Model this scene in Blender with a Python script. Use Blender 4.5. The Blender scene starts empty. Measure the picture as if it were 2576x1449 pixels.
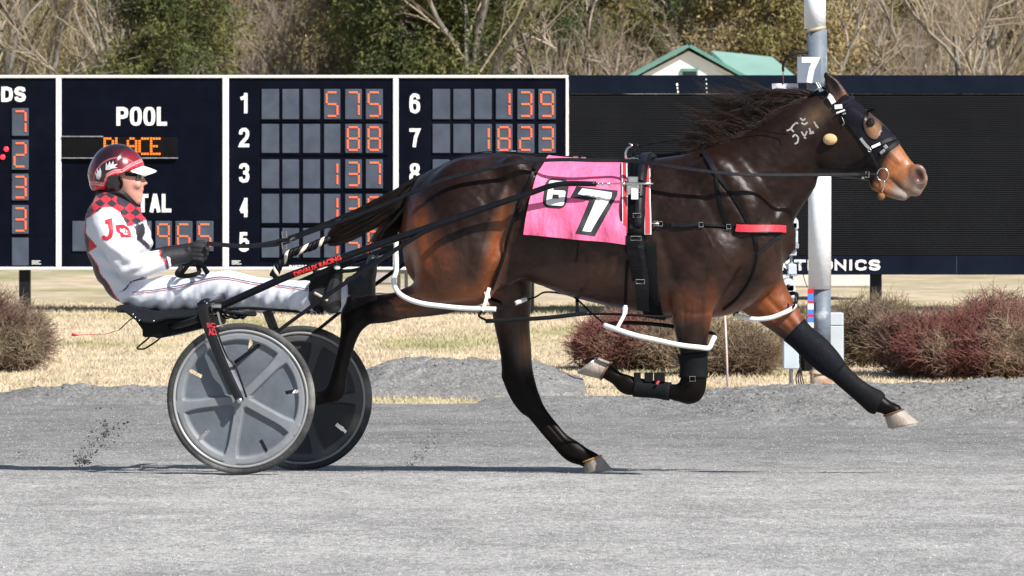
import bpy, bmesh, math, random
import numpy as np
import openvdb as vdb
from mathutils import Vector, Matrix
from mathutils.bvhtree import BVHTree

rnd = random.Random(11)
rng = np.random.default_rng(7)
sc = bpy.context.scene
COL = sc.collection

# ---------------------------------------------------------------- camera, world, sun, exposure
F, VH, HC, CY = 14700.0, 214.0, 1.8, -27.0        # focal length in units of a 2576-wide picture, horizon row, eye height, camera distance
cam_d = bpy.data.cameras.new('camera')
cam = bpy.data.objects.new('camera', cam_d); COL.objects.link(cam); sc.camera = cam
cam.location = (0, CY, HC); cam.rotation_euler = (math.radians(90), 0, 0)
cam_d.sensor_width = 36.0; cam_d.lens = F / 2576 * 36.0
cam_d.shift_y = (VH - 724.5) / 2576
cam_d.clip_start = 0.5; cam_d.clip_end = 3000
cam_d.dof.use_dof = True; cam_d.dof.focus_distance = 27.7; cam_d.dof.aperture_fstop = 18

SUN_DIR = Vector((0.56, -0.60, 0.80)).normalized()   # towards the sun
world = bpy.data.worlds.new('World'); sc.world = world; world.use_nodes = True
wn = world.node_tree; wn.nodes.clear()
sky = wn.nodes.new('ShaderNodeTexSky'); sky.sky_type = 'NISHITA'; sky.sun_disc = False
sky.sun_elevation = math.asin(SUN_DIR.z); sky.sun_rotation = math.atan2(SUN_DIR.x, SUN_DIR.y)
bg = wn.nodes.new('ShaderNodeBackground'); bg.inputs[1].default_value = 0.075
wo = wn.nodes.new('ShaderNodeOutputWorld')
wn.links.new(sky.outputs[0], bg.inputs[0]); wn.links.new(bg.outputs[0], wo.inputs[0])
sd = bpy.data.lights.new('sun', 'SUN'); sd.energy = 4.9; sd.angle = math.radians(0.55); sd.color = (1.0, 0.955, 0.89)
sun = bpy.data.objects.new('sun', sd); COL.objects.link(sun)
sun.rotation_euler = SUN_DIR.to_track_quat('Z', 'Y').to_euler(); sun.location = (12, -14, 20)
sc.view_settings.view_transform = 'Standard'; sc.view_settings.look = 'None'
sc.view_settings.gamma = 1; sc.view_settings.use_curve_mapping = False
sc.view_settings.exposure = 0.56
sc.cycles.max_bounces = 6; sc.cycles.transparent_max_bounces = 8; sc.cycles.use_denoising = True

# ---------------------------------------------------------------- measuring helpers
# photograph position (2576 x 1449) + a depth -> place in the world; used only to measure where things stand
def Wd(u, v, y):
    D = y - CY
    return np.array([(u - 1288) * D / F, y, HC - (v - VH) * D / F])
YAW = math.radians(10.0)
O0 = Wd(609, 1193, 0.0)
EX = np.array([math.cos(YAW), -math.sin(YAW), 0.0]); EY = np.array([math.sin(YAW), math.cos(YAW), 0.0]); EZ = np.array([0, 0, 1.0])
CAM = np.array([0, CY, HC])
def ray(u, v):
    return np.array([(u - 1288) / F, 1.0, -(v - VH) / F])
def Rg(u, v, lat):                       # rig coordinates (along, lateral, up) of a point at a lateral distance
    d = ray(u, v); t = (lat + np.dot(O0 - CAM, EY)) / np.dot(d, EY)
    p = CAM + t * d - O0
    return np.array([np.dot(p, EX), lat, p[2]])
def R2W(p):
    p = np.asarray(p, float)
    return O0 + p[..., 0:1] * EX + p[..., 1:2] * EY + p[..., 2:3] * EZ
def P(u, v, lat):
    return R2W(Rg(u, v, lat))
def pix(p):                              # world -> photograph position
    p = np.asarray(p, float); D = p[..., 1] - CY
    return 1288 + F * p[..., 0] / D, VH - F * (p[..., 2] - HC) / D
PX = 27.0 / F                            # metres per photo unit near the rig

def vnoise(p, s, seed=0):                # smooth value noise, 3-D, in -1..1
    q = np.asarray(p) * s + seed * 17.13
    i = np.floor(q).astype(np.int64); f = q - i; f = f * f * (3 - 2 * f)
    def h(a, b, c):
        n = (a * 374761393 + b * 668265263 + c * 2147483647 + seed * 1013) & 0x7fffffff
        n = ((n ^ (n >> 13)) * 1274126177) & 0x7fffffff
        return ((n ^ (n >> 16)) & 0xffff) / 32767.5 - 1
    r = 0
    for dx in (0, 1):
        for dy in (0, 1):
            for dz in (0, 1):
                w = (f[..., 0] if dx else 1 - f[..., 0]) * (f[..., 1] if dy else 1 - f[..., 1]) * (f[..., 2] if dz else 1 - f[..., 2])
                r = r + w * h(i[..., 0] + dx, i[..., 1] + dy, i[..., 2] + dz)
    return r

# ---------------------------------------------------------------- materials
MATS = {}
def mat(name, col, rough=0.6, var=0.12, scale=8.0, bump=0.0, bscale=40.0, metal=0.0, spec=0.5, vcol=None, emit=None, es=1.0, coat=0.0,
        col2=None, stretch=(1, 1, 1), bdist=0.01, sheen=0.0, c2amt=(0.45, 0.6), rvar=0.15, vspec=False):
    if name in MATS: return MATS[name]
    m = bpy.data.materials.new(name); m.use_nodes = True; nt = m.node_tree; N = nt.nodes; L = nt.links
    b = N['Principled BSDF']
    b.inputs['Metallic'].default_value = metal
    b.inputs['Specular IOR Level'].default_value = spec
    b.inputs['Coat Weight'].default_value = coat; b.inputs['Coat Roughness'].default_value = 0.12
    b.inputs['Sheen Weight'].default_value = sheen
    tc = N.new('ShaderNodeTexCoord'); mp = N.new('ShaderNodeMapping'); mp.inputs['Scale'].default_value = stretch
    L.new(tc.outputs['Object'], mp.inputs['Vector'])
    n1 = N.new('ShaderNodeTexNoise'); n1.inputs['Scale'].default_value = scale; n1.inputs['Detail'].default_value = 6; n1.inputs['Roughness'].default_value = 0.62
    L.new(mp.outputs[0], n1.inputs['Vector'])
    if vcol:
        at = N.new('ShaderNodeVertexColor'); at.layer_name = vcol; base = at.outputs['Color']
    else:
        rg = N.new('ShaderNodeRGB'); rg.outputs[0].default_value = (*col, 1); base = rg.outputs[0]
    if col2:
        n2 = N.new('ShaderNodeTexNoise'); n2.inputs['Scale'].default_value = scale * 0.37; n2.inputs['Detail'].default_value = 5
        L.new(mp.outputs[0], n2.inputs['Vector'])
        cr = N.new('ShaderNodeMapRange'); cr.inputs['From Min'].default_value = c2amt[0]; cr.inputs['From Max'].default_value = c2amt[1]
        L.new(n2.outputs['Fac'], cr.inputs['Value'])
        mx = N.new('ShaderNodeMix'); mx.data_type = 'RGBA'; mx.inputs[7].default_value = (*col2, 1)
        L.new(cr.outputs[0], mx.inputs[0]); L.new(base, mx.inputs[6]); base = mx.outputs[2]
    mr = N.new('ShaderNodeMapRange'); mr.inputs['From Min'].default_value = 0.25; mr.inputs['From Max'].default_value = 0.75
    mr.inputs['To Min'].default_value = 1 - var; mr.inputs['To Max'].default_value = 1 + var
    L.new(n1.outputs['Fac'], mr.inputs['Value'])
    vm = N.new('ShaderNodeVectorMath'); vm.operation = 'SCALE'; L.new(base, vm.inputs[0]); L.new(mr.outputs[0], vm.inputs['Scale'])
    L.new(vm.outputs[0], b.inputs['Base Color'])
    rr = N.new('ShaderNodeMapRange'); rr.inputs['From Min'].default_value = 0.3; rr.inputs['From Max'].default_value = 0.7
    rr.inputs['To Min'].default_value = max(0.02, rough - rvar * rough); rr.inputs['To Max'].default_value = min(1, rough + rvar * rough)
    L.new(n1.outputs['Fac'], rr.inputs['Value']); L.new(rr.outputs[0], b.inputs['Roughness'])
    if bump > 0:
        n3 = N.new('ShaderNodeTexNoise'); n3.inputs['Scale'].default_value = bscale; n3.inputs['Detail'].default_value = 5
        L.new(mp.outputs[0], n3.inputs['Vector'])
        bp = N.new('ShaderNodeBump'); bp.inputs['Strength'].default_value = bump; bp.inputs['Distance'].default_value = bdist
        L.new(n3.outputs['Fac'], bp.inputs['Height']); L.new(bp.outputs[0], b.inputs['Normal'])
    if vspec:
        bw = N.new('ShaderNodeRGBToBW'); L.new(base, bw.inputs[0]); sr = N.new('ShaderNodeMapRange'); sr.inputs['From Min'].default_value = 0.004; sr.inputs['From Max'].default_value = 0.016; sr.inputs['To Min'].default_value = spec * .22; sr.inputs['To Max'].default_value = spec
        L.new(bw.outputs[0], sr.inputs['Value']); L.new(sr.outputs[0], b.inputs['Specular IOR Level'])
    if emit:
        b.inputs['Emission Color'].default_value = (*emit, 1); b.inputs['Emission Strength'].default_value = es
    MATS[name] = m
    return m

# ---------------------------------------------------------------- mesh building
class MB:
    def __init__(s): s.v = []; s.f = []; s.n = 0; s.mi = []; s.cur = 0
    def add(s, v, f):
        v = np.asarray(v, float).reshape(-1, 3)
        s.v.append(v)
        for q in f: s.f.append(tuple(int(i) + s.n for i in q)); s.mi.append(s.cur)
        s.n += len(v); return s
    def box(s, c, h, R=None, bev=0.0):
        c = np.asarray(c, float); h = np.asarray(h, float)
        if bev > 0:
            b = min(bev, 0.45 * min(h)); vs = []
            for sx in (-1, 1):
                for sy in (-1, 1):
                    for sz in (-1, 1):
                        vs += [(sx * h[0], sy * (h[1] - b), sz * (h[2] - b)), (sx * (h[0] - b), sy * h[1], sz * (h[2] - b)), (sx * (h[0] - b), sy * (h[1] - b), sz * h[2])]
            bm = bmesh.new(); bv = [bm.verts.new(x) for x in vs]
            r = bmesh.ops.convex_hull(bm, input=bv); bmesh.ops.dissolve_limit(bm, angle_limit=0.01, verts=bm.verts, edges=bm.edges)
            bm.verts.index_update()
            V = np.array([x.co[:] for x in bm.verts]); Fs = [[x.index for x in f.verts] for f in bm.faces]; bm.free()
        else:
            V = np.array([(sx * h[0], sy * h[1], sz * h[2]) for sx in (-1, 1) for sy in (-1, 1) for sz in (-1, 1)])
            Fs = [(0, 1, 3, 2), (4, 6, 7, 5), (0, 4, 5, 1), (2, 3, 7, 6), (0, 2, 6, 4), (1, 5, 7, 3)]
        if R is not None: V = V @ np.asarray(R).T
        return s.add(V + c, Fs)
    def tube(s, pts, rad, n=8, cap=True, flat=None):
        pts = np.asarray(pts, float); m = len(pts); rad = np.broadcast_to(np.asarray(rad, float), (m,)) if np.ndim(rad) < 2 else np.asarray(rad, float)
        T = np.gradient(pts, axis=0); T /= np.linalg.norm(T, axis=1)[:, None] + 1e-12
        up = np.array([0, 0, 1.0]) if abs(T[0][2]) < 0.9 else np.array([0, 1.0, 0])
        if flat is not None: up = np.asarray(flat, float)
        V = []
        a = np.arange(n) * 2 * math.pi / n
        A = up - T[0] * np.dot(up, T[0]); A /= np.linalg.norm(A) + 1e-12
        for i in range(m):
            A = A - T[i] * np.dot(A, T[i]); A /= np.linalg.norm(A) + 1e-12
            B = np.cross(T[i], A)
            ra, rb = (rad[i], rad[i]) if rad.ndim == 1 else rad[i]
            V.append(pts[i] + np.cos(a)[:, None] * A * ra + np.sin(a)[:, None] * B * rb)
        V = np.concatenate(V); Fs = []
        for i in range(m - 1):
            for j in range(n):
                k = (j + 1) % n
                Fs.append((i * n + j, i * n + k, (i + 1) * n + k, (i + 1) * n + j))
        if cap:
            Fs.append(tuple(range(n))[::-1]); Fs.append(tuple((m - 1) * n + j for j in range(n)))
        return s.add(V, Fs)
    def strap(s, pts, width, thick, normals):        # flat band with real thickness lying along pts
        pts = np.asarray(pts, float); N = np.asarray(normals, float); N = np.broadcast_to(N, pts.shape)
        T = np.gradient(pts, axis=0); T /= np.linalg.norm(T, axis=1)[:, None] + 1e-12
        S = np.cross(T, N); S /= np.linalg.norm(S, axis=1)[:, None] + 1e-12
        Nn = np.cross(S, T)
        w = np.broadcast_to(np.asarray(width, float), (len(pts),))[:, None] / 2
        V = np.stack([pts - S * w, pts + S * w, pts + S * w * 0.92 + Nn * thick, pts - S * w * 0.92 + Nn * thick], 1).reshape(-1, 3)
        Fs = []
        for i in range(len(pts) - 1):
            for j in range(4):
                k = (j + 1) % 4; Fs.append((i * 4 + j, i * 4 + k, i * 4 + 4 + k, i * 4 + 4 + j))
        Fs += [(3, 2, 1, 0), tuple((len(pts) - 1) * 4 + j for j in range(4))]
        return s.add(V, Fs)
    def ball(s, c, r, R=None, nu=14, nv=9):
        r = np.broadcast_to(np.asarray(r, float), (3,)); V = [(0, 0, 1)]
        for i in range(1, nv):
            th = math.pi * i / nv
            for j in range(nu):
                ph = 2 * math.pi * j / nu; V.append((math.sin(th) * math.cos(ph), math.sin(th) * math.sin(ph), math.cos(th)))
        V.append((0, 0, -1)); V = np.array(V) * r
        Fs = [(0, 1 + j, 1 + (j + 1) % nu) for j in range(nu)]
        for i in range(nv - 2):
            for j in range(nu):
                a = 1 + i * nu; k = (j + 1) % nu; Fs.append((a + j, a + nu + j, a + nu + k, a + k))
        e = len(V) - 1; a = 1 + (nv - 2) * nu
        Fs += [(a + j, e, a + (j + 1) % nu) for j in range(nu)]
        if R is not None: V = V @ np.asarray(R).T
        return s.add(V + np.asarray(c), Fs)
    def torus(s, c, R, r, A, B, n=24, m=6, a0=0, a1=2 * math.pi):
        full = abs(a1 - a0 - 2 * math.pi) < 1e-6
        t = np.linspace(a0, a1, n + (0 if full else 1), endpoint=not full)
        Rr = (R, R) if np.ndim(R) == 0 else R
        pts = np.asarray(c) + np.cos(t)[:, None] * np.asarray(A) * Rr[0] + np.sin(t)[:, None] * np.asarray(B) * Rr[1]
        if full: pts = np.concatenate([pts, pts[:2]])
        return s.tube(pts, r, m, cap=not full)
    def prism(s, poly, A, B, C, o, depth):           # polygon in plane A,B extruded along C
        n = len(poly); o = np.asarray(o, float)
        V = [o + p[0] * A + p[1] * B for p in poly] + [o + p[0] * A + p[1] * B + C * depth for p in poly]
        Fs = [tuple(range(n))[::-1], tuple(range(n, 2 * n))] + [(i, (i + 1) % n, n + (i + 1) % n, n + i) for i in range(n)]
        return s.add(V, Fs)
    def grid(s, G):                                   # G[i][j] -> point
        G = np.asarray(G, float); a, b = G.shape[:2]
        Fs = [(i * b + j, i * b + j + 1, (i + 1) * b + j + 1, (i + 1) * b + j) for i in range(a - 1) for j in range(b - 1)]
        return s.add(G.reshape(-1, 3), Fs)
    def verts(s): return np.concatenate(s.v) if s.v else np.zeros((0, 3))
    def build(s, name, m, parent=None, smooth=False, cols=None, fixn=False):
        return mk(name, s.verts(), s.f, m, parent, smooth, cols, s.mi if isinstance(m, (list, tuple)) else None, fixn)

def mk(name, V, Fs, m, parent=None, smooth=False, cols=None, mi=None, fixn=False):
    V = np.asarray(V, float)
    if parent is not None:
        q = parent; off = np.zeros(3)
        while q is not None: off += np.array(q.location); q = q.parent
    else:
        off = np.array([(V[:, 0].min() + V[:, 0].max()) / 2, (V[:, 1].min() + V[:, 1].max()) / 2, V[:, 2].min()])
    me = bpy.data.meshes.new(name)
    if isinstance(Fs, np.ndarray):
        nf, k = Fs.shape
        me.vertices.add(len(V)); me.vertices.foreach_set('co', (V - off).astype(np.float32).ravel())
        me.loops.add(nf * k); me.loops.foreach_set('vertex_index', Fs.astype(np.int32).ravel())
        me.polygons.add(nf); me.polygons.foreach_set('loop_start', np.arange(0, nf * k, k, dtype=np.int32))
        me.update(calc_edges=True)
    else:
        me.from_pydata((V - off).tolist(), [], Fs)
    if fixn:
        bm = bmesh.new(); bm.from_mesh(me); bmesh.ops.recalc_face_normals(bm, faces=bm.faces); bm.to_mesh(me); bm.free()
    for x in (m if isinstance(m, (list, tuple)) else [m]): me.materials.append(x)
    if mi is not None and len(mi) == len(me.polygons): me.polygons.foreach_set('material_index', np.array(mi, dtype=np.int32))
    if smooth: me.polygons.foreach_set('use_smooth', np.ones(len(me.polygons), dtype=bool))
    if cols is not None:
        at = me.color_attributes.new('tint', 'FLOAT_COLOR', 'POINT')
        c = np.ones((len(V), 4), np.float32); c[:, :3] = cols; at.data.foreach_set('color', c.ravel())
    o = bpy.data.objects.new(name, me); COL.objects.link(o)
    if parent is not None: o.parent = parent
    else: o.location = off
    return o

def tag(o, label=None, cat=None, group=None, kind=None):
    if label: o['label'] = label
    if cat: o['category'] = cat
    if group: o['group'] = group
    if kind: o['kind'] = kind
    return o
def thing(name, label, cat, loc, group=None):
    o = bpy.data.objects.new(name, None); COL.objects.link(o); o.location = Vector([float(x) for x in loc])
    o.empty_display_size = 0.1
    return tag(o, label, cat, group)

# smooth path through control points
def cr(pts, n=6):
    p = np.asarray(pts, float)
    if len(p) < 3: 
        t = np.linspace(0, 1, n + 1)[:, None]; return p[0] * (1 - t) + p[-1] * t
    q = np.concatenate([[2 * p[0] - p[1]], p, [2 * p[-1] - p[-2]]]); out = []
    for i in range(1, len(q) - 2):
        for k in range(n):
            t = k / n
            out.append(0.5 * ((2 * q[i]) + (-q[i - 1] + q[i + 1]) * t + (2 * q[i - 1] - 5 * q[i] + 4 * q[i + 1] - q[i + 2]) * t * t + (-q[i - 1] + 3 * q[i] - 3 * q[i + 1] + q[i + 2]) * t ** 3))
    out.append(p[-1]); return np.array(out)
def PP(path, n=5):                       # [(u, v, lat), ...] -> smooth world path
    return cr([P(*q) for q in path], n)

# ---------------------------------------------------------------- organic bodies: blended tapered volumes -> one skin
class Body:
    def __init__(s, lo, hi, h):
        s.h = h; s.lo = np.asarray(lo, float); s.ax = [np.arange(lo[i], hi[i], h, dtype=np.float32) for i in range(3)]
        s.D = np.full([len(a) for a in s.ax], 0.2, np.float32)
    def sl(s, lo, hi):
        r = []
        for i in range(3):
            a = max(0, int((lo[i] - s.lo[i]) / s.h)); b = min(len(s.ax[i]), int((hi[i] - s.lo[i]) / s.h) + 2); r.append(slice(a, max(a + 1, b)))
        return tuple(r)
    def fld(s, sl): return s.ax[0][sl[0]][:, None, None], s.ax[1][sl[1]][None, :, None], s.ax[2][sl[2]][None, None, :]
    def seg(s, X, Y, Z, a, b):
        x0, y0, z0, r0, w0 = a; x1, y1, z1, r1, w1 = b
        dx, dz = x1 - x0, z1 - z0; L2 = dx * dx + dz * dz + 1e-9
        t = np.clip(((X - x0) * dx + (Z - z0) * dz) / L2, 0, 1)
        px = X - (x0 + t * dx); pz = Z - (z0 + t * dz); r = r0 + t * (r1 - r0); w = w0 + t * (w1 - w0)
        pr = np.sqrt(px * px + pz * pz); py = Y - (y0 + t * (y1 - y0))
        A = pr / r; B = py / w; q = np.sqrt(A * A + B * B) + 1e-6
        g = np.sqrt((A / r) ** 2 + (B / w) ** 2) / q + 1e-6
        return np.maximum((q - 1) / g, -np.minimum(r, w))
    def chain(s, nodes, k=0.02, sub=4, carve=False):   # nodes: (x, y, z, r_inplane, r_lateral)
        n = cr(nodes, sub) if len(nodes) > 2 else np.asarray(nodes, float)
        if len(n) == 1: n = np.concatenate([n, n + [1e-4, 0, 0, 0, 0]])
        m = max(n[:, 3].max(), n[:, 4].max()) + 2 * k + 0.03
        S = s.sl(n[:, :3].min(0) - m, n[:, :3].max(0) + m); X, Y, Z = s.fld(S); d = None
        for i in range(len(n) - 1):
            e = s.seg(X, Y, Z, n[i], n[i + 1]); d = e if d is None else np.minimum(d, e)
        if carve: s.sub(d, S, k)
        else: s.mix(d, S, k)
    def mix(s, d, S, k):
        a = s.D[S]; h = np.clip(0.5 + 0.5 * (a - d) / k, 0, 1); s.D[S] = a * (1 - h) + d * h - k * h * (1 - h)
    def sub(s, d, S, k):
        a = s.D[S]; b = -d; h = np.clip(0.5 - 0.5 * (a - b) / k, 0, 1); s.D[S] = a * (1 - h) + b * h + k * h * (1 - h)
    def loft(s, st, k=0.03, p=2.0, n=6):       # stations along x: (x, ztop, zbot, halfwidth, ycentre)
        st = cr(st, n); st = st[np.argsort(st[:, 0])]
        w = st[:, 3].max()
        S = s.sl((st[0, 0] - .05, st[:, 4].min() - w - .08, st[:, 2].min() - .08), (st[-1, 0] + .05, st[:, 4].max() + w + .08, st[:, 1].max() + .08))
        X, Y, Z = s.fld(S); xs = np.clip(X, st[0, 0], st[-1, 0])
        top = np.interp(xs, st[:, 0], st[:, 1]); bot = np.interp(xs, st[:, 0], st[:, 2]); hw = np.interp(xs, st[:, 0], st[:, 3]); yc = np.interp(xs, st[:, 0], st[:, 4])
        hh = np.maximum((top - bot) / 2, .004); hw = np.maximum(hw, .004)
        A = np.abs((Z - (top + bot) / 2) / hh); B = np.abs((Y - yc) / hw); q = (A ** p + B ** p) ** (1 / p) + 1e-6
        g = np.sqrt((A / hh) ** 2 + (B / hw) ** 2) / q + 1e-6
        d = np.maximum((q - 1) / g, -np.minimum(hh, hw)); d = np.sqrt(np.maximum(d, 0) ** 2 + (X - xs) ** 2) + np.minimum(d, 0)
        s.mix(d.astype(np.float32), S, k)
    def skin(s, smooth=1):
        D = s.D
        for _ in range(smooth):
            for ax in range(3):
                E = D.copy(); sl = [slice(None)] * 3; a = list(sl); b = list(sl); c = list(sl)
                a[ax] = slice(0, -2); b[ax] = slice(1, -1); c[ax] = slice(2, None)
                E[tuple(b)] = 0.25 * D[tuple(a)] + 0.5 * D[tuple(b)] + 0.25 * D[tuple(c)]; D = E
        g = vdb.FloatGrid(0.2); g.copyFromArray(D); v, q = g.convertToQuads(isovalue=0.0)
        return v.astype(float) * s.h + s.lo, np.asarray(q)[:, ::-1].copy()
def node(u, v, lat, rpx, w, sc_=1.0):
    p = Rg(u, v, lat); return (p[0], p[1], p[2], rpx * PX * 1.025 * sc_, w)

def bvh_of(V, Fs): return BVHTree.FromPolygons([tuple(x) for x in V], [tuple(int(i) for i in f) for f in Fs])
def hit(bvh, u, v, off=0.004):           # nearest surface seen at that place of the picture, lifted a little
    d = Vector(ray(u, v)).normalized(); h = bvh.ray_cast(Vector(CAM), d)
    if h[0] is None: return None, None
    n = h[1]
    if n.dot(d) > 0: n = -n
    return np.array(h[0] + n * off), np.array(n)
def lathit(bvh, xr, z, side=-1, off=0.004, y0=0.6):    # cast sideways onto the body
    o = R2W((xr, y0 + side * 1.5, z)); d = Vector(-side * EY); h = bvh.ray_cast(Vector(o), d)
    if h[0] is None: return None, None
    n = h[1]
    if n.dot(d) > 0: n = -n
    return np.array(h[0] + n * off), np.array(n)

# ---------------------------------------------------------------- lettering
def glyphs(body, size=1.0, bold=0.0, sx=1.0, align='LEFT', space=1.0, slant=0.0):
    c = bpy.data.curves.new('lettering_curve', 'FONT'); c.body = body; c.size = size; c.offset = bold; c.align_x = align; c.space_character = space
    c.fill_mode = 'FRONT'; c.resolution_u = 4; c.shear = slant
    o = bpy.data.objects.new('lettering_curve', c); COL.objects.link(o)
    dg = bpy.context.evaluated_depsgraph_get(); me = o.evaluated_get(dg).to_mesh()
    V = np.array([x.co[:] for x in me.vertices]).reshape(-1, 3); Fs = [tuple(p.vertices) for p in me.polygons]
    o.evaluated_get(dg).to_mesh_clear(); bpy.data.objects.remove(o); bpy.data.curves.remove(c)
    V = V.copy(); V[:, 0] *= sx
    return V[:, :2], Fs
def fit(V, x0, x1, y0, y1):              # stretch glyphs to a box
    a, b = V.min(0), V.max(0); W = (V - a) / (b - a + 1e-9)
    return np.stack([x0 + W[:, 0] * (x1 - x0), y0 + W[:, 1] * (y1 - y0)], 1)
def refine(V, Fs, maxlen):
    bm = bmesh.new(); bv = [bm.verts.new((x[0], x[1], 0)) for x in V]; bm.verts.ensure_lookup_table()
    for f in Fs:
        try: bm.faces.new([bv[i] for i in f])
        except ValueError: pass
    bm.normal_update(); bmesh.ops.triangulate(bm, faces=bm.faces)
    for _ in range(5):
        e = [x for x in bm.edges if x.calc_length() > maxlen]
        if not e: break
        bmesh.ops.subdivide_edges(bm, edges=e, cuts=1); bmesh.ops.triangulate(bm, faces=[f for f in bm.faces if len(f.verts) > 3])
    bm.verts.index_update(); V = np.array([x.co[:2] for x in bm.verts]); Fs = [tuple(x.index for x in f.verts) for f in bm.faces]; bm.free()
    return V, Fs
def drape(mb, V, Fs, bvh, off=0.0015, maxlen=12):  # flat print laid on a surface; V in photograph units
    V, Fs = refine(V, Fs, maxlen); out = []; ok = []
    for q in V:
        p, n = hit(bvh, q[0], q[1], off); out.append(p if p is not None else np.zeros(3)); ok.append(p is not None)
    mb.add(out, [f for f in Fs if all(ok[i] for i in f)])

# block capitals and figures drawn as broad strokes
STR = {'P': [[(0,0),(0,1)],[(0,1),(.6,1),(.92,.93),(1,.73),(.92,.53),(.6,.46),(0,.46)]], 'L': [[(0,1),(0,0),(1,0)]], 'T': [[(0,1),(1,1)],[(.5,1),(.5,0)]],
 'A': [[(0,0),(.5,1)],[(.5,1),(1,0)],[(.18,.28),(.82,.28)]], 'D': [[(0,0),(0,1),(.5,1),(.88,.9),(1,.65),(1,.35),(.88,.1),(.5,0),(.2,0)]],
 'S': [[(1,.74),(.9,.94),(.6,1),(.3,1),(.06,.9),(0,.74),(.1,.6),(.9,.42),(1,.26),(.92,.08),(.65,0),(.35,0),(.08,.08),(0,.28)]],
 'C': [[(1,.7),(.92,.92),(.65,1),(.35,1),(.08,.9),(0,.7),(0,.3),(.08,.1),(.35,0),(.65,0),(.92,.08),(1,.3)]], 'K': [[(0,0),(0,1)],[(1,1),(.1,.5),(1,0)]], 'I': [[(.5,0),(.5,1)]],
 'N': [[(0,0),(0,1),(1,0),(1,1)]], 'R': [[(0,0),(0,1),(.7,1),(1,.9),(1,.58),(.7,.46),(0,.46)],[(.55,.46),(1,0)]],
 'O': [[(.5,1),(.2,.95),(.02,.78),(0,.5),(.02,.22),(.2,.05),(.5,0),(.8,.05),(.98,.22),(1,.5),(.98,.78),(.8,.95),(.5,1),(.3,.98)]],
 '1': [[(0,.76),(.55,.84),(.75,1)],[(.75,1),(.75,0)]], '2': [[(0,.7),(.06,.9),(.3,1),(.7,1),(.96,.88),(1,.7),(.85,.48),(.1,.12),(0,0),(1,0)]],
 '3': [[(0,.78),(.1,.95),(.35,1),(.7,1),(.95,.9),(.97,.7),(.8,.55),(.4,.52)],[(.4,.52),(.82,.5),(1,.36),(1,.16),(.85,.02),(.6,0),(.3,0),(.08,.06),(0,.24)]],
 '4': [[(.74,0),(.74,1)],[(.66,.92),(.06,.27)],[(0,.26),(1,.26)]], '5': [[(.95,1),(.12,1),(.04,.5),(.3,.62),(.7,.62),(.95,.5),(1,.3),(.93,.08),(.65,0),(.3,0),(.06,.07),(0,.24)]],
 '6': [[(.97,.76),(.88,.94),(.6,1),(.35,1),(.08,.88),(0,.6),(0,.3),(.1,.07),(.4,0),(.65,0),(.93,.1),(1,.3),(.92,.5),(.65,.6),(.35,.6),(.2,.54)]],
 '7': [[(0,1),(1,1),(.62,.55),(.4,0)]], '8': [[(.5,1),(.18,.96),(.05,.78),(.16,.58),(.5,.53),(.84,.58),(.95,.78),(.82,.96),(.5,1),(.3,.98)],[(.5,.53),(.12,.46),(0,.26),(.12,.05),(.5,0),(.88,.05),(1,.26),(.88,.46),(.5,.53),(.3,.51)]]}
def strip2(p, w):
    p = np.asarray(p, float); d = np.diff(p, axis=0); d /= np.linalg.norm(d, axis=1)[:, None] + 1e-9; n = np.stack([-d[:, 1], d[:, 0]], 1); L = []
    for i in range(len(p)):
        if i == 0: m = n[0]
        elif i == len(p) - 1: m = n[-1]
        else:
            m = n[i - 1] + n[i]; m /= np.linalg.norm(m) + 1e-9; m = m / max(.5, np.dot(m, n[i]))
        L += [p[i] - m * w / 2, p[i] + m * w / 2]
    return np.array(L), [(2 * i, 2 * i + 2, 2 * i + 3, 2 * i + 1) for i in range(len(p) - 1)]
def block_text(s, x0, ytop, x1, ybot, th, gap=.22, wide={}):      # -> list of flat strokes (V2, faces) in picture units
    ws = [wide.get(c, .45 if c in 'I' else .62 if c == '1' and len(s) > 1 else 1.0) for c in s]; U = (x1 - x0) / (sum(ws) + gap * (len(s) - 1)); out = []; x = x0
    for c, w in zip(s, ws):
        cw = w * U
        if c in '8O':
            rings = [(.5, .5, 1.0, 1.0)] if c == 'O' else [(.5, .765, .90, .47), (.5, .27, 1.0, .54)]
            for cx, cy, rw, rh in rings:
                a = np.arange(33) * 2 * math.pi / 32; e = .72 if c == 'O' else .8; sx_ = np.sign(np.cos(a)) * np.abs(np.cos(a)) ** e; sy_ = np.sign(np.sin(a)) * np.abs(np.sin(a)) ** e
                H_ = ybot - ytop; ox, oy_ = x + cx * cw, ybot - cy * H_; ax, ay = rw * cw / 2, rh * H_ / 2 + (1.2 if c == '8' else 0)
                O_ = np.stack([ox + sx_ * ax, oy_ + sy_ * ay], 1); I_ = np.stack([ox + sx_ * (ax - th), oy_ + sy_ * max(ay - th * .8, 2)], 1)
                out.append((np.stack([O_, I_], 1).reshape(-1, 2), [(2 * i, 2 * i + 2, 2 * i + 3, 2 * i + 1) for i in range(32)]))
            x += cw + gap * U; continue
        for st in STR[c]:
            P2 = [(x + th / 2 + a * (cw - th), ybot - th / 2 - b * (ybot - ytop - th)) for a, b in st]
            for e, f in ((0, 1), (-1, -2)):
                if st[e][1] in (0, 1) and abs(st[e][1] - st[f][1]) > .25 and not (c == 'D' and e == -1): P2[e] = (P2[e][0], P2[e][1] + (th / 2 if st[e][1] == 0 else -th / 2))
            if c in 'LTZ7' or (c == '2' and st[-1][1] == 0):
                for e, f in ((0, 1), (-1, -2)):
                    if abs(P2[e][1] - P2[f][1]) < .01: P2[e] = (P2[e][0] + math.copysign(th / 2, P2[e][0] - P2[f][0]), P2[e][1])
            out.append(strip2(P2, th))
        x += cw + gap * U
    return out
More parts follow.
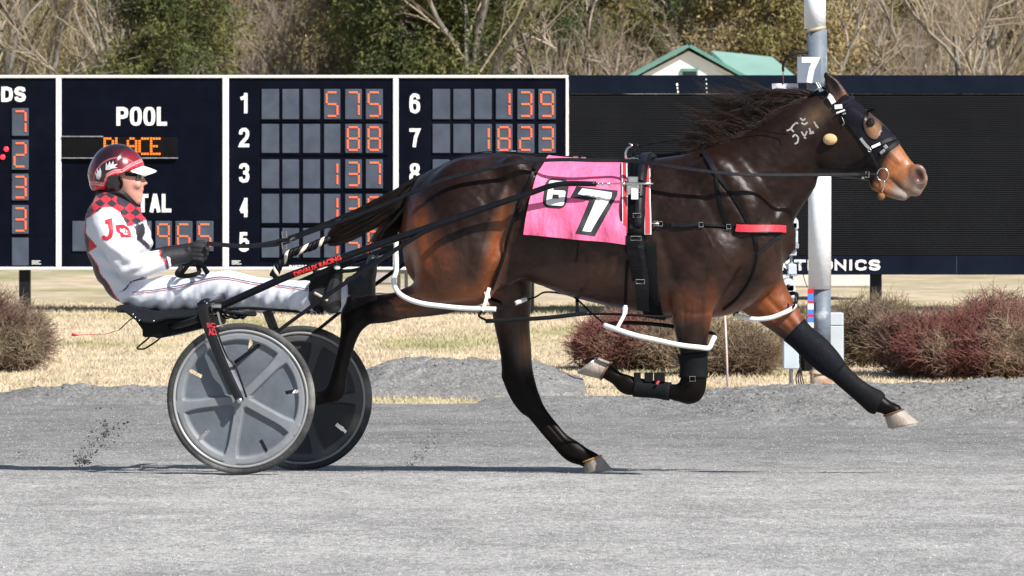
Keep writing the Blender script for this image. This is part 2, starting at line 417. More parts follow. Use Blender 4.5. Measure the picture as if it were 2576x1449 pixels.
# ================================================================ THE SETTING
def base_z(y):
    return np.where(y < 0, -0.02 * y, np.where(y < 1.4, -0.045 * y, np.where(y < 10.5, -0.063 - 0.02 * (y - 1.4), np.where(y < 60, -0.245 - 0.003 * (y - 10.5), -0.396 - 0.02 * np.minimum(y - 60, 60)))))
def hump(x, y, x0, x1, y0, y1, h, soft=0.35):
    fx = np.clip((x - x0) / soft, 0, 1) * np.clip((x1 - x) / soft, 0, 1); fy = np.clip((y - y0) / (y1 - y0), 0, 1)
    return h * (fx * fx * (3 - 2 * fx)) * np.sin(fy * math.pi) ** 0.8
def dirt_h(x, y):
    p = np.stack([x, y, 0 * x], -1)
    rough = vnoise(p, 9, 3) * 0.5 + vnoise(p, 22, 4) * 0.3 + vnoise(p, 50, 5) * 0.2
    edge = 10.45 + 0.18 * vnoise(p * [1, 0, 0], 1.1, 6) + 0.12 * vnoise(p, 4, 8)
    h = np.clip((edge - y) * 0.25, -0.05, 0.0)
    ridge = hump(x, y, 0.75, 9, 6.9, 11.2, 0.115, 1.0) * (1 + 0.25 * vnoise(p, 1.6, 9)) + hump(x, y, -0.4, 8, 8.4, 11.4, 0.045, 0.8)
    m1 = hump(x, y, -1.25, 0.56, 11.6, 14.3, 0.15, 0.5) * (1 + 0.2 * vnoise(p, 2.2, 10))
    m2 = hump(x, y, -3.6, -1.6, 10.4, 11.9, 0.07, 0.6)
    m3 = hump(x, y, 2.6, 9, 11.0, 12.6, 0.06, 0.6)
    b = ridge + np.maximum(0, m2) + np.maximum(0, m3)
    amp = np.clip(b * 14, 0, 1)
    h = np.where(b > 0.004, np.maximum(h, 0) + b, h)
    m1b = np.where(m1 > 0.005, m1 + 0.01, -0.05)
    h = np.maximum(h, m1b)
    amp = np.maximum(amp, np.clip(m1 * 14, 0, 1))
    # wheel ruts trailing behind the cart
    for lat in (0.0, 1.2):
        dx, dy = x - O0[0], y - O0[1]; al = dx * EX[0] + dy * EX[1]; la = dx * EY[0] + dy * EY[1] - lat
        h = h - 0.007 * np.exp(-(la / 0.022) ** 2) * np.clip((0.05 - al) / 0.1, 0, 1) + 0.004 * np.exp(-((np.abs(la) - .045) / 0.02) ** 2) * np.clip((-0.1 - al) / 0.1, 0, 1)
    h = h + np.where(y < 7, 0.013 * np.minimum(0, vnoise(p * [1, 1.6, 1], 1.9, 17) + .3) + 0.007 * np.minimum(0, vnoise(p * [1, 1.3, 1], 6.5, 18) + .2), 0)
    return h + rough * (0.003 + 0.042 * amp) + amp * 0.012 * np.maximum(0, vnoise(p, 34, 16)) 
def sheet(name, xs, ys, zf, m):
    X, Y = np.meshgrid(xs, ys, indexing='ij'); Z = zf(X, Y); a, b = X.shape
    V = np.stack([X, Y, Z], -1).reshape(-1, 3); i = np.arange(a * b).reshape(a, b)
    Fs = np.stack([i[:-1, :-1], i[1:, :-1], i[1:, 1:], i[:-1, 1:]], -1).reshape(-1, 4)
    return mk(name, V, Fs, m, smooth=True)

def track_material():
    m = bpy.data.materials.new('stone_dust'); m.use_nodes = True; nt = m.node_tree; N = nt.nodes; L = nt.links; b = N['Principled BSDF']
    tc = N.new('ShaderNodeTexCoord')
    def noise(s, st=(1, 1, 1), det=6, ro=0.6):
        mp = N.new('ShaderNodeMapping'); mp.inputs['Scale'].default_value = st; L.new(tc.outputs['Object'], mp.inputs[0])
        n = N.new('ShaderNodeTexNoise'); n.inputs['Scale'].default_value = s; n.inputs['Detail'].default_value = det; n.inputs['Roughness'].default_value = ro
        L.new(mp.outputs[0], n.inputs['Vector']); return n.outputs['Fac']
    def ramp(x, a, b_, lo, hi):
        r = N.new('ShaderNodeMapRange'); r.inputs[1].default_value = a; r.inputs[2].default_value = b_; r.inputs[3].default_value = lo; r.inputs[4].default_value = hi; L.new(x, r.inputs[0]); return r.outputs[0]
    def mul(a, c):
        x = N.new('ShaderNodeMath'); x.operation = 'MULTIPLY'; L.new(a, x.inputs[0]); L.new(c, x.inputs[1]); return x.outputs[0]
    # near the outer rail the surface is dry and pale; towards the infield it is damp and darker (its own colour)
    sx = N.new('ShaderNodeSeparateXYZ'); L.new(tc.outputs['Object'], sx.inputs[0])
    wob = noise(0.6, (0.35, 1, 1), 3)
    ad = N.new('ShaderNodeMath'); ad.operation = 'MULTIPLY_ADD'; ad.inputs[1].default_value = 2.5; L.new(wob, ad.inputs[0]); L.new(sx.outputs[1], ad.inputs[2])
    oy = track_off_y
    dry = ramp(ad.outputs[0], -1.0 - oy + 1.25, 4.6 - oy + 1.25, 1.0, 0.60)
    streak = ramp(noise(1.1, (1, .9, 1), 6, .66), 0.36, 0.60, 0.80, 1.05)
    streak2 = ramp(noise(5.0, (1, 0.6, 1), 6, 0.8), 0.36, 0.60, 0.78, 1.10)
    grain = ramp(noise(48, (1, .30, 1), det=4), 0.3, 0.7, 0.66, 1.32)
    fine = ramp(noise(150, (1, .22, 1), det=2), 0.35, 0.65, 0.70, 1.32)
    f = mul(mul(mul(dry, streak), mul(grain, fine)), streak2)
    v = N.new('ShaderNodeVectorMath'); v.operation = 'SCALE'; v.inputs[0].default_value = (0.365, 0.36, 0.35); L.new(f, v.inputs['Scale'])
    L.new(v.outputs[0], b.inputs['Base Color']); b.inputs['Roughness'].default_value = 0.95; b.inputs['Specular IOR Level'].default_value = 0.25
    bp = N.new('ShaderNodeBump'); bp.inputs['Strength'].default_value = 0.9; bp.inputs['Distance'].default_value = 0.012
    hh = N.new('ShaderNodeMath'); hh.operation = 'ADD'; L.new(noise(45, det=5, ro=0.7), hh.inputs[0]); L.new(noise(12, (0.5, 1, 1), det=4), hh.inputs[1])
    L.new(hh.outputs[0], bp.inputs['Height']); L.new(bp.outputs[0], b.inputs['Normal'])
    return m
def grass_material(name, dry, green, off=(0, 0)):
    m = bpy.data.materials.new(name); m.use_nodes = True; nt = m.node_tree; N = nt.nodes; L = nt.links; b = N['Principled BSDF']
    g = N.new('ShaderNodeNewGeometry')
    def noise(s, st, det=5):
        mp = N.new('ShaderNodeMapping'); mp.inputs['Scale'].default_value = st; L.new(g.outputs['Position'], mp.inputs[0])
        n = N.new('ShaderNodeTexNoise'); n.inputs['Scale'].default_value = s; n.inputs['Detail'].default_value = det; L.new(mp.outputs[0], n.inputs['Vector']); return n.outputs['Fac']
    r = N.new('ShaderNodeMapRange'); r.inputs[1].default_value = 0.50; r.inputs[2].default_value = 0.70; L.new(noise(0.8, (0.8, 0.42, 1)), r.inputs[0])
    mx = N.new('ShaderNodeMix'); mx.data_type = 'RGBA'; mx.inputs[6].default_value = (*dry, 1); mx.inputs[7].default_value = (*green, 1); L.new(r.outputs[0], mx.inputs[0])
    r2 = N.new('ShaderNodeMapRange'); r2.inputs[1].default_value = 0.3; r2.inputs[2].default_value = 0.7; r2.inputs[3].default_value = 0.78; r2.inputs[4].default_value = 1.2; L.new(noise(3.5, (1, 0.6, 1)), r2.inputs[0])
    v = N.new('ShaderNodeVectorMath'); v.operation = 'SCALE'; L.new(mx.outputs[2], v.inputs[0]); L.new(r2.outputs[0], v.inputs['Scale'])
    L.new(v.outputs[0], b.inputs['Base Color']); b.inputs['Roughness'].default_value = 0.9; b.inputs['Specular IOR Level'].default_value = 0.2
    return m

xs = np.concatenate([np.linspace(-80, -6.5, 16)[:-1], np.linspace(-6.5, 6.5, 620), np.linspace(6.5, 80, 16)[1:]])
ys = np.concatenate([np.linspace(-40, -12.5, 8)[:-1], np.linspace(-12.5, 6.4, 330)[:-1], np.linspace(6.4, 15.2, 400)])
def track_z(X, Y): return base_z(Y) + dirt_h(X, Y)
track_off_y = -12.4
MTRACK = track_material()
o = sheet('dirt_track', xs, ys, track_z, MTRACK); tag(o, kind='structure')
xs2 = np.concatenate([np.linspace(-700, -9, 24)[:-1], np.linspace(-9, 9, 220), np.linspace(9, 700, 24)[1:]])
ys2 = np.concatenate([np.linspace(9.8, 34, 180)[:-1], np.linspace(34, 900, 60)])
def grass_z(X, Y):
    p = np.stack([X, Y, 0 * X], -1); return base_z(Y) + 0.012 * vnoise(p, 2.5, 12) + 0.02 * vnoise(p, 0.6, 13) * (Y > 12) - 0.028
MGR = grass_material('dry_turf', (0.47, 0.385, 0.27), (0.27, 0.26, 0.125))
tag(sheet('infield_ground', xs2, ys2, grass_z, MGR), kind='structure')
# rising woodland floor beyond the infield
def hill_z(X, Y):
    p = np.stack([X, Y, 0 * X], -1); return -1.7 + np.clip((Y - 108) / 60, 0, 1) ** 1.1 * 16 + 1.0 * vnoise(p, 0.05, 14) + 0.4 * vnoise(p, 0.2, 15)
tag(sheet('woodland_hill', np.linspace(-260, 260, 120), np.linspace(104, 330, 70), hill_z, mat('leaf_litter', (0.20, 0.15, 0.085), 0.95, 0.35, 0.7, 1.0, 3.0, bdist=0.3, col2=(0.055, 0.065, 0.02))), kind='structure')

# grass blades, thin triangles standing in the turf
def blades(name, n, xr, yr, hgt, w, m, label, mask=None, seed=1):
    r = np.random.default_rng(seed)
    y = yr[0] + (yr[1] - yr[0]) * r.random(n) ** 1.15; x = (r.random(n) * 2 - 1) * xr * (0.72 + 0.28 * (y - CY) / (yr[1] - CY))
    z = grass_z(x, y)
    keep = dirt_h(x, y) < -0.02
    if mask is not None: keep &= mask(x, y)
    x, y, z = x[keep], y[keep], z[keep]; n = len(x)
    p = np.stack([x, y, z], 1); cl = vnoise(np.stack([x, y, 0 * x], 1), 3.0, 5) * 0.5 + 0.75
    h = hgt * (0.4 + r.random(n)) * np.clip(cl, 0.3, 1.4); a = r.random(n) * 6.283; lean = r.normal(0, 0.55, (n, 2)) * h[:, None]
    d = np.stack([np.cos(a), np.sin(a) * 0.4, 0 * a], 1) * (w * (0.6 + 0.8 * r.random(n)))[:, None]
    tip = p + np.stack([lean[:, 0], lean[:, 1], h], 1)
    V = np.stack([p - d, p + d, tip], 1).reshape(-1, 3); Fs = np.arange(3 * n).reshape(-1, 3)
    o = mk(name, V, Fs, m); tag(o, label, 'grass', kind='stuff'); return o
blades('dry_grass', 230000, 6.6, (10.4, 30), 0.036, 0.0045, grass_material('dry_blade', (0.56, 0.47, 0.335), (0.33, 0.32, 0.155)), 'short straw coloured grass with greenish patches between the track and the scoreboards')

# pebbles in the stone dust
def pebbles(n, seed):
    r = np.random.default_rng(seed); D = 15 + (37 - 15) * r.random(n) ** 1.3; y = D + CY; x = (r.random(n) * 2 - 1) * D * 0.0935
    z = base_z(y) + dirt_h(x, y); s = 0.0012 + 0.0028 * r.random(n) ** 3
    oc = np.array([(1, 0, 0), (0, 1, 0), (-1, 0, 0), (0, -1, 0), (0, 0, 0.8), (0, 0, -0.8)], float)
    V = (np.stack([x, y, z + s * 0.3], 1)[:, None, :] + oc[None] * s[:, None, None] * (0.6 + 0.8 * r.random((n, 6, 1)))).reshape(-1, 3)
    f = np.array([(0, 1, 4), (1, 2, 4), (2, 3, 4), (3, 0, 4), (1, 0, 5), (2, 1, 5), (3, 2, 5), (0, 3, 5)])
    Fs = (f[None] + (np.arange(n) * 6)[:, None, None]).reshape(-1, 3); return V, Fs
V, Fs = pebbles(42000, 3)
tag(mk('pale_grit', V, Fs, mat('grit', (0.50, 0.50, 0.49), 0.8, 0.4, 3.0)), 'pale crushed stone grit scattered over the grey track', 'gravel', kind='stuff')
# clumps of dark cushion thrown up on the dirt ridges
def clods(n, seed):
    r = np.random.default_rng(seed); x = -4.5 + 9 * r.random(n); y = 6.9 + 7.2 * r.random(n); k = dirt_h(x, y) > 0.035; x, y = x[k], y[k]; n = len(x)
    z = base_z(y) + dirt_h(x, y); s = 0.003 + 0.013 * r.random(n) ** 3
    oc = np.array([(1, 0, 0), (0, 1, 0), (-1, 0, 0), (0, -1, 0), (0, 0, 0.7), (0, 0, -0.8)], float)
    V = (np.stack([x, y, z], 1)[:, None, :] + oc[None] * s[:, None, None] * (0.25 + 1.4 * r.random((n, 6, 1))) * [1.3, 1, .8]).reshape(-1, 3)
    f = np.array([(0, 1, 4), (1, 2, 4), (2, 3, 4), (3, 0, 4), (1, 0, 5), (2, 1, 5), (3, 2, 5), (0, 3, 5)])
    return V, (f[None] + (np.arange(n) * 6)[:, None, None]).reshape(-1, 3)
V, Fs = clods(16000, 5)
tag(mk('dirt_clods', V, Fs, mat('clod', (0.20, 0.205, 0.215), 0.95, 0.3, 6.0)), 'dark crumbly clods lying on the raked-up ridges of dirt', 'dirt', kind='stuff')

# ---------------------------------------------------------------- scoreboards
YB = 27.0
def B(u, v, dy=0.0): return Wd(u, v, YB + 0 * dy) + np.array([0, dy, 0])
SB = (YB - CY) / F
MFR = mat('white_enamel', (0.78, 0.79, 0.80), 0.45, 0.06, 3)
MBK = mat('board_navy', (0.0018, 0.0030, 0.0085), 0.55, 0.35, 4, 0.15, 3, spec=0.06, col2=(0.005, 0.006, 0.011), c2amt=(.55, .75))
MWIN = mat('digit_window_glass', (0.062, 0.076, 0.108), 0.4, 0.25, 6, spec=0.3)
MLED = mat('lit_orange', (0.35, 0.05, 0.02), 0.4, 0.12, 60, emit=(1.0, 0.17, 0.05), es=1.05)
MLEDY = mat('lit_amber', (0.3, 0.06, 0.01), 0.4, 0.05, 60, emit=(1.0, 0.20, 0.012), es=1.1)
MLEDR = mat('lit_red', (0.9, 0.02, 0.02), 0.4, 0.05, 60, emit=(1.0, 0.03, 0.06), es=1.3)
MPOST = mat('black_post_paint', (0.009, 0.009, 0.012), 0.5, 0.3, 5, spec=0.2)
MLET = mat('white_vinyl', (0.82, 0.83, 0.84), 0.5, 0.04, 9)
def pbox(mb, u0, v0, u1, v1, y0, y1, bev=0):         # box measured on the board face, from depth y0 to y1
    a = Wd(u0, v0, YB); b = Wd(u1, v1, YB)
    mb.box(((a[0] + b[0]) / 2, (y0 + y1) / 2, (a[2] + b[2]) / 2), (abs(b[0] - a[0]) / 2, (y1 - y0) / 2, abs(a[2] - b[2]) / 2), bev=bev)
def board_text(s, u0, v0, u1, v1, parent, m=None, th=7.5, name='lettering', y=YB - 0.004, gap=.22, wide={}):
    mb = MB()
    for k, (V2, Fs) in enumerate(block_text(s, u0, v0, u1, v1, th, gap, wide)):
        V = np.array([Wd(g[0], g[1], YB) for g in V2]); V[:, 1] = y - .0004 * k; mb.add(V, Fs)
    return mb.build(name, m or MLET, parent)
tote = thing('tote_board', 'navy tote board in four white-framed sections, showing POOL, PLACE and orange pool figures', 'scoreboard', Wd(700, 785, YB))
g0 = float(base_z(YB))
U_EDGES = [(-290, 140), (155, 559), (576, 988), (1003, 1422)]
for (a, b_), (t, bt) in zip(U_EDGES, [(197, 671), (196, 671), (195, 674), (194, 678)]):
    mb = MB(); pbox(mb, a, t, b_, bt, YB, YB + 0.16); mb.build('panel', MBK, tote)
def frame_bar(u0, v0, u1, v1):
    mb = MB(); pbox(mb, u0, v0, u1, v1, YB - 0.022, YB + 0.19, 0.006); mb.build('frame', MFR, tote)
frame_bar(-310, 189, 1430, 196.5); frame_bar(-310, 671.5, 1430, 679)
for a, b_ in ((-310, -290), (140.5, 154.5), (559.5, 575.5), (988.5, 1002.5), (1422.5, 1430)): frame_bar(a, 197, b_, 671)
mb = MB(); pbox(mb, -308, 199, 1428, 676, YB + 0.165, YB + 0.30); mb.build('cabinet', MPOST, tote)
def post_on_board(parent, u, w=28, top=676):
    a = Wd(u, top, YB); mb = MB(); mb.box((a[0], YB + 0.12, (a[2] + g0) / 2 - 0.1), (w * SB / 2, 0.055, (a[2] - g0) / 2 + 0.1), bev=0.006); mb.build('post', MPOST, parent)
for u in (-250, 60, 800, 1330): post_on_board(tote, u)
SEG = {'0': 'abcdef', '1': 'bc', '2': 'abged', '3': 'abgcd', '4': 'fgbc', '5': 'afgcd', '6': 'afgedc', '7': 'abc', '8': 'abcdefg', '9': 'abcdfg', ' ': ''}
def seg_digit(ch, u0, v0, u1, v1, m, parent, y=YB - 0.026):
    mu = (u1 - u0) * 0.17; mv = (v1 - v0) * 0.11; a, b_, t, d = u0 + mu, u1 - mu, v0 + mv, v1 - mv; mid = (t + d) / 2; w = (u1 - u0) * 0.050; g = w * 1.3
    seg = {'a': (a, t, b_, t), 'g': (a, mid, b_, mid), 'd': (a, d, b_, d), 'f': (a, t, a, mid), 'b': (b_, t, b_, mid), 'e': (a, mid, a, d), 'c': (b_, mid, b_, d)}
    mb = MB(); s_ = SEG[ch] if ch != '6b' else 'fgedc'
    for k in s_:
        x0, y0, x1, y1 = seg[k]
        if x0 == x1: pl = [(x0, y0 + g), (x0 + w, y0 + g + w), (x0 + w, y1 - g - w), (x0, y1 - g), (x0 - w, y1 - g - w), (x0 - w, y0 + g + w)]
        else: pl = [(x0 + g, y0), (x0 + g + w, y0 - w), (x1 - g - w, y0 - w), (x1 - g, y0), (x1 - g - w, y0 + w), (x0 + g + w, y0 + w)]
        # each bar is a row of small filaments
        nb = 4
        for i in range(nb):
            f0, f1 = i / nb + 0.02, (i + 1) / nb - 0.02
            if x0 == x1: q = [(x0 - w, y0 + g + (y1 - y0 - 2 * g) * f0), (x0 + w, y0 + g + (y1 - y0 - 2 * g) * f0), (x0 + w, y0 + g + (y1 - y0 - 2 * g) * f1), (x0 - w, y0 + g + (y1 - y0 - 2 * g) * f1)]
            else: q = [(x0 + g + (x1 - x0 - 2 * g) * f0, y0 - w), (x0 + g + (x1 - x0 - 2 * g) * f1, y0 - w), (x0 + g + (x1 - x0 - 2 * g) * f1, y0 + w), (x0 + g + (x1 - x0 - 2 * g) * f0, y0 + w)]
            V = np.array([Wd(p[0], p[1], YB) for p in q]); V[:, 1] = y; mb.add(V, [(0, 1, 2, 3)])
    if mb.n: mb.build('lit_digit', m, parent)
def window(u0, v0, u1, v1, ch=' '):
    mb = MB(); pbox(mb, u0, v0, u1, v1, YB - 0.018, YB + 0.01, 0.004); w = mb.build('digit_window', MWIN, tote)
    if ch != ' ': seg_digit(ch, u0, v0, u1, v1, MLED, w)
rows = [(224, 300), (312, 385), (401, 474), (488, 561), (574, 648)]
cols1 = [(658, 702), (710, 752), (762, 805), (815, 856), (868, 910), (920, 963)]
vals = ['   575', '    88', '   137', '   136', '   156']
for r_, (t, bt) in enumerate(rows):
    for c_, (a, b_) in enumerate(cols1): window(a, t, b_, bt, vals[r_][c_])
    mb = MB(); pbox(mb, 655, bt + 4.0, 978, bt + 6.0, YB - 0.012, YB + 0.01); mb.build('ledge', MBK, tote)
    board_text('12345'[r_], 601, t + 10, 627, bt - 15, tote, th=8.4, name='row_number')
cols2 = [(1088, 1132), (1140, 1184), (1193, 1237), (1247, 1289), (1301, 1344), (1354, 1398)]
vals2 = ['   139', '  1823', '      ', '      ', '      ']
for r_, (t, bt) in enumerate(rows):
    for c_, (a, b_) in enumerate(cols2): window(a, t, b_, bt, vals2[r_][c_])
    if r_ < 3: board_text('678'[r_], 1030, t + 11, 1057, bt - 15, tote, th=8.4, name='row_number')
# odds column, partly out of frame
for k, (t, bt) in enumerate([(272, 342), (352, 427), (437, 504), (516, 588), (598, 668)]):
    window(30, t, 72, bt, '7233 '[k])
board_text('ODDS', -62, 218, 65, 256, tote, th=9, gap=.14)
for u, v in ((16, 375), (7, 395)):
    mb = MB(); c = Wd(u, v, YB); mb.ball(c + [0, -0.012, 0], (6.5 * SB, 0.008, 6.5 * SB), nu=12, nv=6); mb.build('red_lamp', MLEDR, tote, True)
board_text('POOL', 293, 269, 420, 316, tote, th=9.5, gap=.14, wide={'L': .85})
board_text('TOTAL', 283, 488, 431, 534, tote, th=9.2, gap=.1, wide={'L': .85})
for (a, b_), ch in zip([(182, 224), (234, 276), (286, 328), (338, 381), (391, 432), (441, 484), (494, 537)], '   8965'):
    window(a, 556, b_, 632, ch)
# message strip with dot letters
mb = MB(); pbox(mb, 156, 345, 448, 395, YB - 0.03, YB + 0.02, 0.005); strip = mb.build('message_strip', mat('strip_black', (0.004, 0.004, 0.005), 0.6, 0.2, 9, spec=.1), tote)
mb = MB(); pbox(mb, 156, 342, 260, 344.4, YB - 0.04, YB); pbox(mb, 156, 396, 448, 398.5, YB - 0.04, YB); mb.build('strip_edge', mat('worn_alloy', (0.35, 0.37, 0.4), 0.4, 0.5, 30, metal=0.6), tote)
DOT = {'P': ['1110', '1001', '1001', '1110', '1000', '1000', '1000'], 'L': ['1000'] * 6 + ['1111'], 'A': ['0110', '1001', '1001', '1111', '1001', '1001', '1001'], 'C': ['0111', '1000', '1000', '1000', '1000', '1000', '0111'], 'E': ['1111', '1000', '1000', '1110', '1000', '1000', '1111']}
mb = MB()
for i, ch in enumerate('PLACE'):
    for r_ in range(7):
        for c_ in range(4):
            if DOT[ch][r_][c_] == '1':
                c = Wd(264 + i * 29.2 + c_ * 6.9, 348.5 + r_ * 6.4, YB); mb.box(c + [0, -0.033, 0], (2.7 * SB, 0.003, 2.5 * SB))
mb.build('lit_letters', MLEDY, strip)
board_text('DAKTRONICS', 728, 667, 800, 675.2, tote, th=1.7)
for u0 in (583, 80):
    mb = MB(); 
    for k, (w_, v_) in enumerate(((22, 655.5), (18, 659), (24, 663))):
        pbox(mb, u0, v_, u0 + w_, v_ + 1.6, YB - 0.004, YB + 0.001)
    mb.build('maker_plate', MLET, tote)
for a, b_, v in ((-288, 139, 432), (-288, 139, 591), (157, 557, 553)):
    mb = MB(); pbox(mb, a, v, b_, v + 1.2, YB - 0.003, YB); mb.build('panel_seam', mat('seam_dark', (.002, .002, .003), .6, spec=.1), tote)

vid = thing('video_board', 'wide dark louvred video board with navy bands above and below, right of the tote board', 'scoreboard', Wd(2000, 790, YB))
MSCR = mat('led_face', (0.010, 0.010, 0.012), 0.6, 0.15, 30, spec=0.12)
MSCR2 = mat('led_louvre', (0.0135, 0.015, 0.018), 0.6, 0.25, 2.5, spec=0.15)
MBAND = mat('band_navy', (0.0035, 0.0070, 0.017), 0.5, 0.4, 2.5, 0.2, 3, spec=0.1)
mb = MB(); pbox(mb, 1432, 189, 2800, 236, YB - 0.02, YB + 0.3, 0.004); mb.build('top_band', MBAND, vid)
mb = MB(); pbox(mb, 1432, 643, 2800, 691, YB - 0.02, YB + 0.3, 0.004); bb = mb.build('bottom_band', MBAND, vid)
mb = MB(); pbox(mb, 1433, 236.5, 2799, 642.5, YB + 0.03, YB + 0.29); mb.build('screen', MSCR, vid)
mb = MB()
for i in range(75):
    v = 238 + i * 5.42; a = Wd(1434, v, YB); b_ = Wd(2798, v, YB)
    mb.box(((a[0] + b_[0]) / 2, YB + 0.014, a[2]), ((b_[0] - a[0]) / 2, 0.016, 1.35 * SB))
lo = mb.build('louvre', MSCR2, vid); lo['kind'] = 'stuff'
mb = MB()
for u in (2085 + 0, 1764, 2406): pbox(mb, u - 0.6, 644, u + 0.6, 690, YB - 0.021, YB); 
mb.build('band_seam', mat('seam', (0.03, 0.045, 0.07), 0.5), vid)
G = board_text('DAKTRONICS', 1896, 653, 2214, 680, vid, th=6.4, y=YB - 0.024, gap=.17)
mb = MB()
for u, v, r_ in ((1703, 213, 3), (1704, 222, 2.2), (1705, 231, 2.4), (1776, 200, 1.6), (1777, 211, 2), (1777, 222, 2.2), (1778, 232, 1.8)):
    c = Wd(u, v, YB); mb.ball(c + [0, -0.022, 0], (r_ * SB, 0.003, r_ * 1.4 * SB), nu=7, nv=5)
mb.build('bird_dropping', MLET, vid)
for u in (1560, 2205, 2700): post_on_board(vid, u, 29, 688)

# low pale shed and supports standing behind the boards
def simple_block(name, label, cat, u0, v0, u1, v1, y, d, m, m2):
    a, b_ = Wd(u0, v0, y), Wd(u1, v1, y); t = thing(name, label, cat, ((a[0] + b_[0]) / 2, y, b_[2]))
    mb = MB(); mb.box(((a[0] + b_[0]) / 2, y + d / 2, (a[2] + b_[2]) / 2), ((b_[0] - a[0]) / 2, d / 2, (a[2] - b_[2]) / 2), bev=0.02); mb.build('body', m, t)
    mb = MB(); mb.box(((a[0] + b_[0]) / 2, y + d / 2, a[2] + 0.02), ((b_[0] - a[0]) / 2 + 0.03, d / 2 + 0.03, 0.018)); mb.build('lid', m2, t)
    return t
simple_block('utility_cabinet', 'low pale cabinet standing in the grass behind the video board', 'cabinet', 1925, 648, 2190, 724, 31, 0.6, mat('chalk_paint', (0.62, 0.60, 0.58), 0.7, 0.12, 5), mat('grey_lid', (0.4, 0.4, 0.4), 0.6))
simple_block('stone_block', 'weathered grey stone block behind the foot of the tote board', 'block', 905, 676, 1000, 716, 33, 0.5, mat('weathered_stone', (0.36, 0.34, 0.31), 0.9, 0.3, 6, 0.6, 10), mat('stone_cap', (0.30, 0.28, 0.25), 0.9, 0.3, 8))
t = thing('white_stand', 'white painted two-legged stand behind the horse, below the tote board', 'stand', Wd(1020, 742, 28.2))
for u in (1003, 1022):
    a, b_ = Wd(u, 628, 28.2), Wd(u, 742, 28.2); mb = MB(); mb.box((a[0], 28.2, (a[2] + b_[2]) / 2), (4.5 * SB, 0.03, (a[2] - b_[2]) / 2), bev=0.004); mb.build('leg', MFR, t)
a, b_ = Wd(995, 676, 28.2), Wd(1032, 690, 28.2); mb = MB(); mb.box(((a[0] + b_[0]) / 2, 28.17, (a[2] + b_[2]) / 2), ((b_[0] - a[0]) / 2, 0.012, 0.02)); mb.build('rail', MFR, t)

# ---------------------------------------------------------------- the numbered post
YP = 11.8
def Q(u, v, dy=0.0): return Wd(u, v, YP) + np.array([0, dy, 0])
SP = (YP - CY) / F
post = thing('number_post', 'tall round white and grey post carrying a 7 plate, rusty at its foot', 'post', Q(2066, 990))
MWP = mat('post_white', (0.88, 0.88, 0.90), 0.5, 0.08, 5, col2=(0.40, 0.40, 0.40), c2amt=(0.68, 0.74), bump=0.2, bscale=30)
MGP = mat('post_grey', (0.14, 0.17, 0.21), 0.6, 0.25, 12, col2=(0.55, 0.57, 0.6), c2amt=(0.56, 0.66), bump=0.3, bscale=60)
MRU = mat('rusty_pipe', (0.42, 0.33, 0.24), 0.8, 0.4, 14, col2=(0.26, 0.09, 0.035), c2amt=(0.45, 0.56), bump=0.5, bscale=50)
def pipe(name, u, v0, v1, wpx, m, z1=None, parent=post, y=YP, n=24):
    a = Wd(u, v0, y); b_ = Wd(u, v1, y); mb = MB(); mb.tube([a, b_] if a[2] > b_[2] else [b_, a], wpx * (y - CY) / F / 2, n); return mb.build(name, m, parent, True)
pipe('white_section', 2050, -60, 73, 55, MWP); pipe('grey_section', 2055, 73.5, 330, 51, MGP)
mb = MB(); mb.tube([Q(2050, 70), Q(2052, 78)], 27.8 * SP, 24); mb.build('joint_ring', mat('ring_rust', (0.45, 0.36, 0.26), 0.8, 0.3, 20), post, True)
pipe('white_section', 2062, 330.5, 727, 57.5, MWP); pipe('grey_section', 2067.5, 727.5, 884, 45, MGP); pipe('white_section', 2067, 884.5, 940, 46, MWP)
pipe('base_pipe', 2065, 930, 1000, 54, MRU); mb = MB(); mb.tube([Q(2065, 941), Q(2065, 936)], 29.5 * SP, 24); mb.build('collar', MRU, post, True)
a, b_ = Q(2003, 143), Q(2064, 209)
mb = MB(); mb.box(((a[0] + b_[0]) / 2, YP - 0.095, (a[2] + b_[2]) / 2), ((b_[0] - a[0]) / 2, 0.006, (a[2] - b_[2]) / 2), bev=0.003); plate = mb.build('number_plate', mat('plate_grey', (0.17, 0.20, 0.25), 0.45, 0.1, 8), post)
G, Fs = block_text('7', 2015, 144, 2058, 208, 14)[0]; V = np.array([Q(*g) for g in G]); V[:, 1] = YP - 0.103; mb = MB(); mb.add(V, Fs); mb.build('numeral', MLET, plate)
mb = MB(); mb.tube(cr([Q(2036, 132, -.02), Q(2010, 133, -.05), Q(1985, 142, -.06), Q(1970, 160, -.06), Q(1969, 180, -.06)], 5), 3.2 * SP, 8); mb.build('hook_bracket', MPOST, post, True)
mb = MB(); mb.box(Q(2033, 200, -.05), (0.05, 0.03, 0.012)); mb.build('plate_bracket', MPOST, post)
bands = [(725, 738, 'r'), (738, 755, 'b'), (755, 762, 'r'), (762, 777, 'w'), (777, 789, 'b'), (789, 796, 'r'), (796, 810, 'b'), (810, 823, 'w'), (823, 834, 'r')]
bc = {'r': mat('band_red', (0.55, 0.02, 0.035), 0.5), 'b': mat('band_blue', (0.06, 0.20, 0.72), 0.5), 'w': mat('band_white', (0.75, 0.73, 0.66), 0.5)}
for v0, v1, c in bands:
    a, b_ = Q(2030, v0, -.09), Q(2045, v1, -.09); mb = MB(); mb.box(((a[0] + b_[0]) / 2, a[1], (a[2] + b_[2]) / 2), ((b_[0] - a[0]) / 2, 0.006, (a[2] - b_[2]) / 2)); mb.build('colour_band', bc[c], post)

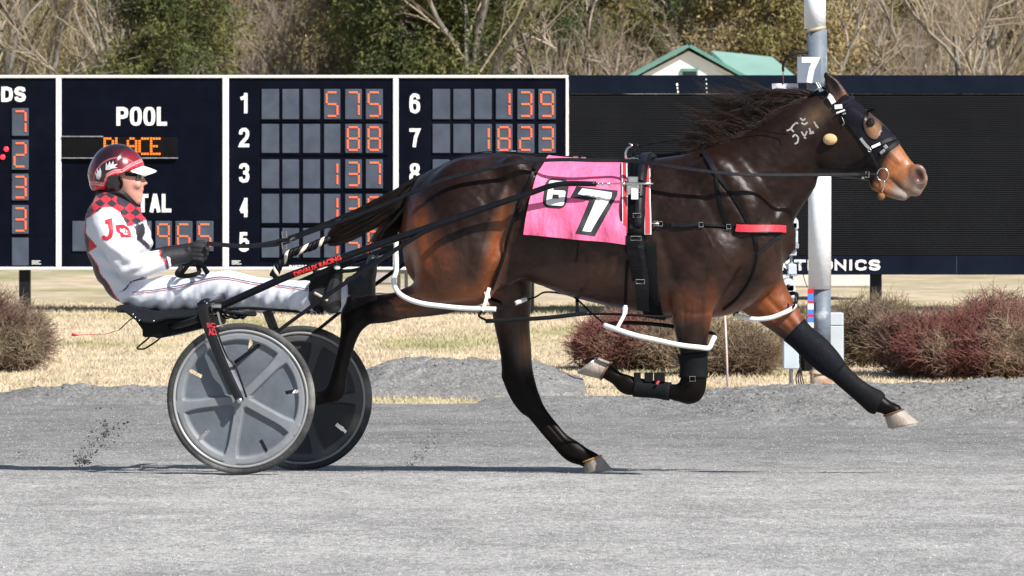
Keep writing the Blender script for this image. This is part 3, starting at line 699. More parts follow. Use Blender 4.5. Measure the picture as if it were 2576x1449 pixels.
# flag-like lamp box hanging left of the plate
t = thing('hanging_banner', 'small white and red banner hanging beside the 7 plate, behind the mane', 'banner', Q(1972, 250, -.02))
for (v0, v1, m_) in ((210, 226, mat('banner_white', (0.62, 0.63, 0.72), 0.6)), (226.3, 250, mat('banner_red', (0.42, 0.012, 0.02), 0.6))):
    G = [[Q(1941 + 1.5 * (v - 210) / 16 + i * 6.6, v, -.03 + 0.006 * math.sin(i * 1.3 + v)) for i in range(11)] for v in np.linspace(v0, v1, 4)]
    mb = MB(); mb.grid(G); mb.grid(np.array(G)[::-1] + [0, 0.003, 0]); mb.build('cloth', m_, t, True)
mb = MB(); mb.tube([Q(1969, 178, -.045), Q(1970, 212, -.03)], 1.4 * SP, 6); mb.build('cord', mat('rust_cord', (0.18, 0.06, 0.03), 0.8), t)

# finish camera stand
MCG = mat('camera_housing_white', (0.60, 0.63, 0.66), 0.45, 0.08, 12); MCG2 = mat('camera_grey', (0.30, 0.33, 0.37), 0.5, 0.1, 12)
ML = mat('lens_black', (0.01, 0.01, 0.012), 0.15)
YS = 11.55
def S_(u, v, dy=0.0): return Wd(u, v, YS) + np.array([0, dy, 0])
st = thing('finish_camera_stand', 'grey stand with two white camera housings left of the numbered post', 'camera stand', S_(1990, 990))
mb = MB(); mb.tube([S_(1990, 990), S_(1990, 660)], 5.5 * SP, 10); mb.tube([S_(1990, 662), S_(1990, 590)], 4 * SP, 10); mb.build('pole', MCG2, st, True)
def sbox(mb, u0, v0, u1, v1, y0, y1, bev=0.004, y=YS):
    a, b_ = Wd(u0, v0, y), Wd(u1, v1, y); mb.box(((a[0] + b_[0]) / 2, (y0 + y1) / 2, (a[2] + b_[2]) / 2), (abs(b_[0] - a[0]) / 2, (y1 - y0) / 2, abs(a[2] - b_[2]) / 2), bev=bev)
mb = MB(); sbox(mb, 1975, 556, 2007, 578, YS - .10, YS + .08, 0.012); mb.tube([S_(1991, 560, -.10), S_(1991, 560, .08)], 16 * SP, 20); h1 = mb.build('camera_housing', MCG, st)
for q_ in ((1976, 579, 2006, 611, .075), (1981, 625, 2003, 643, .05), (1981, 664, 2003, 690, .055)):
    mb = MB(); sbox(mb, *q_[:4], YS - q_[4], YS + q_[4], 0.005); mb.build('motor_box', mat('motor_pale', (0.52, 0.57, 0.63), 0.5, 0.1, 12), st)
mb = MB(); sbox(mb, 1974, 611.5, 2008, 625, YS - .08, YS + .06, .004); mb.build('bracket', MCG2, st)
mb = MB(); sbox(mb, 1978, 690, 2006, 694, YS - .05, YS + .05, .001); mb.build('bracket', MCG2, st)
mb = MB(); sbox(mb, 1966, 712, 1999, 735, YS - .12, YS + .06, 0.012); mb.tube([S_(1982, 716, -.12), S_(1982, 716, .06)], 17 * SP, 20); sbox(mb, 1975, 735, 2000, 752, YS - .08, YS + .03, .01); h2 = mb.build('camera_housing', MCG, st)
for h_, (u, v) in ((h1, (1990, 562)), (h2, (1981, 718))):
    mb = MB(); c = S_(u, v, -.125); mb.tube([c, c + [0, 0.03, 0]], 4.6 * SP, 14); mb.build('lens', ML, h_, True)
mb = MB(); sbox(mb, 1970, 785, 2009, 928, YS - .03, YS + .09, .006); mb.build('junction_box', mat('box_pale', (0.50, 0.57, 0.62), 0.5, 0.12, 8, col2=(0.5, 0.42, 0.3), c2amt=(.66, .72)), st)
mb = MB()
for k in range(4):
    q = cr([S_(2012 + k, 925, .02), S_(2003 + k * 5, 948, .01), S_(2006 + k * 6, 970, 0), S_(2022 + k * 5, 982 + k, 0.0)], 4); mb.tube(q, 1.8 * SP, 6)
mb.tube(cr([S_(1975, 600, -.06), S_(1981, 622, -.07), S_(1976, 640, -.06), S_(1974, 662, -.05), S_(1992, 700, -.05)], 5), 1.2 * SP, 6)
mb.tube(cr([S_(2003, 655, -.05), S_(2015, 668, -.05), S_(2022, 700, -.05), S_(2030, 722, -.05)], 5), 1.0 * SP, 6)
mb.build('cable', MPOST, st, True)
t = thing('electrical_cabinet', 'pale grey electrical cabinet fixed behind the numbered post', 'cabinet', Wd(2105, 912, 12.1))
mb = MB(); sbox(mb, 2085, 786, 2119, 817, 12.0, 12.16, .004, 12.1); mb.build('upper_door', mat('cab_pale', (0.50, 0.54, 0.58), 0.5, 0.08, 7), t)
mb = MB(); sbox(mb, 2085, 818.5, 2119, 912, 12.0, 12.16, .004, 12.1); mb.build('body', MATS['cab_pale'], t)
mb = MB(); mb.tube([Wd(2121, 786, 12.05), Wd(2122, 985, 12.05)], 1.6 * SP, 6); mb.build('conduit', MCG2, t)
mb = MB(); sbox(mb, 2012, 895, 2050, 932, 12.0, 12.1, .004, 12.1); mb.build('lower_box', MPOST, t)

t = thing('marker_stake', 'thin pale pink stake upright in the grass behind the folded foreleg', 'stake', Wd(1830, 1003, 10.6))
mb = MB(); mb.tube([Wd(1831.5, 1003, 10.6), Wd(1828, 890, 10.6), Wd(1823.5, 785, 10.6)], [2.6 * SP, 2.6 * SP, 2.4 * SP], 8); mb.build('shaft', mat('pale_pink', (0.68, 0.50, 0.47), 0.6, 0.1, 9), t, True)
mb = MB(); mb.ball(Wd(1823.5, 785, 10.6), 3.2 * SP); mb.build('cap', mat('stake_cap', (0.6, 0.3, 0.25), 0.6), t, True)

# ---------------------------------------------------------------- woody plants
def prisms(S):                           # S: n x 8 (p0, p1, r0, r1) -> three-sided tapering sticks
    p0, p1, r0, r1 = S[:, :3], S[:, 3:6], S[:, 6:7], S[:, 7:8]; T = p1 - p0; T = T / (np.linalg.norm(T, axis=1, keepdims=True) + 1e-9)
    up = np.where(np.abs(T[:, 2:3]) < 0.9, [[0, 0, 1.0]], [[1.0, 0, 0]]); A = np.cross(T, up); A /= np.linalg.norm(A, axis=1, keepdims=True); Bv = np.cross(T, A)
    V = []
    for p, r in ((p0, r0), (p1, r1)):
        for k in range(3):
            a = k * 2.0944; V.append(p + r * (math.cos(a) * A + math.sin(a) * Bv))
    V = np.stack(V, 1).reshape(-1, 3); f = np.array([(0, 1, 4, 3), (1, 2, 5, 4), (2, 0, 3, 5)])
    return V, (f[None] + (np.arange(len(S)) * 6)[:, None, None]).reshape(-1, 4)
def rot_dir(d, ang, r):
    d = np.asarray(d, float); a = r.normal(size=3); a -= d * np.dot(a, d); a /= np.linalg.norm(a) + 1e-9
    v = d * math.cos(ang) + a * math.sin(ang); return v / np.linalg.norm(v)
def grow(seed, stems, h, r0, levels=5, spread=0.5, up=0.15, kids=(3, 4), thin=0.62, lenf=0.66, gnarl=0.16, first=0.3):
    r = np.random.default_rng(seed); trunk = []; twig = []
    def br(p, d, L, rad, lv):
        n = 5 if lv < 2 else 3 if lv < 4 else 2; q = np.array(p, float); pts = [q]
        for i in range(n):
            d = d + r.normal(0, gnarl, 3); d[2] += up * (0.4 if lv else 0.8) * 0.5; d /= np.linalg.norm(d); q = q + d * L / n; pts.append(q)
        for i in range(n):
            a = rad * (1 - 0.45 * i / n); b_ = rad * (1 - 0.45 * (i + 1) / n)
            (trunk if lv < 2 else twig).append((*pts[i], *pts[i + 1], a, b_))
        if lv >= levels: return
        k = r.integers(kids[0], kids[1] + 1) + (2 if lv < 2 else 0)
        for j in range(k):
            t = first + (1 - first) * (j + r.random()) / k; f = min(n - 1, int(t * n)); s_ = pts[f] + (pts[f + 1] - pts[f]) * (t * n - f)
            br(s_, rot_dir(d, spread * (0.6 + 0.7 * r.random()), r), L * lenf * (0.7 + 0.5 * r.random()) * (1.05 - 0.35 * t), rad * thin * (0.7 + 0.3 * r.random()) * (1 - .3 * t), lv + 1)
    for i in range(stems):
        a = r.random() * 6.28; s0 = 0 if stems == 1 else 0.18 + 0.4 * r.random()
        d = np.array([math.cos(a) * math.sin(s0), math.sin(a) * math.sin(s0), math.cos(s0)])
        br((0.15 * math.cos(a) * (stems > 1), 0.15 * math.sin(a) * (stems > 1), 0), d, h * (0.8 + 0.3 * r.random()), r0 * (0.7 + .5 * r.random() if stems > 1 else 1), 0)
    return np.array(trunk), np.array(twig)
MBARK = mat('grey_bark', (0.22, 0.195, 0.165), 0.9, 0.3, 3.0, 0.6, 6, bdist=0.05)
MTWG = mat('pale_twigs', (0.37, 0.30, 0.245), 0.85, 0.3, 1.2, col2=(0.23, 0.18, 0.13))
MTWG2 = mat('olive_twigs', (0.36, 0.30, 0.20), 0.85, 0.3, 1.2, col2=(0.32, 0.25, 0.20))
MDBARK = mat('dark_bark', (0.11, 0.09, 0.075), 0.9, 0.3, 3.0)
def mesh_of(V, Fs, m, name):
    o = mk(name, V, Fs, m); me = o.data; off = np.array(o.location); co = np.empty(len(me.vertices) * 3, np.float32); me.vertices.foreach_get('co', co)
    co = co.reshape(-1, 3) + off; me.vertices.foreach_set('co', co.astype(np.float32).ravel()); me.update(); bpy.data.objects.remove(o); return me
protos = []
specs = [(21, 1, 5.2, 0.13, 5, 0.62, 0.2), (22, 1, 6.0, 0.13, 5, 0.5, 0.25), (23, 6, 4.2, 0.055, 5, 0.45, 0.25), (24, 6, 3.6, 0.05, 5, 0.5, 0.2), (25, 1, 5.0, 0.20, 5, 0.75, 0.08)]
for k, (sd_, ns, h, r0, lv, sp, up) in enumerate(specs):
    tr, tw = grow(sd_, ns, h, r0, lv, sp, up, kids=(3, 4))
    a = prisms(tr); b_ = prisms(tw); protos.append((mesh_of(*a, MBARK, 'trunk'), mesh_of(*b_, MTWG if k % 2 == 0 else MTWG2, 'branches')))
def place(meshes, names, loc, rz, s_, label, cat, name, group):
    t = thing(name, label, cat, loc, group); t.rotation_euler = (0, 0, rz); t.scale = (s_, s_, s_)
    for me, nm in zip(meshes, names):
        o = bpy.data.objects.new(nm, me); COL.objects.link(o); o.parent = t
    return t
def gz_far(x, y): return float(hill_z(np.array([x]), np.array([y]))[0]) if y > 110 else -1.5
bare = [  # (u at the board line, depth, prototype, scale)
 (-40, 92, 0, 1.0), (25, 88, 1, 1.0), (90, 95, 3, 1.0), (150, 86, 0, .85), (228, 84, 1, .85), (275, 92, 3, .95), (345, 97, 3, .85),
 (650, 84, 2, .95), (700, 86, 3, 1.0), (560, 92, 2, .9), (860, 92, 3, .85),
 (1290, 79, 3, .8), (1450, 81, 4, .85), (1545, 82, 3, .85), (1640, 84, 0, .8), (1905, 79, 3, .8), (1990, 80, 0, .75), (1228, 78, 1, 1.1), (1395, 86, 4, 1.0), (1335, 97, 3, .8), (1505, 92, 3, .85), (1570, 88, 0, .8), (1735, 93, 4, .8),
 (2105, 88, 3, .95), (2180, 95, 0, .9), (2265, 88, 2, .9), (2340, 96, 3, .9), (2425, 88, 0, .85), (2470, 84, 1, .85), (2530, 93, 2, .95), (2585, 90, 1, .9)]
NM = {0: 'wide twiggy bare tree', 1: 'slender bare tree', 2: 'fan-shaped multi-stemmed bare tree', 3: 'low bushy bare tree', 4: 'stout crooked bare beech'}
ORD = ['', 'second', 'third', 'fourth', 'fifth', 'sixth', 'seventh', 'eighth', 'ninth', 'tenth']
POSN = lambda u: ('above the DS and POOL sections' if u < 575 else 'above rows 1 to 5' if u < 1000 else 'above rows 6 to 8' if u < 1430 else 'left of the house' if u < 1650 else 'behind the house' if u < 2010 else 'right of the numbered post')
seen = {}
for u, y, k, s_ in sorted(bare):
    x = (u - 1288) * (y - CY) / F; lb = NM[k] + ', ' + POSN(u).replace('rows 1 to 5', 'rows one to five').replace('rows 6 to 8', 'rows six to eight'); seen[lb] = seen.get(lb, 0) + 1
    if seen[lb] > 1: lb += ', ' + ORD[seen[lb] - 1] + ' from left'
    place(protos[k], ('trunk', 'branches'), (x, y, gz_far(x, y)), u * 0.7, s_, lb, 'tree', 'bare_tree', 'bare trees behind the boards')
# evergreens: drooping sprays of needles
def evergreen(seed, h, rad, n):
    r = np.random.default_rng(seed); tr = np.array([(0, 0, 0, 0.1, 0, h * .5, .16, .1), (0.1, 0, h * .5, 0, 0, h, .1, .02)]); V = []
    nb = 150; sticks = []
    cs = []
    for i in range(nb):
        z = h * (0.06 + 0.93 * i / nb); a = r.random() * 6.28; L = rad * (1 - (z / h)) ** 0.8 * (0.6 + 0.5 * r.random()) + 0.15
        d = np.array([math.cos(a), math.sin(a), -0.12]); m_ = int(14 + 60 * L / rad); e = np.array([0, 0, z]) + d * L; sticks.append((0, 0, z, *e, .03, .006))
        t = 0.25 + 0.75 * r.random(m_); q = np.array([0, 0, z]) + d * (L * t)[:, None]; q = q + r.normal(0, 0.11, (m_, 3)) * (0.4 + t)[:, None]; q[:, 2] -= 0.18 * t * t * L; cs.append(q)
    c = np.concatenate(cs); k = max(1, n // len(c)); c = np.repeat(c, k, 0) + r.normal(0, 0.07, (len(c) * k, 3)); m_ = len(c)
    d1 = r.normal(size=(m_, 3)) * 0.042; d1[:, 2] -= 0.02; d2 = r.normal(size=(m_, 3)) * 0.015
    V = np.stack([c - d2, c + d2, c + d1], 1).reshape(-1, 3)
    return tr, np.array(sticks), V
ev = []
ME = [mat('needles_dark', (0.055, 0.075, 0.026), 0.8, 0.5, 1.4, col2=(0.14, 0.135, 0.045), spec=.2), mat('needles_olive', (0.19, 0.165, 0.062), 0.8, 0.45, 1.4, col2=(0.30, 0.23, 0.12), spec=.2)]
for k, (sd_, h, rad, n) in enumerate([(31, 9, 2.3, 62000), (32, 8, 2.6, 62000)]):
    tr, stx, V = evergreen(sd_, h, rad, n); a = prisms(np.concatenate([tr, stx])); tm = mesh_of(*a, MDBARK, 'trunk')
    for q in (0, 1):
        ev.append((tm, mesh_of(V, np.arange(len(V)).reshape(-1, 3), ME[q], 'crown')))
egs = [(60, 108, 3), (170, 112, 1), (250, 116, 3), (345, 96, 0), (415, 80, 2), (462, 84, 0), (540, 100, 3), (600, 104, 1), (680, 102, 3), (765, 104, 1), (840, 100, 3), (905, 96, 1), (975, 86, 3), (1025, 84, 1), (1020, 79, 2), (1085, 82, 0), (1150, 80, 2),
       (1200, 92, 3), (1275, 90, 0), (1330, 88, 2), (1440, 94, 0), (1500, 98, 3), (1560, 99, 2), (1640, 102, 3), (1710, 100, 0), (1790, 96, 2), (1880, 84, 1), (1945, 80, 3), (2000, 84, 1),
       (2110, 98, 3), (2190, 100, 1), (2270, 100, 3), (2350, 104, 1), (2440, 100, 3), (2530, 102, 1), (2610, 100, 3), (-20, 110, 3)]
seen = {}
for u, y, k in sorted(egs):
    x = (u - 1288) * (y - CY) / F; s_ = 0.85 + 0.3 * rnd.random()
    lb = ('deep green' if k in (0, 2) else 'yellowish olive') + ' evergreen ' + POSN(u).replace('rows 1 to 5', 'rows one to five').replace('rows 6 to 8', 'rows six to eight'); seen[lb] = seen.get(lb, 0) + 1
    lb = lb + ', ' + (['first'] + ORD[1:])[seen[lb] - 1] + ' from left'
    place(ev[k], ('trunk', 'crown'), (x, y, gz_far(x, y)), u, s_, lb, 'tree', 'evergreen_tree', 'evergreens at the wood edge')

# shrubs near the track
def shrub(name, label, u0, u1, vtop, y, seed, mt, n=700, red=0.0, bare_=False):
    a, b_ = Wd(u0, 900, y), Wd(u1, 900, y); cx = (a[0] + b_[0]) / 2; R = (b_[0] - a[0]) / 2; gz = float(base_z(y)); H = Wd(0, vtop, y)[2] - gz
    t = thing(name, label, 'shrub', (cx, y, gz)); r = np.random.default_rng(seed); S = []; ST = []
    for i in range(n):
        az = r.random() * 6.283; q = math.sqrt(r.random()); tx, ty = R * q * math.cos(az), min(R, .75) * q * math.sin(az)
        top = H * (0.87 + 0.16 * math.sin(tx * 4.1 + seed) * math.cos(tx * 2.3 + seed * 2)) * (math.sqrt(max(0.05, 1 - (q * 0.93) ** 2.4)) * (0.62 + 0.42 * r.random()) + 0.08 * r.normal())
        if bare_: top = H * (0.45 + 0.6 * r.random())
        b0 = np.array([cx + tx * 0.22, y + ty * 0.22, gz - 0.02]); e = np.array([cx + tx, y + ty, gz + top]); mid = (b0 + e) / 2 + np.array([tx, ty, 0]) * 0.22 + r.normal(0, 0.03, 3)
        pts = cr([b0, mid, e], 3); rr = np.linspace(0.0075, 0.0022, len(pts)) * (0.7 + 0.6 * r.random())
        for k in range(len(pts) - 1): (ST if k < 2 else S).append((*pts[k], *pts[k + 1], rr[k], rr[k + 1]))
        for k in range(2, len(pts)):
            for _ in range(5 if k > 3 else 3):
                d = (pts[k] - pts[k - 1]); d /= np.linalg.norm(d) + 1e-9; d2 = rot_dir(d, 0.7 + 0.5 * r.random(), r); L = 0.05 + 0.10 * r.random(); s0 = pts[k - 1] + (pts[k] - pts[k - 1]) * r.random()
                S.append((*s0, *(s0 + d2 * L), 0.0028, 0.0012))
                d3 = rot_dir(d2, 0.7, r); S.append((*(s0 + d2 * L * .5), *(s0 + d2 * L * .5 + d3 * L * .7), 0.0022, 0.001))
    V, Fs = prisms(np.array(ST)); mk('stems', V, Fs, mat('shrub_stem', (0.30, 0.24, 0.17), 0.9, 0.3, 6), t)
    V, Fs = prisms(np.array(S)); mk('twigs', V, Fs, mt, t)
MR1 = mat('barberry_twigs', (0.17, 0.088, 0.070), 0.85, 0.4, 5, col2=(0.25, 0.20, 0.14), c2amt=(0.44, 0.6))
MR2 = mat('purple_twigs', (0.175, 0.062, 0.052), 0.85, 0.4, 5, col2=(0.25, 0.18, 0.125), c2amt=(0.43, 0.58))
MT1 = mat('tan_twigs', (0.28, 0.21, 0.13), 0.85, 0.35, 5, col2=(0.17, 0.12, 0.08))
MT2 = mat('dark_twigs', (0.17, 0.12, 0.085), 0.85, 0.35, 5, col2=(0.28, 0.24, 0.13))
shrub('barberry_bush', 'reddish brown bare bush at the left edge, in front of the tote board post', -190, 128, 700, 15.5, 41, MR1, 620)
shrub('barberry_bush', 'dark red twiggy bush under the horse, between its legs', 1438, 1760, 772, 16.0, 42, MR2, 560)
shrub('bare_bush', 'tangled tan bush behind the pink stake', 1700, 1965, 800, 15.0, 43, MT1, 400)
shrub('barberry_bush', 'large purple red bush at the right edge', 2255, 2680, 738, 14.6, 44, MR2, 960)
shrub('bare_bush', 'thin dark bush with bare forked stems right of the numbered post', 2110, 2290, 765, 16.2, 45, MT2, 330, bare_=True)
shrub('bare_bush', 'low reddish brown bush in front of the video board post', 2200, 2370, 800, 14.9, 46, MR1, 300, bare_=True)
shrub('bare_bush', 'sparse pale bush directly behind the numbered post', 1960, 2130, 790, 17.0, 47, MT1, 200, bare_=True)

# house with the green roof beyond the video board
YH = 72.0; SH = (YH - CY) / F
def H_(u, v, dy=0): return Wd(u, v, YH) + np.array([0, dy, 0])
hs = thing('house', 'white gabled house with pale green metal roof rising behind the video board', 'house', (H_(1735, 400)[0], YH, -1.6))
zb = -1.6; ap = H_(1733, 119); el = H_(1560, 212); er = H_(1918, 222)
MWH = mat('house_white', (0.78, 0.77, 0.76), 0.7, 0.08, 1.5, col2=(0.5, 0.48, 0.46), c2amt=(0.62, 0.75)); MGT = mat('green_trim', (0.10, 0.24, 0.20), 0.6); MGR2 = mat('green_roof', (0.22, 0.37, 0.32), 0.45, 0.12, 0.8)
mb = MB(); poly = [(el[0] + .1, zb), (er[0] - .1, zb), (er[0] - .1, er[2] + .02), (ap[0], ap[2] - .06), (el[0] + .1, el[2] + .02)]
mb.prism([(p[0], p[1]) for p in poly], np.array([1., 0, 0]), np.array([0, 0, 1.]), np.array([0, 1., 0]), (0, YH, 0), 3.5); mb.build('wall', MWH, hs)
def slab(name, p0, p1, y0, y1, th, m, shift=0.0):
    d = p1 - p0; n = np.array([-d[2], 0, d[0]]); n /= np.linalg.norm(n); n = n if n[2] > 0 else -n
    V = []
    for yy, dx in ((y0, 0), (y1, shift)):
        for p, k in ((p0, 0), (p1, 0), (p1, 1), (p0, 1)): V.append(np.array([p[0] + dx, yy, p[2]]) + n * th * k)
    mb = MB(); mb.add(V, [(0, 1, 2, 3), (7, 6, 5, 4), (0, 4, 5, 1), (1, 5, 6, 2), (2, 6, 7, 3), (3, 7, 4, 0)]); return mb.build(name, m, hs)
slab('roof', ap, el, YH - 0.12, YH + 3.6, 0.05, MGR2, 0); slab('roof', ap, er, YH - 0.12, YH + 3.6, 0.05, MGR2, 0)
slab('gable_trim', ap, el, YH - 0.16, YH - 0.125, 0.055, MGT); slab('gable_trim', ap, er, YH - 0.16, YH - 0.125, 0.055, MGT)
a, b_ = H_(1713, 172, -.02), H_(1756, 230, -.02)
mb = MB(); mb.box(((a[0] + b_[0]) / 2, YH - .01, (a[2] + b_[2]) / 2), ((b_[0] - a[0]) / 2, .04, (a[2] - b_[2]) / 2)); w_ = mb.build('window', MGT, hs)
mb = MB(); mb.box(((a[0] + b_[0]) / 2, YH - .055, (a[2] + b_[2]) / 2 - .02), ((b_[0] - a[0]) / 2 - .03, .006, (a[2] - b_[2]) / 2 - .03)); mb.build('pane', mat('dark_glass', (0.02, 0.025, 0.03), 0.1), w_)
# rear wing whose long roof runs to the right
r0_, r1_, r2_, r3_ = H_(1795, 126, 1.2), H_(1950, 142, 1.2), H_(2010, 200, -.3), H_(1880, 215, -.3)
mb = MB(); mb.add([r0_, r1_, r2_, r3_, r0_ - [0, 0, .06], r1_ - [0, 0, .06], r2_ - [0, 0, .06], r3_ - [0, 0, .06]], [(0, 1, 2, 3), (7, 6, 5, 4), (0, 4, 5, 1), (1, 5, 6, 2), (2, 6, 7, 3), (3, 7, 4, 0)]); mb.build('wing_roof', MGR2, hs)
mb = MB(); mb.box(((r3_[0] + r2_[0]) / 2, YH + 0.8, (zb + r2_[2]) / 2 - .1), ((r2_[0] - r3_[0]) / 2, 0.9, (r2_[2] - zb) / 2 - .12)); mb.build('wing_wall', MWH, hs)
# slim pole in front of the house and a vent pipe
# ================================================================ THE HORSE
CL = 0.60                                  # lateral position of the horse's centre line
hb = Body((0.20, 0.05, -0.02), (3.55, 1.15, 1.98), 0.0085)
def stn(u, vt, vb, w, lat=CL):
    a = Rg(u, vt, lat); b = Rg(u, vb, lat); return (a[0], a[2], b[2], w, lat)
hb.loft([stn(1014, 560, 600, .03), stn(1026, 497, 680, .13), stn(1050, 452, 715, .19), stn(1090, 425, 735, .235), stn(1150, 399, 735, .268), stn(1220, 387, 715, .285), stn(1290, 387, 700, .285),
         stn(1350, 394, 712, .275), stn(1420, 401, 740, .285), stn(1500, 406, 762, .30), stn(1580, 406, 780, .30), stn(1660, 398, 794, .285), stn(1740, 386, 800, .262),
         stn(1810, 378, 797, .245), stn(1870, 390, 778, .225), stn(1925, 430, 745, .20), stn(1952, 500, 705, .15), stn(1974, 548, 655, .06)], p=2.15)
# flatten the spine a little and give the neck
hb.chain([node(1800, 530, CL, 150, .19), node(1868, 474, CL, 124, .15), node(1958, 402, CL, 97, .105), node(2022, 345, CL, 90, .085), node(2078, 300, CL, 70, .075)], 0.03)
hb.chain([node(1930, 560, CL, 58, .15), node(1975, 520, CL, 36, .09), node(2020, 455, CL, 34, .06)], 0.03)
# head
hb.chain([node(2098, 283, CL, 56, .074), node(2142, 345, CL, 76, .088), node(2180, 372, CL, 72, .080), node(2222, 405, CL, 57, .058), node(2252, 430, CL, 47, .047), node(2278, 447, CL, 40, .048), node(2300, 452, CL, 33, .047)], 0.012)
hb.chain([node(2090, 385, CL, 58, .068), node(2120, 402, CL, 44, .076), node(2170, 425, CL, 26, .05)], 0.02)          # cheek and jaw
hb.chain([node(2205, 462, CL, 18, .034), node(2240, 478, CL, 19, .036), node(2272, 490, CL, 15, .034)], 0.01)
hb.chain([node(2275, 462, CL, 26, .042), node(2303, 478, CL, 17, .036)], .012)        # lower lip and chin
hb.chain([node(2238, 448, CL - .058, 3, .03), node(2254, 460, CL - .055, 3, .03), node(2270, 474, CL - .052, 2.5, .03), node(2292, 492, CL - .045, 2, .03)], 0.004, carve=True)
for s_ in (-1, 1):
    hb.chain([node(2140, 290, CL + s_ * .060, 22, .022), node(2190, 322, CL + s_ * .062, 16, .02)], 0.015)           # brow and eye socket ridge
    hb.chain([node(2215, 365, CL + s_ * .052, 9, .012), node(2262, 408, CL + s_ * .040, 6, .010)], 0.012)            # facial crest
    hb.chain([node(2308, 434, CL + s_ * .038, 22, .024), node(2316, 450, CL + s_ * .036, 19, .022)], 0.010)          # nostril rim
    hb.chain([node(2308, 437, CL + s_ * .066, 12, .028), node(2313, 450, CL + s_ * .064, 12, .028)], 0.005, carve=True)
    hb.chain([node(2191, 308, CL + s_ * .098, 12, .018)], 0.006, carve=True)
    e0 = CL + s_ * .048                                                                                           # ears, laid slightly back
    hb.chain([node(2108, 245, e0, 26, .022), node(2096, 218, e0 + s_ * .006, 21, .018), node(2082, 192, e0 + s_ * .01, 11, .010), node(2073, 179, e0 + s_ * .012, 4, .005)], 0.012)
    hb.chain([node(2104, 238, e0 + s_ * .024, 13, .014), node(2094, 216, e0 + s_ * .026, 11, .014), node(2082, 196, e0 + s_ * .024, 5, .010)], 0.006, carve=True)
    # large muscles
    hb.chain([node(1800, 450, CL + s_ * .165, 60, .06), node(1850, 530, CL + s_ * .18, 62, .06), node(1880, 620, CL + s_ * .160, 58, .06)], 0.07)      # shoulder blade
    hb.chain([node(1730, 560, CL + s_ * .215, 70, .05), node(1760, 660, CL + s_ * .205, 70, .065)], 0.04)                                              # triceps
    hb.chain([node(1905, 610, CL + s_ * .095, 62, .10), node(1925, 680, CL + s_ * .10, 42, .08)], 0.06)                                              # breast
    hb.chain([node(1175, 490, CL + s_ * .165, 86, .09), node(1120, 570, CL + s_ * .175, 92, .095)], 0.07)                                              # croup
    hb.chain([node(1296, 425, CL + s_ * .185, 34, .06), node(1330, 450, CL + s_ * .20, 26, .05)], 0.06)                                                # point of hip
    hb.chain([node(2095, 380, CL + s_ * .06, 44, .02)], 0.03)
# jugular groove
for s_ in (-1, 1):
    hb.chain([node(1922, 560, CL + s_ * .235, 16, .03), node(1965, 490, CL + s_ * .175, 14, .03), node(2030, 420, CL + s_ * .135, 12, .03)], 0.05, carve=True)
    hb.chain([node(1262, 560, CL + s_ * .325, 10, .03), node(1240, 650, CL + s_ * .325, 10, .03), node(1222, 720, CL + s_ * .27, 10, .03)], 0.045, carve=True)
    hb.chain([node(1075, 520, CL + s_ * .325, 8, .04), node(1068, 620, CL + s_ * .31, 8, .04), node(1082, 700, CL + s_ * .27, 8, .04)], 0.04, carve=True)
    hb.chain([node(1690, 640, CL + s_ * .335, 10, .03), node(1668, 740, CL + s_ * .30, 10, .03)], 0.045, carve=True)
    hb.chain([node(1815, 640, CL + s_ * .31, 10, .03), node(1850, 720, CL + s_ * .26, 10, .03)], 0.045, carve=True)
def leg(nodes, k=0.022): hb.chain([node(*q) for q in nodes], k)
# near hind, driven right back
leg([(1165, 560, .41, 105, .13), (1150, 640, .40, 110, .135), (1128, 700, .415, 84, .12), (1078, 745, .43, 50, .09), (1020, 764, .44, 37, .065), (968, 776, .445, 36, .055), (920, 780, .45, 37, .048), (893, 798, .45, 36, .044)], .03)
leg([(893, 790, .45, 34, .044), (884, 822, .45, 27, .036), (874, 860, .45, 21, .029), (862, 905, .455, 20, .027), (850, 955, .455, 22, .030), (842, 985, .455, 25, .035), (815, 1000, .455, 18, .028), (786, 1004, .455, 21, .034)], .015)
leg([(884, 756, .45, 14, .028), (900, 790, .45, 18, .030)], .015)                  # point of hock
leg([(1215, 650, .395, 62, .10), (1195, 715, .40, 52, .085)], .04)                 # stifle
# far hind, swinging forward
leg([(1230, 600, .76, 95, .12), (1265, 680, .77, 72, .11), (1283, 750, .77, 54, .088), (1288, 815, .77, 45, .066), (1297, 880, .77, 40, .054), (1302, 935, .77, 39, .048), (1316, 985, .77, 37, .044), (1330, 1015, .77, 31, .038)], .03)
leg([(1325, 1000, .77, 30, .038), (1352, 1040, .77, 25, .030), (1382, 1078, .77, 24, .028), (1412, 1112, .77, 24, .030), (1440, 1135, .77, 28, .036), (1466, 1148, .77, 24, .030), (1490, 1160, .77, 23, .034)], .015)
leg([(1277, 945, .77, 16, .028), (1296, 975, .77, 20, .030)], .015)
# near fore, folded under
leg([(1790, 640, .40, 80, .10), (1752, 720, .41, 66, .09), (1742, 770, .42, 53, .078), (1741, 820, .42, 45, .064), (1743, 870, .42, 35, .054), (1745, 915, .42, 31, .046), (1745, 955, .42, 33, .046), (1738, 985, .42, 31, .044)], .03)
leg([(1742, 975, .42, 32, .044), (1715, 988, .42, 24, .036), (1680, 984, .42, 19, .028), (1640, 979, .42, 18, .027), (1604, 974, .42, 20, .030), (1578, 968, .42, 25, .036), (1552, 952, .42, 18, .029), (1528, 934, .42, 21, .034)], .014)
leg([(1728, 1000, .42, 15, .03), (1745, 985, .42, 22, .035)], .014)
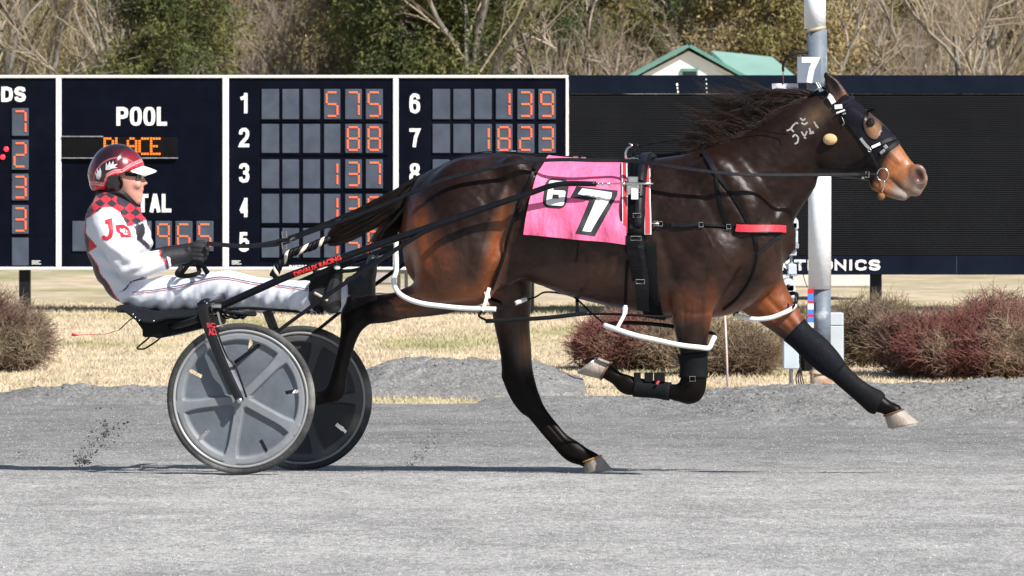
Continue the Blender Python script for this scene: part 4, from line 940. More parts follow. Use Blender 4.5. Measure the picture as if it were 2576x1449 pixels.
# far fore, reaching out
leg([(1850, 640, .73, 90, .10), (1890, 705, .735, 76, .095), (1935, 760, .74, 56, .078), (1975, 805, .74, 42, .062), (2018, 850, .74, 33, .052), (2052, 880, .74, 33, .048), (2085, 912, .74, 30, .042)], .03)
leg([(2080, 906, .74, 29, .042), (2112, 938, .74, 22, .031), (2145, 968, .74, 20, .029), (2176, 993, .74, 21, .031), (2202, 1010, .74, 25, .036), (2228, 1024, .74, 19, .030), (2250, 1036, .74, 21, .034)], .014)
# sheath of skin between flank and thigh
leg([(1300, 640, .50, 50, .06), (1262, 690, .46, 34, .05)], .05)
HV, HF = hb.skin(1)
def subdiv(V, Fs):
    o = mk('tmp', V, Fs, []) if False else None
    me = bpy.data.meshes.new('tmp'); nf = len(Fs); me.vertices.add(len(V)); me.vertices.foreach_set('co', V.astype(np.float32).ravel()); me.loops.add(nf * 4); me.loops.foreach_set('vertex_index', Fs.astype(np.int32).ravel())
    me.polygons.add(nf); me.polygons.foreach_set('loop_start', np.arange(0, nf * 4, 4, dtype=np.int32)); me.update(calc_edges=True)
    o = bpy.data.objects.new('tmp', me); COL.objects.link(o); md = o.modifiers.new('s', 'SUBSURF'); md.levels = 1
    e = o.evaluated_get(bpy.context.evaluated_depsgraph_get()).to_mesh(); v = np.empty(len(e.vertices) * 3, np.float32); e.vertices.foreach_get('co', v); f = np.empty(len(e.loops), np.int32); e.loops.foreach_get('vertex_index', f)
    v = v.reshape(-1, 3).astype(float); f = f.reshape(-1, 4).copy(); o.evaluated_get(bpy.context.evaluated_depsgraph_get()).to_mesh_clear(); bpy.data.objects.remove(o); bpy.data.meshes.remove(me); return v, f
HV, HF = subdiv(HV, np.asarray(HF))
# surface life: veins, muscle bellies, slight unevenness
HWV = R2W(HV)
def vnormals(V, Fs):
    Fs = np.asarray(Fs); a = V[Fs[:, 0]]; n = np.cross(V[Fs[:, 2]] - a, V[Fs[:, 3]] - V[Fs[:, 1]]); N = np.zeros_like(V)
    for k in range(Fs.shape[1]): np.add.at(N, Fs[:, k], n)
    return N / (np.linalg.norm(N, axis=1, keepdims=True) + 1e-12)
HN = vnormals(HWV, HF)
ctr = HWV.mean(0)
if np.mean(np.sum(HN * (HWV - ctr), 1)) < 0: HF = HF[:, ::-1].copy(); HN = -HN
up_, vp_ = pix(HWV)
lat_ = HV[:, 1]
body_amt = np.clip((850 - vp_) / 120, 0.15, 1) * np.clip((2140 - up_) / 80, 0.25, 1)
dsp = 0.0022 * vnoise(HV * [1.0, 1, 0.55], 9, 21) + 0.0014 * vnoise(HV * [1, 1, .5], 21, 22) + 0.0010 * vnoise(HV, 48, 23)
# ribs, faint
rib = np.exp(-((up_ - 1530) / 150) ** 2 - ((vp_ - 670) / 80) ** 2); dsp = dsp + rib * 0.0016 * np.sin((up_ + (vp_ - 600) * 0.35) / 9.5)
def crease(path, w, amp, sel=None):
    global dsp2
    p = cr(path, 4); d = np.full(len(up_), 1e9); tt = np.zeros(len(up_)); m = (up_ > p[:, 0].min() - 4 * w) & (up_ < p[:, 0].max() + 4 * w) & (vp_ > p[:, 1].min() - 4 * w) & (vp_ < p[:, 1].max() + 4 * w)
    if sel is not None: m &= sel
    x, y = up_[m], vp_[m]; dd = np.full(len(x), 1e9); ts = np.zeros(len(x))
    for i in range(len(p) - 1):
        a, b_ = p[i], p[i + 1]; e = b_ - a; t = np.clip(((x - a[0]) * e[0] + (y - a[1]) * e[1]) / (e @ e + 1e-9), 0, 1); q = np.hypot(x - a[0] - t * e[0], y - a[1] - t * e[1]); k = q < dd; dd[k] = q[k]; ts[k] = (i + t[k]) / (len(p) - 1)
    dsp2[m] += amp * .001 * np.exp(-(dd / w) ** 2) * np.sin(np.clip(ts, .02, .98) * math.pi) ** .5
dsp2 = np.zeros(len(up_)); nearL = lat_ < CL + .05; farL = lat_ > CL
for pth, w, a in [([(1095, 460), (1078, 540), (1076, 620), (1098, 700)], 13, -6), ([(1292, 440), (1270, 520), (1258, 600), (1243, 660), (1228, 730)], 11, -8), ([(1318, 560), (1296, 620), (1268, 662)], 9, 5),
                  ([(1130, 520), (1150, 600), (1140, 690)], 16, -4), ([(1200, 480), (1215, 570), (1200, 660)], 20, 4), ([(1170, 560), (1180, 640), (1172, 720)], 9, -3),
                  ([(1785, 400), (1825, 465), (1868, 535), (1902, 600)], 11, -6), ([(1740, 440), (1780, 510), (1820, 580)], 12, -4), ([(1650, 520), (1664, 600), (1688, 680), (1712, 735)], 13, -7),
                  ([(1700, 600), (1740, 650), (1790, 680)], 12, -5), ([(1905, 605), (1880, 660), (1850, 710), (1828, 765)], 11, -8), ([(1765, 740), (1764, 810), (1758, 880)], 6, -4.5), ([(1720, 760), (1722, 850)], 5, -3.5), ([(1745, 760), (1743, 850)], 6, 3),
                  ([(1925, 570), (1985, 490), (2042, 425)], 11, -5), ([(1810, 405), (1900, 365), (2000, 305), (2050, 275)], 14, -2), ([(1880, 440), (1960, 400), (2040, 350)], 18, -2), ([(1935, 600), (1955, 650), (1950, 700)], 8, -5),
                  ([(1075, 768), (990, 776), (920, 776)], 6, -4), ([(1010, 752), (950, 757), (905, 762)], 4, -3), ([(889, 830), (870, 900), (857, 958)], 4, -3.5), ([(1830, 770), (1760, 790), (1700, 780)], 6, -3),
                  ([(1640, 772), (1560, 748), (1480, 738), (1400, 716)], 2.6, 1.4), ([(1565, 750), (1545, 725), (1500, 715)], 2.2, 1.0), ([(1760, 560), (1792, 620), (1780, 680), (1800, 740)], 2.4, 1.1), ([(1792, 620), (1830, 660), (1838, 700)], 2.2, 0.9),
                  ([(1140, 600), (1162, 660), (1150, 722)], 2.4, 1.1), ([(1162, 655), (1195, 690), (1200, 730)], 2.2, 1.0), ([(1776, 770), (1770, 850)], 2.2, 1.0), ([(1100, 640), (1112, 700), (1095, 745)], 2.2, 0.9), ([(2220, 385), (2245, 415), (2262, 424)], 2.4, 1.1), ([(2232, 402), (2228, 430)], 2.2, 1)]: crease(pth, w, a, nearL)
for pth, w, a in [([(1285, 720), (1292, 820), (1300, 900)], 7, -5), ([(1310, 760), (1318, 850), (1322, 920)], 5, -4), ([(1312, 960), (1350, 1030), (1400, 1090), (1435, 1130)], 4, -4), ([(1900, 720), (1960, 780), (2010, 840)], 8, -6), ([(1930, 790), (1980, 830)], 5, -3), ([(1296, 940), (1312, 985)], 6, 5), ([(1318, 900), (1330, 950), (1345, 985)], 6, -5), ([(1278, 930), (1290, 970)], 5, 4), ([(1300, 1000), (1340, 1055), (1390, 1110)], 3, 3)]: crease(pth, w, a, farL)
for k in range(9): crease([(1400 + k * 28, 560), (1418 + k * 27, 640), (1408 + k * 26, 720)], 6.5, -2.0, nearL)
HWV = HWV + HN * (dsp * body_amt + dsp2)[:, None]
HN = vnormals(HWV, HF)
# coat: seal brown body, rusty flanks and inner thighs, black points, tan muzzle
def blob(u0, v0, su, sv, a=0.0):
    c, s_ = math.cos(math.radians(a)), math.sin(math.radians(a)); x = (up_ - u0) * c + (vp_ - v0) * s_; y = -(up_ - u0) * s_ + (vp_ - v0) * c
    return np.exp(-(x / su) ** 2 - (y / sv) ** 2)
def mixc(c, col, w): return c * (1 - w[:, None]) + np.array(col) * w[:, None]
n1 = vnoise(HV, 5, 31) * .5 + .5; n2 = vnoise(HV, 14, 32)
C = np.tile(np.array([0.0135, 0.0062, 0.0043]), (len(HV), 1))
C = mixc(C, (0.036, 0.0125, 0.0058), np.clip((vp_ - 540) / 200, 0, 1) * 0.7)
rust = blob(1050, 640, 48, 110) * .85 + blob(1252, 610, 26, 120, 12) * 1.0 + blob(1120, 660, 60, 60) * .35 + blob(1040, 570, 40, 60) * .5 + blob(1470, 700, 180, 50) * .35 + blob(1640, 790, 90, 40) * .4 + blob(1795, 800, 20, 90) * .6 + blob(1180, 745, 90, 30) * .7 + blob(1960, 760, 60, 60) * 1.0 + blob(1900, 790, 80, 30) * 1.0 + blob(1990, 800, 30, 30) * .7 + blob(1720, 760, 60, 50) * .45 + blob(1010, 780, 60, 22) * .4
C = mixc(C, (0.24, 0.062, 0.012), np.clip(rust - .16, 0, .95) * (0.7 + 0.3 * n1))
C = mixc(C, (0.28, 0.13, 0.05), np.clip(blob(1325, 880, 24, 46, 10) * (lat_ > .6), 0, 1) * .6)
C = mixc(C, (0.0050, 0.0034, 0.0030), np.clip((vp_ - 790) / 110, 0, 1) * (1 - np.clip(blob(1325, 870, 30, 50), 0, 1) * .8) * (up_ > 930))   # black legs
C = mixc(C, (0.0030, 0.0024, 0.0024), np.clip((1000 - up_) / 70, 0, 1))                                  # near hind below the hock
C = mixc(C, (0.014, 0.010, 0.010), np.clip(1 - np.abs(lat_ - CL) / .06, 0, 1) * (vp_ < 440) * (up_ < 2080) * .8)   # dorsal line
hd = np.clip((up_ - 2100) / 40, 0, 1) * (vp_ < 520)
C = mixc(C, (0.30, 0.105, 0.035), np.clip((up_ + 0.55 * (vp_ - 400) - 2225) / 22, 0, 1) * hd)        # bare part of the face
C = mixc(C, (0.26, 0.16, 0.11), np.clip((up_ + 0.9 * (vp_ - 440) - 2268) / 34, 0, 1) * hd * .9)     # muzzle
C = mixc(C, (0.42, 0.38, 0.35), np.clip(blob(2266, 484, 22, 10, 30) + .9 * blob(2306, 471, 9, 8), 0, 1) * .9)   # pale foam
C = mixc(C, (0.10, 0.055, 0.045), np.clip(blob(2310, 442, 22, 24), 0, 1) * .8)
C = mixc(C, (0.03, 0.012, 0.012), np.clip(blob(2311, 443, 13, 15), 0, 1) * .9)
C = mixc(C, (0.26, 0.13, 0.065), np.clip(blob(2197, 322, 16, 26, -15) * 1.3, 0, 1) * .95)
C = mixc(C, (0.010, 0.006, 0.005), np.clip(blob(2190, 305, 12, 13) * 1.3, 0, 1))
C = mixc(C, (0.11, 0.012, 0.018), np.clip(blob(2308, 445, 6, 8) * 1.2, 0, 1) * .8)
C = mixc(C, (0.030, 0.020, 0.022), np.clip(blob(2258, 464, 26, 3.5, 42) * 1.3, 0, 1) * .8)
C = mixc(C, (0.14, 0.06, 0.032), np.clip(blob(2120, 240, 14, 30, 30) * .8, 0, 1))
C = mixc(C, (0.16, 0.095, 0.045), np.clip(blob(2050, 290, 40, 22, -40) * .5, 0, 1))
C = mixc(C, (0.012, 0.008, 0.008), np.clip(blob(2096, 213, 12, 22, -20), 0, 1) * .7)
C = mixc(C, (0.16, 0.085, 0.04), np.clip(blob(2000, 848, 14, 12), 0, 1) * .6)
C = mixc(C, (0.009, 0.006, 0.0055), np.clip(blob(2125, 400, 44, 46) + blob(2165, 425, 34, 26), 0, 1) * (up_ > 2080) * (1 - np.clip((up_ - 2205) / 20, 0, 1)))  # near-black cheek: shade below the cheek strap painted into the coat
C = C * (1 + 0.28 * n2[:, None] * .6 + 0.15 * (vnoise(HV, 45, 33))[:, None])
MCOAT = mat('horse_coat', (0.05, 0.03, 0.02), 0.39, 0.36, 190, 0.30, 240, vcol='tint', spec=0.46, vspec=True, bdist=0.002, sheen=0.0, coat=0.0)
gh = float(base_z(1.0))
c0 = P(1500, 1180, CL)
horse = thing('horse', 'dark bay pacing horse in harness stretched out at full speed, facing right', 'horse', (c0[0], c0[1], gh))
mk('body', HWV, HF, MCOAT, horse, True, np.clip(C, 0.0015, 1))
HB = bvh_of(HWV, HF)
# eyes
mb = MB()
pe, ne = hit(HB, 2190, 308, -0.0015)
mb.ball(pe, 0.0205, nu=18, nv=12); mb.build('eye', mat('eye_dark', (0.012, 0.006, 0.005), 0.06, 0.1, 5, spec=0.5), horse, True)
MEL = mat('eye_rim', (0.03, 0.018, 0.014), 0.5)
mb = MB(); mb.torus(pe + ne * .004, (0.0185, 0.0135), 0.0022, np.cross(ne, EZ) / np.linalg.norm(np.cross(ne, EZ)), np.cross(np.cross(ne, EZ), ne), 20, 6); mb.build('eyelid', MEL, horse, True)
# hooves
MHO = mat('hoof_horn', (0.31, 0.27, 0.23), 0.5, 0.2, 40, 0.4, 120, col2=(0.24, 0.18, 0.14), c2amt=(.48, .68), stretch=(1, 1, .4))
MCB = mat('coronet_band', (0.42, 0.20, 0.06), 0.7, 0.2, 40); MSHOE = mat('shoe_alloy', (0.45, 0.45, 0.45), 0.35, 0.2, 40, metal=0.8)
MCB2 = mat('coronet_brown', (0.13, 0.06, 0.03), 0.7, 0.2, 40)
def hoof(cf, cb, toe, heel, lat, w0=.042, w1=.052, mc=None):
    pf, pb, pt, ph = (P(*q, lat) for q in (cf, cb, toe, heel)); mb = MB(); rings = []; n = 20; a = np.arange(n) * 2 * math.pi / n
    for t in (0, .12, .5, .9, 1.0):
        f = pf * (1 - t) + pt * t; b_ = pb * (1 - t) + ph * t; c = (f + b_) / 2; A = (f - b_) / 2; w = (w0 * (1 - t) + w1 * t)
        x = np.cos(a); rings.append(c + x[:, None] * A + (np.sin(a) * w * (1 - .18 * (x < 0) * np.abs(x)))[:, None] * EY)
    down = np.cross(pt - ph, EY); down /= np.linalg.norm(down)
    if np.dot(down, (pt + ph) / 2 - (pf + pb) / 2) < 0: down = -down
    c = (pt + ph) / 2
    rim = c + (rings[-1] - c) * 0.72; sole = rim - down * 0.008
    V = np.concatenate(rings + [rim, sole]); m_ = len(rings) + 2; Fs = [(i * n + j, i * n + (j + 1) % n, (i + 1) * n + (j + 1) % n, (i + 1) * n + j) for i in range(m_ - 1) for j in range(n)]
    Fs.append(tuple((m_ - 1) * n + j for j in range(n))); Fs.append(tuple(range(n))[::-1]); mb.add(V, Fs); h = mb.build('hoof', MHO, horse, True)
    mb = MB(); q = (pf + pb) / 2; A = (pf - pb) / 2; mb.tube(np.concatenate([q + np.cos(a)[:, None] * A * 1.03 + np.sin(a)[:, None] * EY * w0 * 1.03, (q + A * 1.03)[None]]), 0.0045, 6); mb.build('coronet', mc or MCB2, h, True)
    mb = MB(); aa = np.linspace(-2.5, 2.5, 22); A = (pt - ph) / 2
    R0 = c + np.cos(aa)[:, None] * A * 0.99 + (np.sin(aa) * w1 * .99)[:, None] * EY; R1 = c + (R0 - c) * .80
    G = np.array([[R0[i], R1[i], R1[i] + down * .007, R0[i] + down * .007, R0[i]] for i in range(len(aa))]); mb.grid(G); mb.build('horseshoe', MSHOE, h)
    # pastern stub so the skin runs into the horn
hoof((1512, 1146), (1466, 1163), (1542, 1182), (1468, 1192), .77, mc=MCB)
hoof((2272, 1030), (2224, 1046), (2313, 1064), (2235, 1078), .74)
hoof((1512, 954), (1538, 912), (1454, 940), (1508, 900), .42)
hoof((772, 1022), (790, 988), (726, 1018), (752, 976), .455)
# mane and tail: many single hairs
MHAIR = mat('black_hair', (0.011, 0.007, 0.006), 0.5, 0.3, 6, spec=0.4, col2=(0.055, 0.026, 0.017), c2amt=(.42, .62))
def hairs(name, m, roots, seed, rad=0.0011, parent=None):      # roots: list of control-point paths
    V = []; Fs = []; n = 0
    for q in roots:
        p = cr(q, 4); k = len(p); T = np.gradient(p, axis=0); T /= np.linalg.norm(T, axis=1)[:, None] + 1e-9
        A = np.cross(T, EY + 0.01); A /= np.linalg.norm(A, axis=1)[:, None] + 1e-9; Bv = np.cross(T, A); r = rad * np.linspace(1.2, 0.25, k)[:, None]
        R3 = np.stack([p + A * r, p - A * r * .5 + Bv * r * .87, p - A * r * .5 - Bv * r * .87], 1).reshape(-1, 3); V.append(R3)
        i = np.arange(k - 1)[:, None] * 3
        for a, b_ in ((0, 1), (1, 2), (2, 0)): Fs.append(np.concatenate([i + a, i + b_, i + b_ + 3, i + a + 3], 1) + n)
        n += len(R3)
    return mk(name, np.concatenate(V), np.concatenate(Fs), m, parent, True)
r = np.random.default_rng(50); roots = []
crest = cr([(1772, 384), (1815, 371), (1850, 352), (1890, 326), (1930, 300), (1970, 273), (2010, 254), (2050, 236)], 8)
NL = 95; locks = []
for k in range(NL):
    t = (k + r.random()) / NL; c = crest[int(t * (len(crest) - 1))]; L = min(190, (62 + 135 * t * (1 - .45 * t) + 50 * r.random()) * (0.7 + 0.55 * r.random()) * (1.15 if t > .3 else .9))
    an = math.radians(168 + 14 * math.sin(t * 9) + r.normal(0, 11) - 18 * (t < .35) + 6); curl = r.normal(0, 14); sag = r.normal(8, 14); la = r.normal(0, .03)
    locks.append((t, L, an, curl, sag, la))
for i in range(3000):
    k = min(NL - 1, int(r.random() * NL)); t, L, an, curl, sag, la = locks[k]; t2 = float(np.clip(t + r.normal(0, .014), 0, 1)); c = crest[int(t2 * (len(crest) - 1))]; L = L * (0.55 + 0.5 * r.random()); fly = r.random() < .07
    dx, dy = math.cos(an), -math.sin(an); nx, ny = -dy, dx; s0 = r.normal(0, 5.0); s1 = r.normal(0, 2.5 if not fly else 16); q = []
    for f in (0, .2, .42, .66, .86, 1.0):
        off = s0 * (1 - f) + s1 * f + curl * math.sin(f * 3.6 + k) * f * .9; q.append(P(c[0] + dx * L * f + nx * off, c[1] + dy * L * f + ny * off - 15 * math.sin(f * 2.0) * (.35 + t) + sag * f * f + 1.5 * (f == 0), CL + r.normal(0, .012) * (1 - f) + la * f + r.normal(0, .008) * f))
    roots.append(q)
for i in range(380):                       # short hair lying on the crest
    t = r.random(); c = crest[int(t * (len(crest) - 1))]; L = 26 + 30 * r.random()
    roots.append([P(c[0], c[1] + 4, CL - .004), P(c[0] - L * .6, c[1] + 6 + 10 * r.random(), CL - .03), P(c[0] - L, c[1] + 16 + 16 * r.random(), CL - .045)])
hairs('mane', MHAIR, roots, 1, 0.00095, horse)
roots = []
for i in range(60):                        # tuft behind the ears
    roots.append([P(2078 + r.normal(0, 5), 236, CL - .02), P(2085 + r.normal(0, 8), 212 + r.normal(0, 4), CL - .03), P(2104 + r.normal(0, 10), 200 + r.normal(0, 6), CL - .035)])
hairs('forelock', MHAIR, roots, 1, 0.001, horse)
roots = []
for i in range(2600):                      # tail carried out behind, tied down
    a = float(np.clip(r.normal(0, .8), -1.5, 1.5)); b_ = r.normal(0, 1); e = 0.8 + .35 * r.random()
    q = [(1085, 440, 7), (1042, 470, 15), (992, 507, 21), (938, 540, 25), (888, 568, 25), (850, 589, 21), (829, 601, 12)]
    q = q[:min(7, max(5, int(len(q) * e) + 1))]
    roots.append([P(u + r.normal(0, 3), v + a * s_ * .85 + r.normal(0, 1), CL + b_ * s_ * .0009) for u, v, s_ in q])
for i in range(900):                       # loose hank falling between the buttocks and the shaft
    a = r.normal(0, 1); roots.append([P(1062, 470, CL), P(1022 + a * 8, 520, CL + .02 * a), P(985 + a * 13, 570, CL + .02 * a), P(958 + a * 12 - 8 * r.random(), 606 + 20 * r.random(), CL + .02 * a)])
hairs('tail', MHAIR, roots, 2, 0.0017, horse)
# freeze brand on the neck: pale angular strokes
mb = MB()
def stroke(pts, w=4.0, off=0.0016, b=None, target=None):
    p = cr([(x[0], x[1]) for x in pts], 3); T = np.gradient(p, axis=0); T /= np.linalg.norm(T, axis=1)[:, None] + 1e-9; S = np.stack([-T[:, 1], T[:, 0]], 1) * w / 2
    G = []
    for i in range(len(p)):
        row = []
        for k in (-1, -.33, .33, 1):
            h, n = hit(b or HB, p[i][0] + S[i][0] * k, p[i][1] + S[i][1] * k, off)
            if h is None: return
            row.append(h)
        G.append(row)
    (target or mb).grid(G)
for s_ in [[(1979, 329), (1989, 325), (1995, 316), (2004, 309), (2007, 312)], [(1988, 322), (1997, 332)], [(2013, 297), (2020, 303), (2026, 298)], [(2016, 309), (2024, 313), (2032, 308)],
           [(1994, 345), (2000, 339), (2008, 346), (2006, 358), (1999, 362)], [(2016, 331), (2024, 342), (2030, 330)], [(2022, 345), (2028, 348)], [(2036, 322), (2040, 334), (2046, 330)], [(2036, 336), (2048, 334)], [(2048, 306), (2054, 318)], [(2053, 314), (2058, 322)]]: stroke(s_, 4.2)
mb.build('freeze_brand', mat('brand_hair', (0.30, 0.29, 0.28), 0.8, 0.3, 90), horse)
# ================================================================ HARNESS
MLEA = mat('black_leather', (0.0045, 0.0045, 0.0055), 0.5, 0.2, 40, 0.25, 200, spec=0.13, bdist=0.001)
MLEG = mat('grey_leather', (0.010, 0.0105, 0.0135), 0.42, 0.2, 40, spec=0.2)
MFLE = mat('girth_fleece', (0.005, 0.0055, 0.006), 0.9, 0.3, 90, 0.8, 160, bdist=0.004, spec=0.1)
MCHR = mat('polished_steel', (0.62, 0.62, 0.62), 0.22, 0.1, 30, metal=0.95)
MRED = mat('red_webbing', (0.60, 0.025, 0.04), 0.6, 0.12, 60); MWHT = mat('white_plastic', (0.80, 0.80, 0.78), 0.35, 0.06, 30)
MWEB = mat('white_webbing', (0.68, 0.66, 0.66), 0.7, 0.12, 60)
def body_pts(path, off=0.005, n=6, bvh=None, lat0=None):
    p = cr([(a[0], a[1]) for a in path], n); pts = []; nr = []
    for q in p:
        h, nn = hit(bvh or HB, q[0], q[1], off)
        if h is None or (lat0 is not None and False): continue
        if pts and np.linalg.norm(h - pts[-1]) > 0.22: continue
        pts.append(h); nr.append(nn)
    return np.array(pts), np.array(nr)
def smooth_pts(p, k=2):
    p = p.copy()
    for _ in range(k): p[1:-1] = .25 * p[:-2] + .5 * p[1:-1] + .25 * p[2:]
    return p
def on_strap(name, path, wpx, m, parent, off=0.004, thick=0.004, n=6):
    p, nr = body_pts(path, off, n); mb = MB()
    if len(p) < 2: return None
    mb.strap(smooth_pts(p), wpx * PX, thick, nr); return mb.build(name, m, parent)
def free_strap(name, path, wpx, m, parent, thick=0.004, n=5, normal=None):
    p = PP(path, n); mb = MB(); mb.strap(p, wpx * PX, thick, -EY if normal is None else normal); return mb.build(name, m, parent)
def buckle(c, w, h, ang, parent, m=None, name='buckle', r=.0016):
    A = math.cos(ang) * EX + math.sin(ang) * EZ; Bv = -math.sin(ang) * EX + math.cos(ang) * EZ; mb = MB(); q = [c + A * w * a + Bv * h * b for a, b in ((-1, -1), (1, -1), (1, 1), (-1, 1), (-1, -1), (1, -1))]
    mb.tube(q, r, 6); mb.build(name, m or MCHR, parent)
def cross_section(xr, path_top=None):      # distance of the body surface around the barrel at one station
    pass
zc = P(1600, 600, CL)[2]
def ring_strap(name, u, width, m, parent, a0, a1, off=0.006, thick=0.008, uend=None, n=40, vref=600):
    # a band round the barrel; angle 0 = near side, 90 = over the back, -90 = under the belly
    pts = []; nr = []
    for k in range(n + 1):
        f = k / n; a = math.radians(a0 + (a1 - a0) * f); uu = u + ((uend - u) * f if uend else 0)
        xr = Rg(uu, vref, CL - .28)[0]; c = R2W((xr, CL, Rg(uu, 595, CL)[2])); d = -EY * math.cos(a) + EZ * math.sin(a)
        h = HB.ray_cast(Vector(c + d * 0.52), Vector(-d))
        if h[0] is None: continue
        nn = np.array(h[1]); nn = nn if np.dot(nn, d) > 0 else -nn; pts.append(np.array(h[0]) + nn * off); nr.append(nn)
    mb = MB(); mb.strap(smooth_pts(np.array(pts)), width, thick, np.array(nr)); return mb.build(name, m, parent, True)
hc = P(1600, 600, CL)
har = thing('harness', 'black racing harness with girth, red striped saddle pads and breast strap, on the horse', 'harness', (hc[0], hc[1], hc[2]))
ring_strap('girth', 1628, 48 * PX, MFLE, har, -4, -176, 0.004, 0.016, uend=1628, vref=700)
ring_strap('saddle', 1601, 46 * PX, MLEA, har, 2, 178, 0.010, 0.018)
ring_strap('billet', 1606, 20 * PX, MLEG, har, 10, 170, 0.030, 0.005)
for u0, u1, nm in ((1576, 1582, 'rear_pad'), (1622, 1628, 'front_pad')):
    ring_strap(nm, u0 - 1, 26 * PX, MLEA, har, 4, 74, 0.008, 0.012)
for u0, v0, v1, w in ((1572, 415, 586, 9), (1628, 402, 590, 12)):
    on_strap('pad_edging', [(u0, v0), (u0 + 1, (v0 + v1) / 2), (u0 + 2, v1)], w + 6, MWHT, har, 0.021, 0.002, n=8)
    on_strap('red_stripe', [(u0, v0 + 1), (u0 + 1, (v0 + v1) / 2), (u0 + 2, v1 - 2)], w, MRED, har, 0.0235, 0.002, n=8)
on_strap('billet_strap', [(1598, 540), (1602, 600), (1608, 650), (1615, 700), (1620, 770)], 34, MLEG, har, 0.021, 0.006)
on_strap('girth_strap', [(1588, 590), (1592, 622), (1600, 655), (1606, 700)], 30, MLEA, har, 0.024, 0.007)
for u, v, w in ((1602, 545, 10), (1600, 598, 13), (1603, 497, 9), (1594, 420, 15), (1612, 700, 11)):
    h, n_ = hit(HB, u, v, 0.034); buckle(h, w * PX, 5 * PX, 0, har, name='keeper', r=.0026)
h, n_ = hit(HB, 1597, 466, 0.045); mb = MB(); mb.box(h, (13 * PX, .018, 9 * PX), bev=.004); mb.box(h - EZ * 26 * PX - EY * 0, (17 * PX, .016, 14 * PX), bev=.004); mb.build('shaft_clamp', MCHR, har)
h, n_ = hit(HB, 1597, 500, 0.062); mb = MB(); mb.box(h, (9 * PX, .006, 16 * PX), bev=.002); mb.build('clamp_plate', MWHT, har)
# terret hooks at the top of the saddle
for du in (0, 14):
    mb = MB(); c = P(1576 + du * 1.3, 402, CL - .05 + du * .004); q = cr([c, P(1574 + du * 1.3, 388, CL - .05), P(1579 + du * 1.4, 374, CL - .05), P(1590 + du, 366, CL - .05), P(1582 + du * .6, 360, CL - .05)], 4); mb.tube(q, [.006] * (len(q) - 4) + [.005, .004, .003, .002], 8); mb.build('hook', MCHR if du == 0 else MLEG, har, True)
mb = MB(); c = P(1594, 405, CL - .07); mb.torus(c, .017, .003, EX, EZ, 18, 6); mb.build('terret', MCHR, har, True)
# back strap running to the tail
pb = []
for u in range(1130, 1585, 22):
    xr = Rg(u, 400, CL)[0]; h = HB.ray_cast(Vector(R2W((xr, CL, 1.9))), Vector((0, 0, -1)))
    if h[0]: pb.append(np.array(h[0]) + EZ * .006)
mb = MB(); mb.strap(np.array(pb), .024, .005, EZ); mb.build('back_strap', MLEA, har)
for u in (1258, 1292, 1448, 1468):
    xr = Rg(u, 400, CL)[0]; h = HB.ray_cast(Vector(R2W((xr, CL, 1.9))), Vector((0, 0, -1))); mb = MB(); mb.box(np.array(h[0]) + EZ * .014, (.012, .014, .003), bev=.001); mb.build('keeper', MCHR, har)
# tail strap (crupper)
free_strap('crupper', [(1062, 470, CL - .06), (1030, 505, CL - .08), (1000, 545, CL - .09), (972, 572, CL - .06), (958, 588, CL - .03)], 7, MLEG, har)
# breast strap and neck straps
on_strap('breast_strap', [(1660, 563), (1700, 567), (1760, 566), (1800, 569), (1850, 571), (1900, 578), (1950, 580), (1968, 579)], 6, MLEA, har, .006)
on_strap('red_breast_pad', [(1850, 572), (1880, 575), (1920, 578), (1960, 577), (1969, 577)], 26, MLEA, har, .009, .010)
on_strap('red_band', [(1852, 572), (1880, 575), (1920, 578), (1960, 577), (1968, 576)], 19, MRED, har, .020, .002)
on_strap('breast_strap_keeper', [(1690, 565), (1725, 566), (1757, 563)], 11, MLEG, har, .011)
for u, v in ((1649, 563), (1663, 563), (1764, 566), (1834, 571)):
    h, n_ = hit(HB, u, v, .014); buckle(h, 5.5 * PX, 5.5 * PX, 0, har, r=.0022)
h, n_ = hit(HB, 1642, 563, .016); mb = MB(); mb.tube([P(1632, 562, .30), h, P(1658, 563, .30)], .004, 8); mb.build('snap', MCHR, har, True)
on_strap('neck_strap', [(1776, 392), (1790, 425), (1815, 455), (1845, 495), (1875, 545), (1895, 590), (1905, 625)], 9, MLEA, har)
on_strap('neck_strap', [(1800, 430), (1806, 480), (1815, 520), (1830, 560), (1832, 570)], 8, MLEA, har)
on_strap('neck_strap_top', [(1770, 385), (1784, 405), (1800, 432)], 13, MLEG, har, .008)
on_strap('chest_strap', [(1905, 640), (1925, 622), (1950, 600), (1962, 595)], 9, MLEG, har)
on_strap('chest_strap', [(1905, 628), (1900, 665), (1885, 705), (1862, 740), (1840, 762), (1818, 778)], 6, MLEA, har)
# overcheck line from the saddle to the head
p = PP([(1584, 372, CL - .02), (1700, 352, CL - .03), (1868, 326, CL - .07), (1960, 336, CL - .10), (1985, 338, CL - .125)], 6); mb = MB(); mb.tube(p, .0022, 6); mb.build('check_rein', MLEA, har, True)

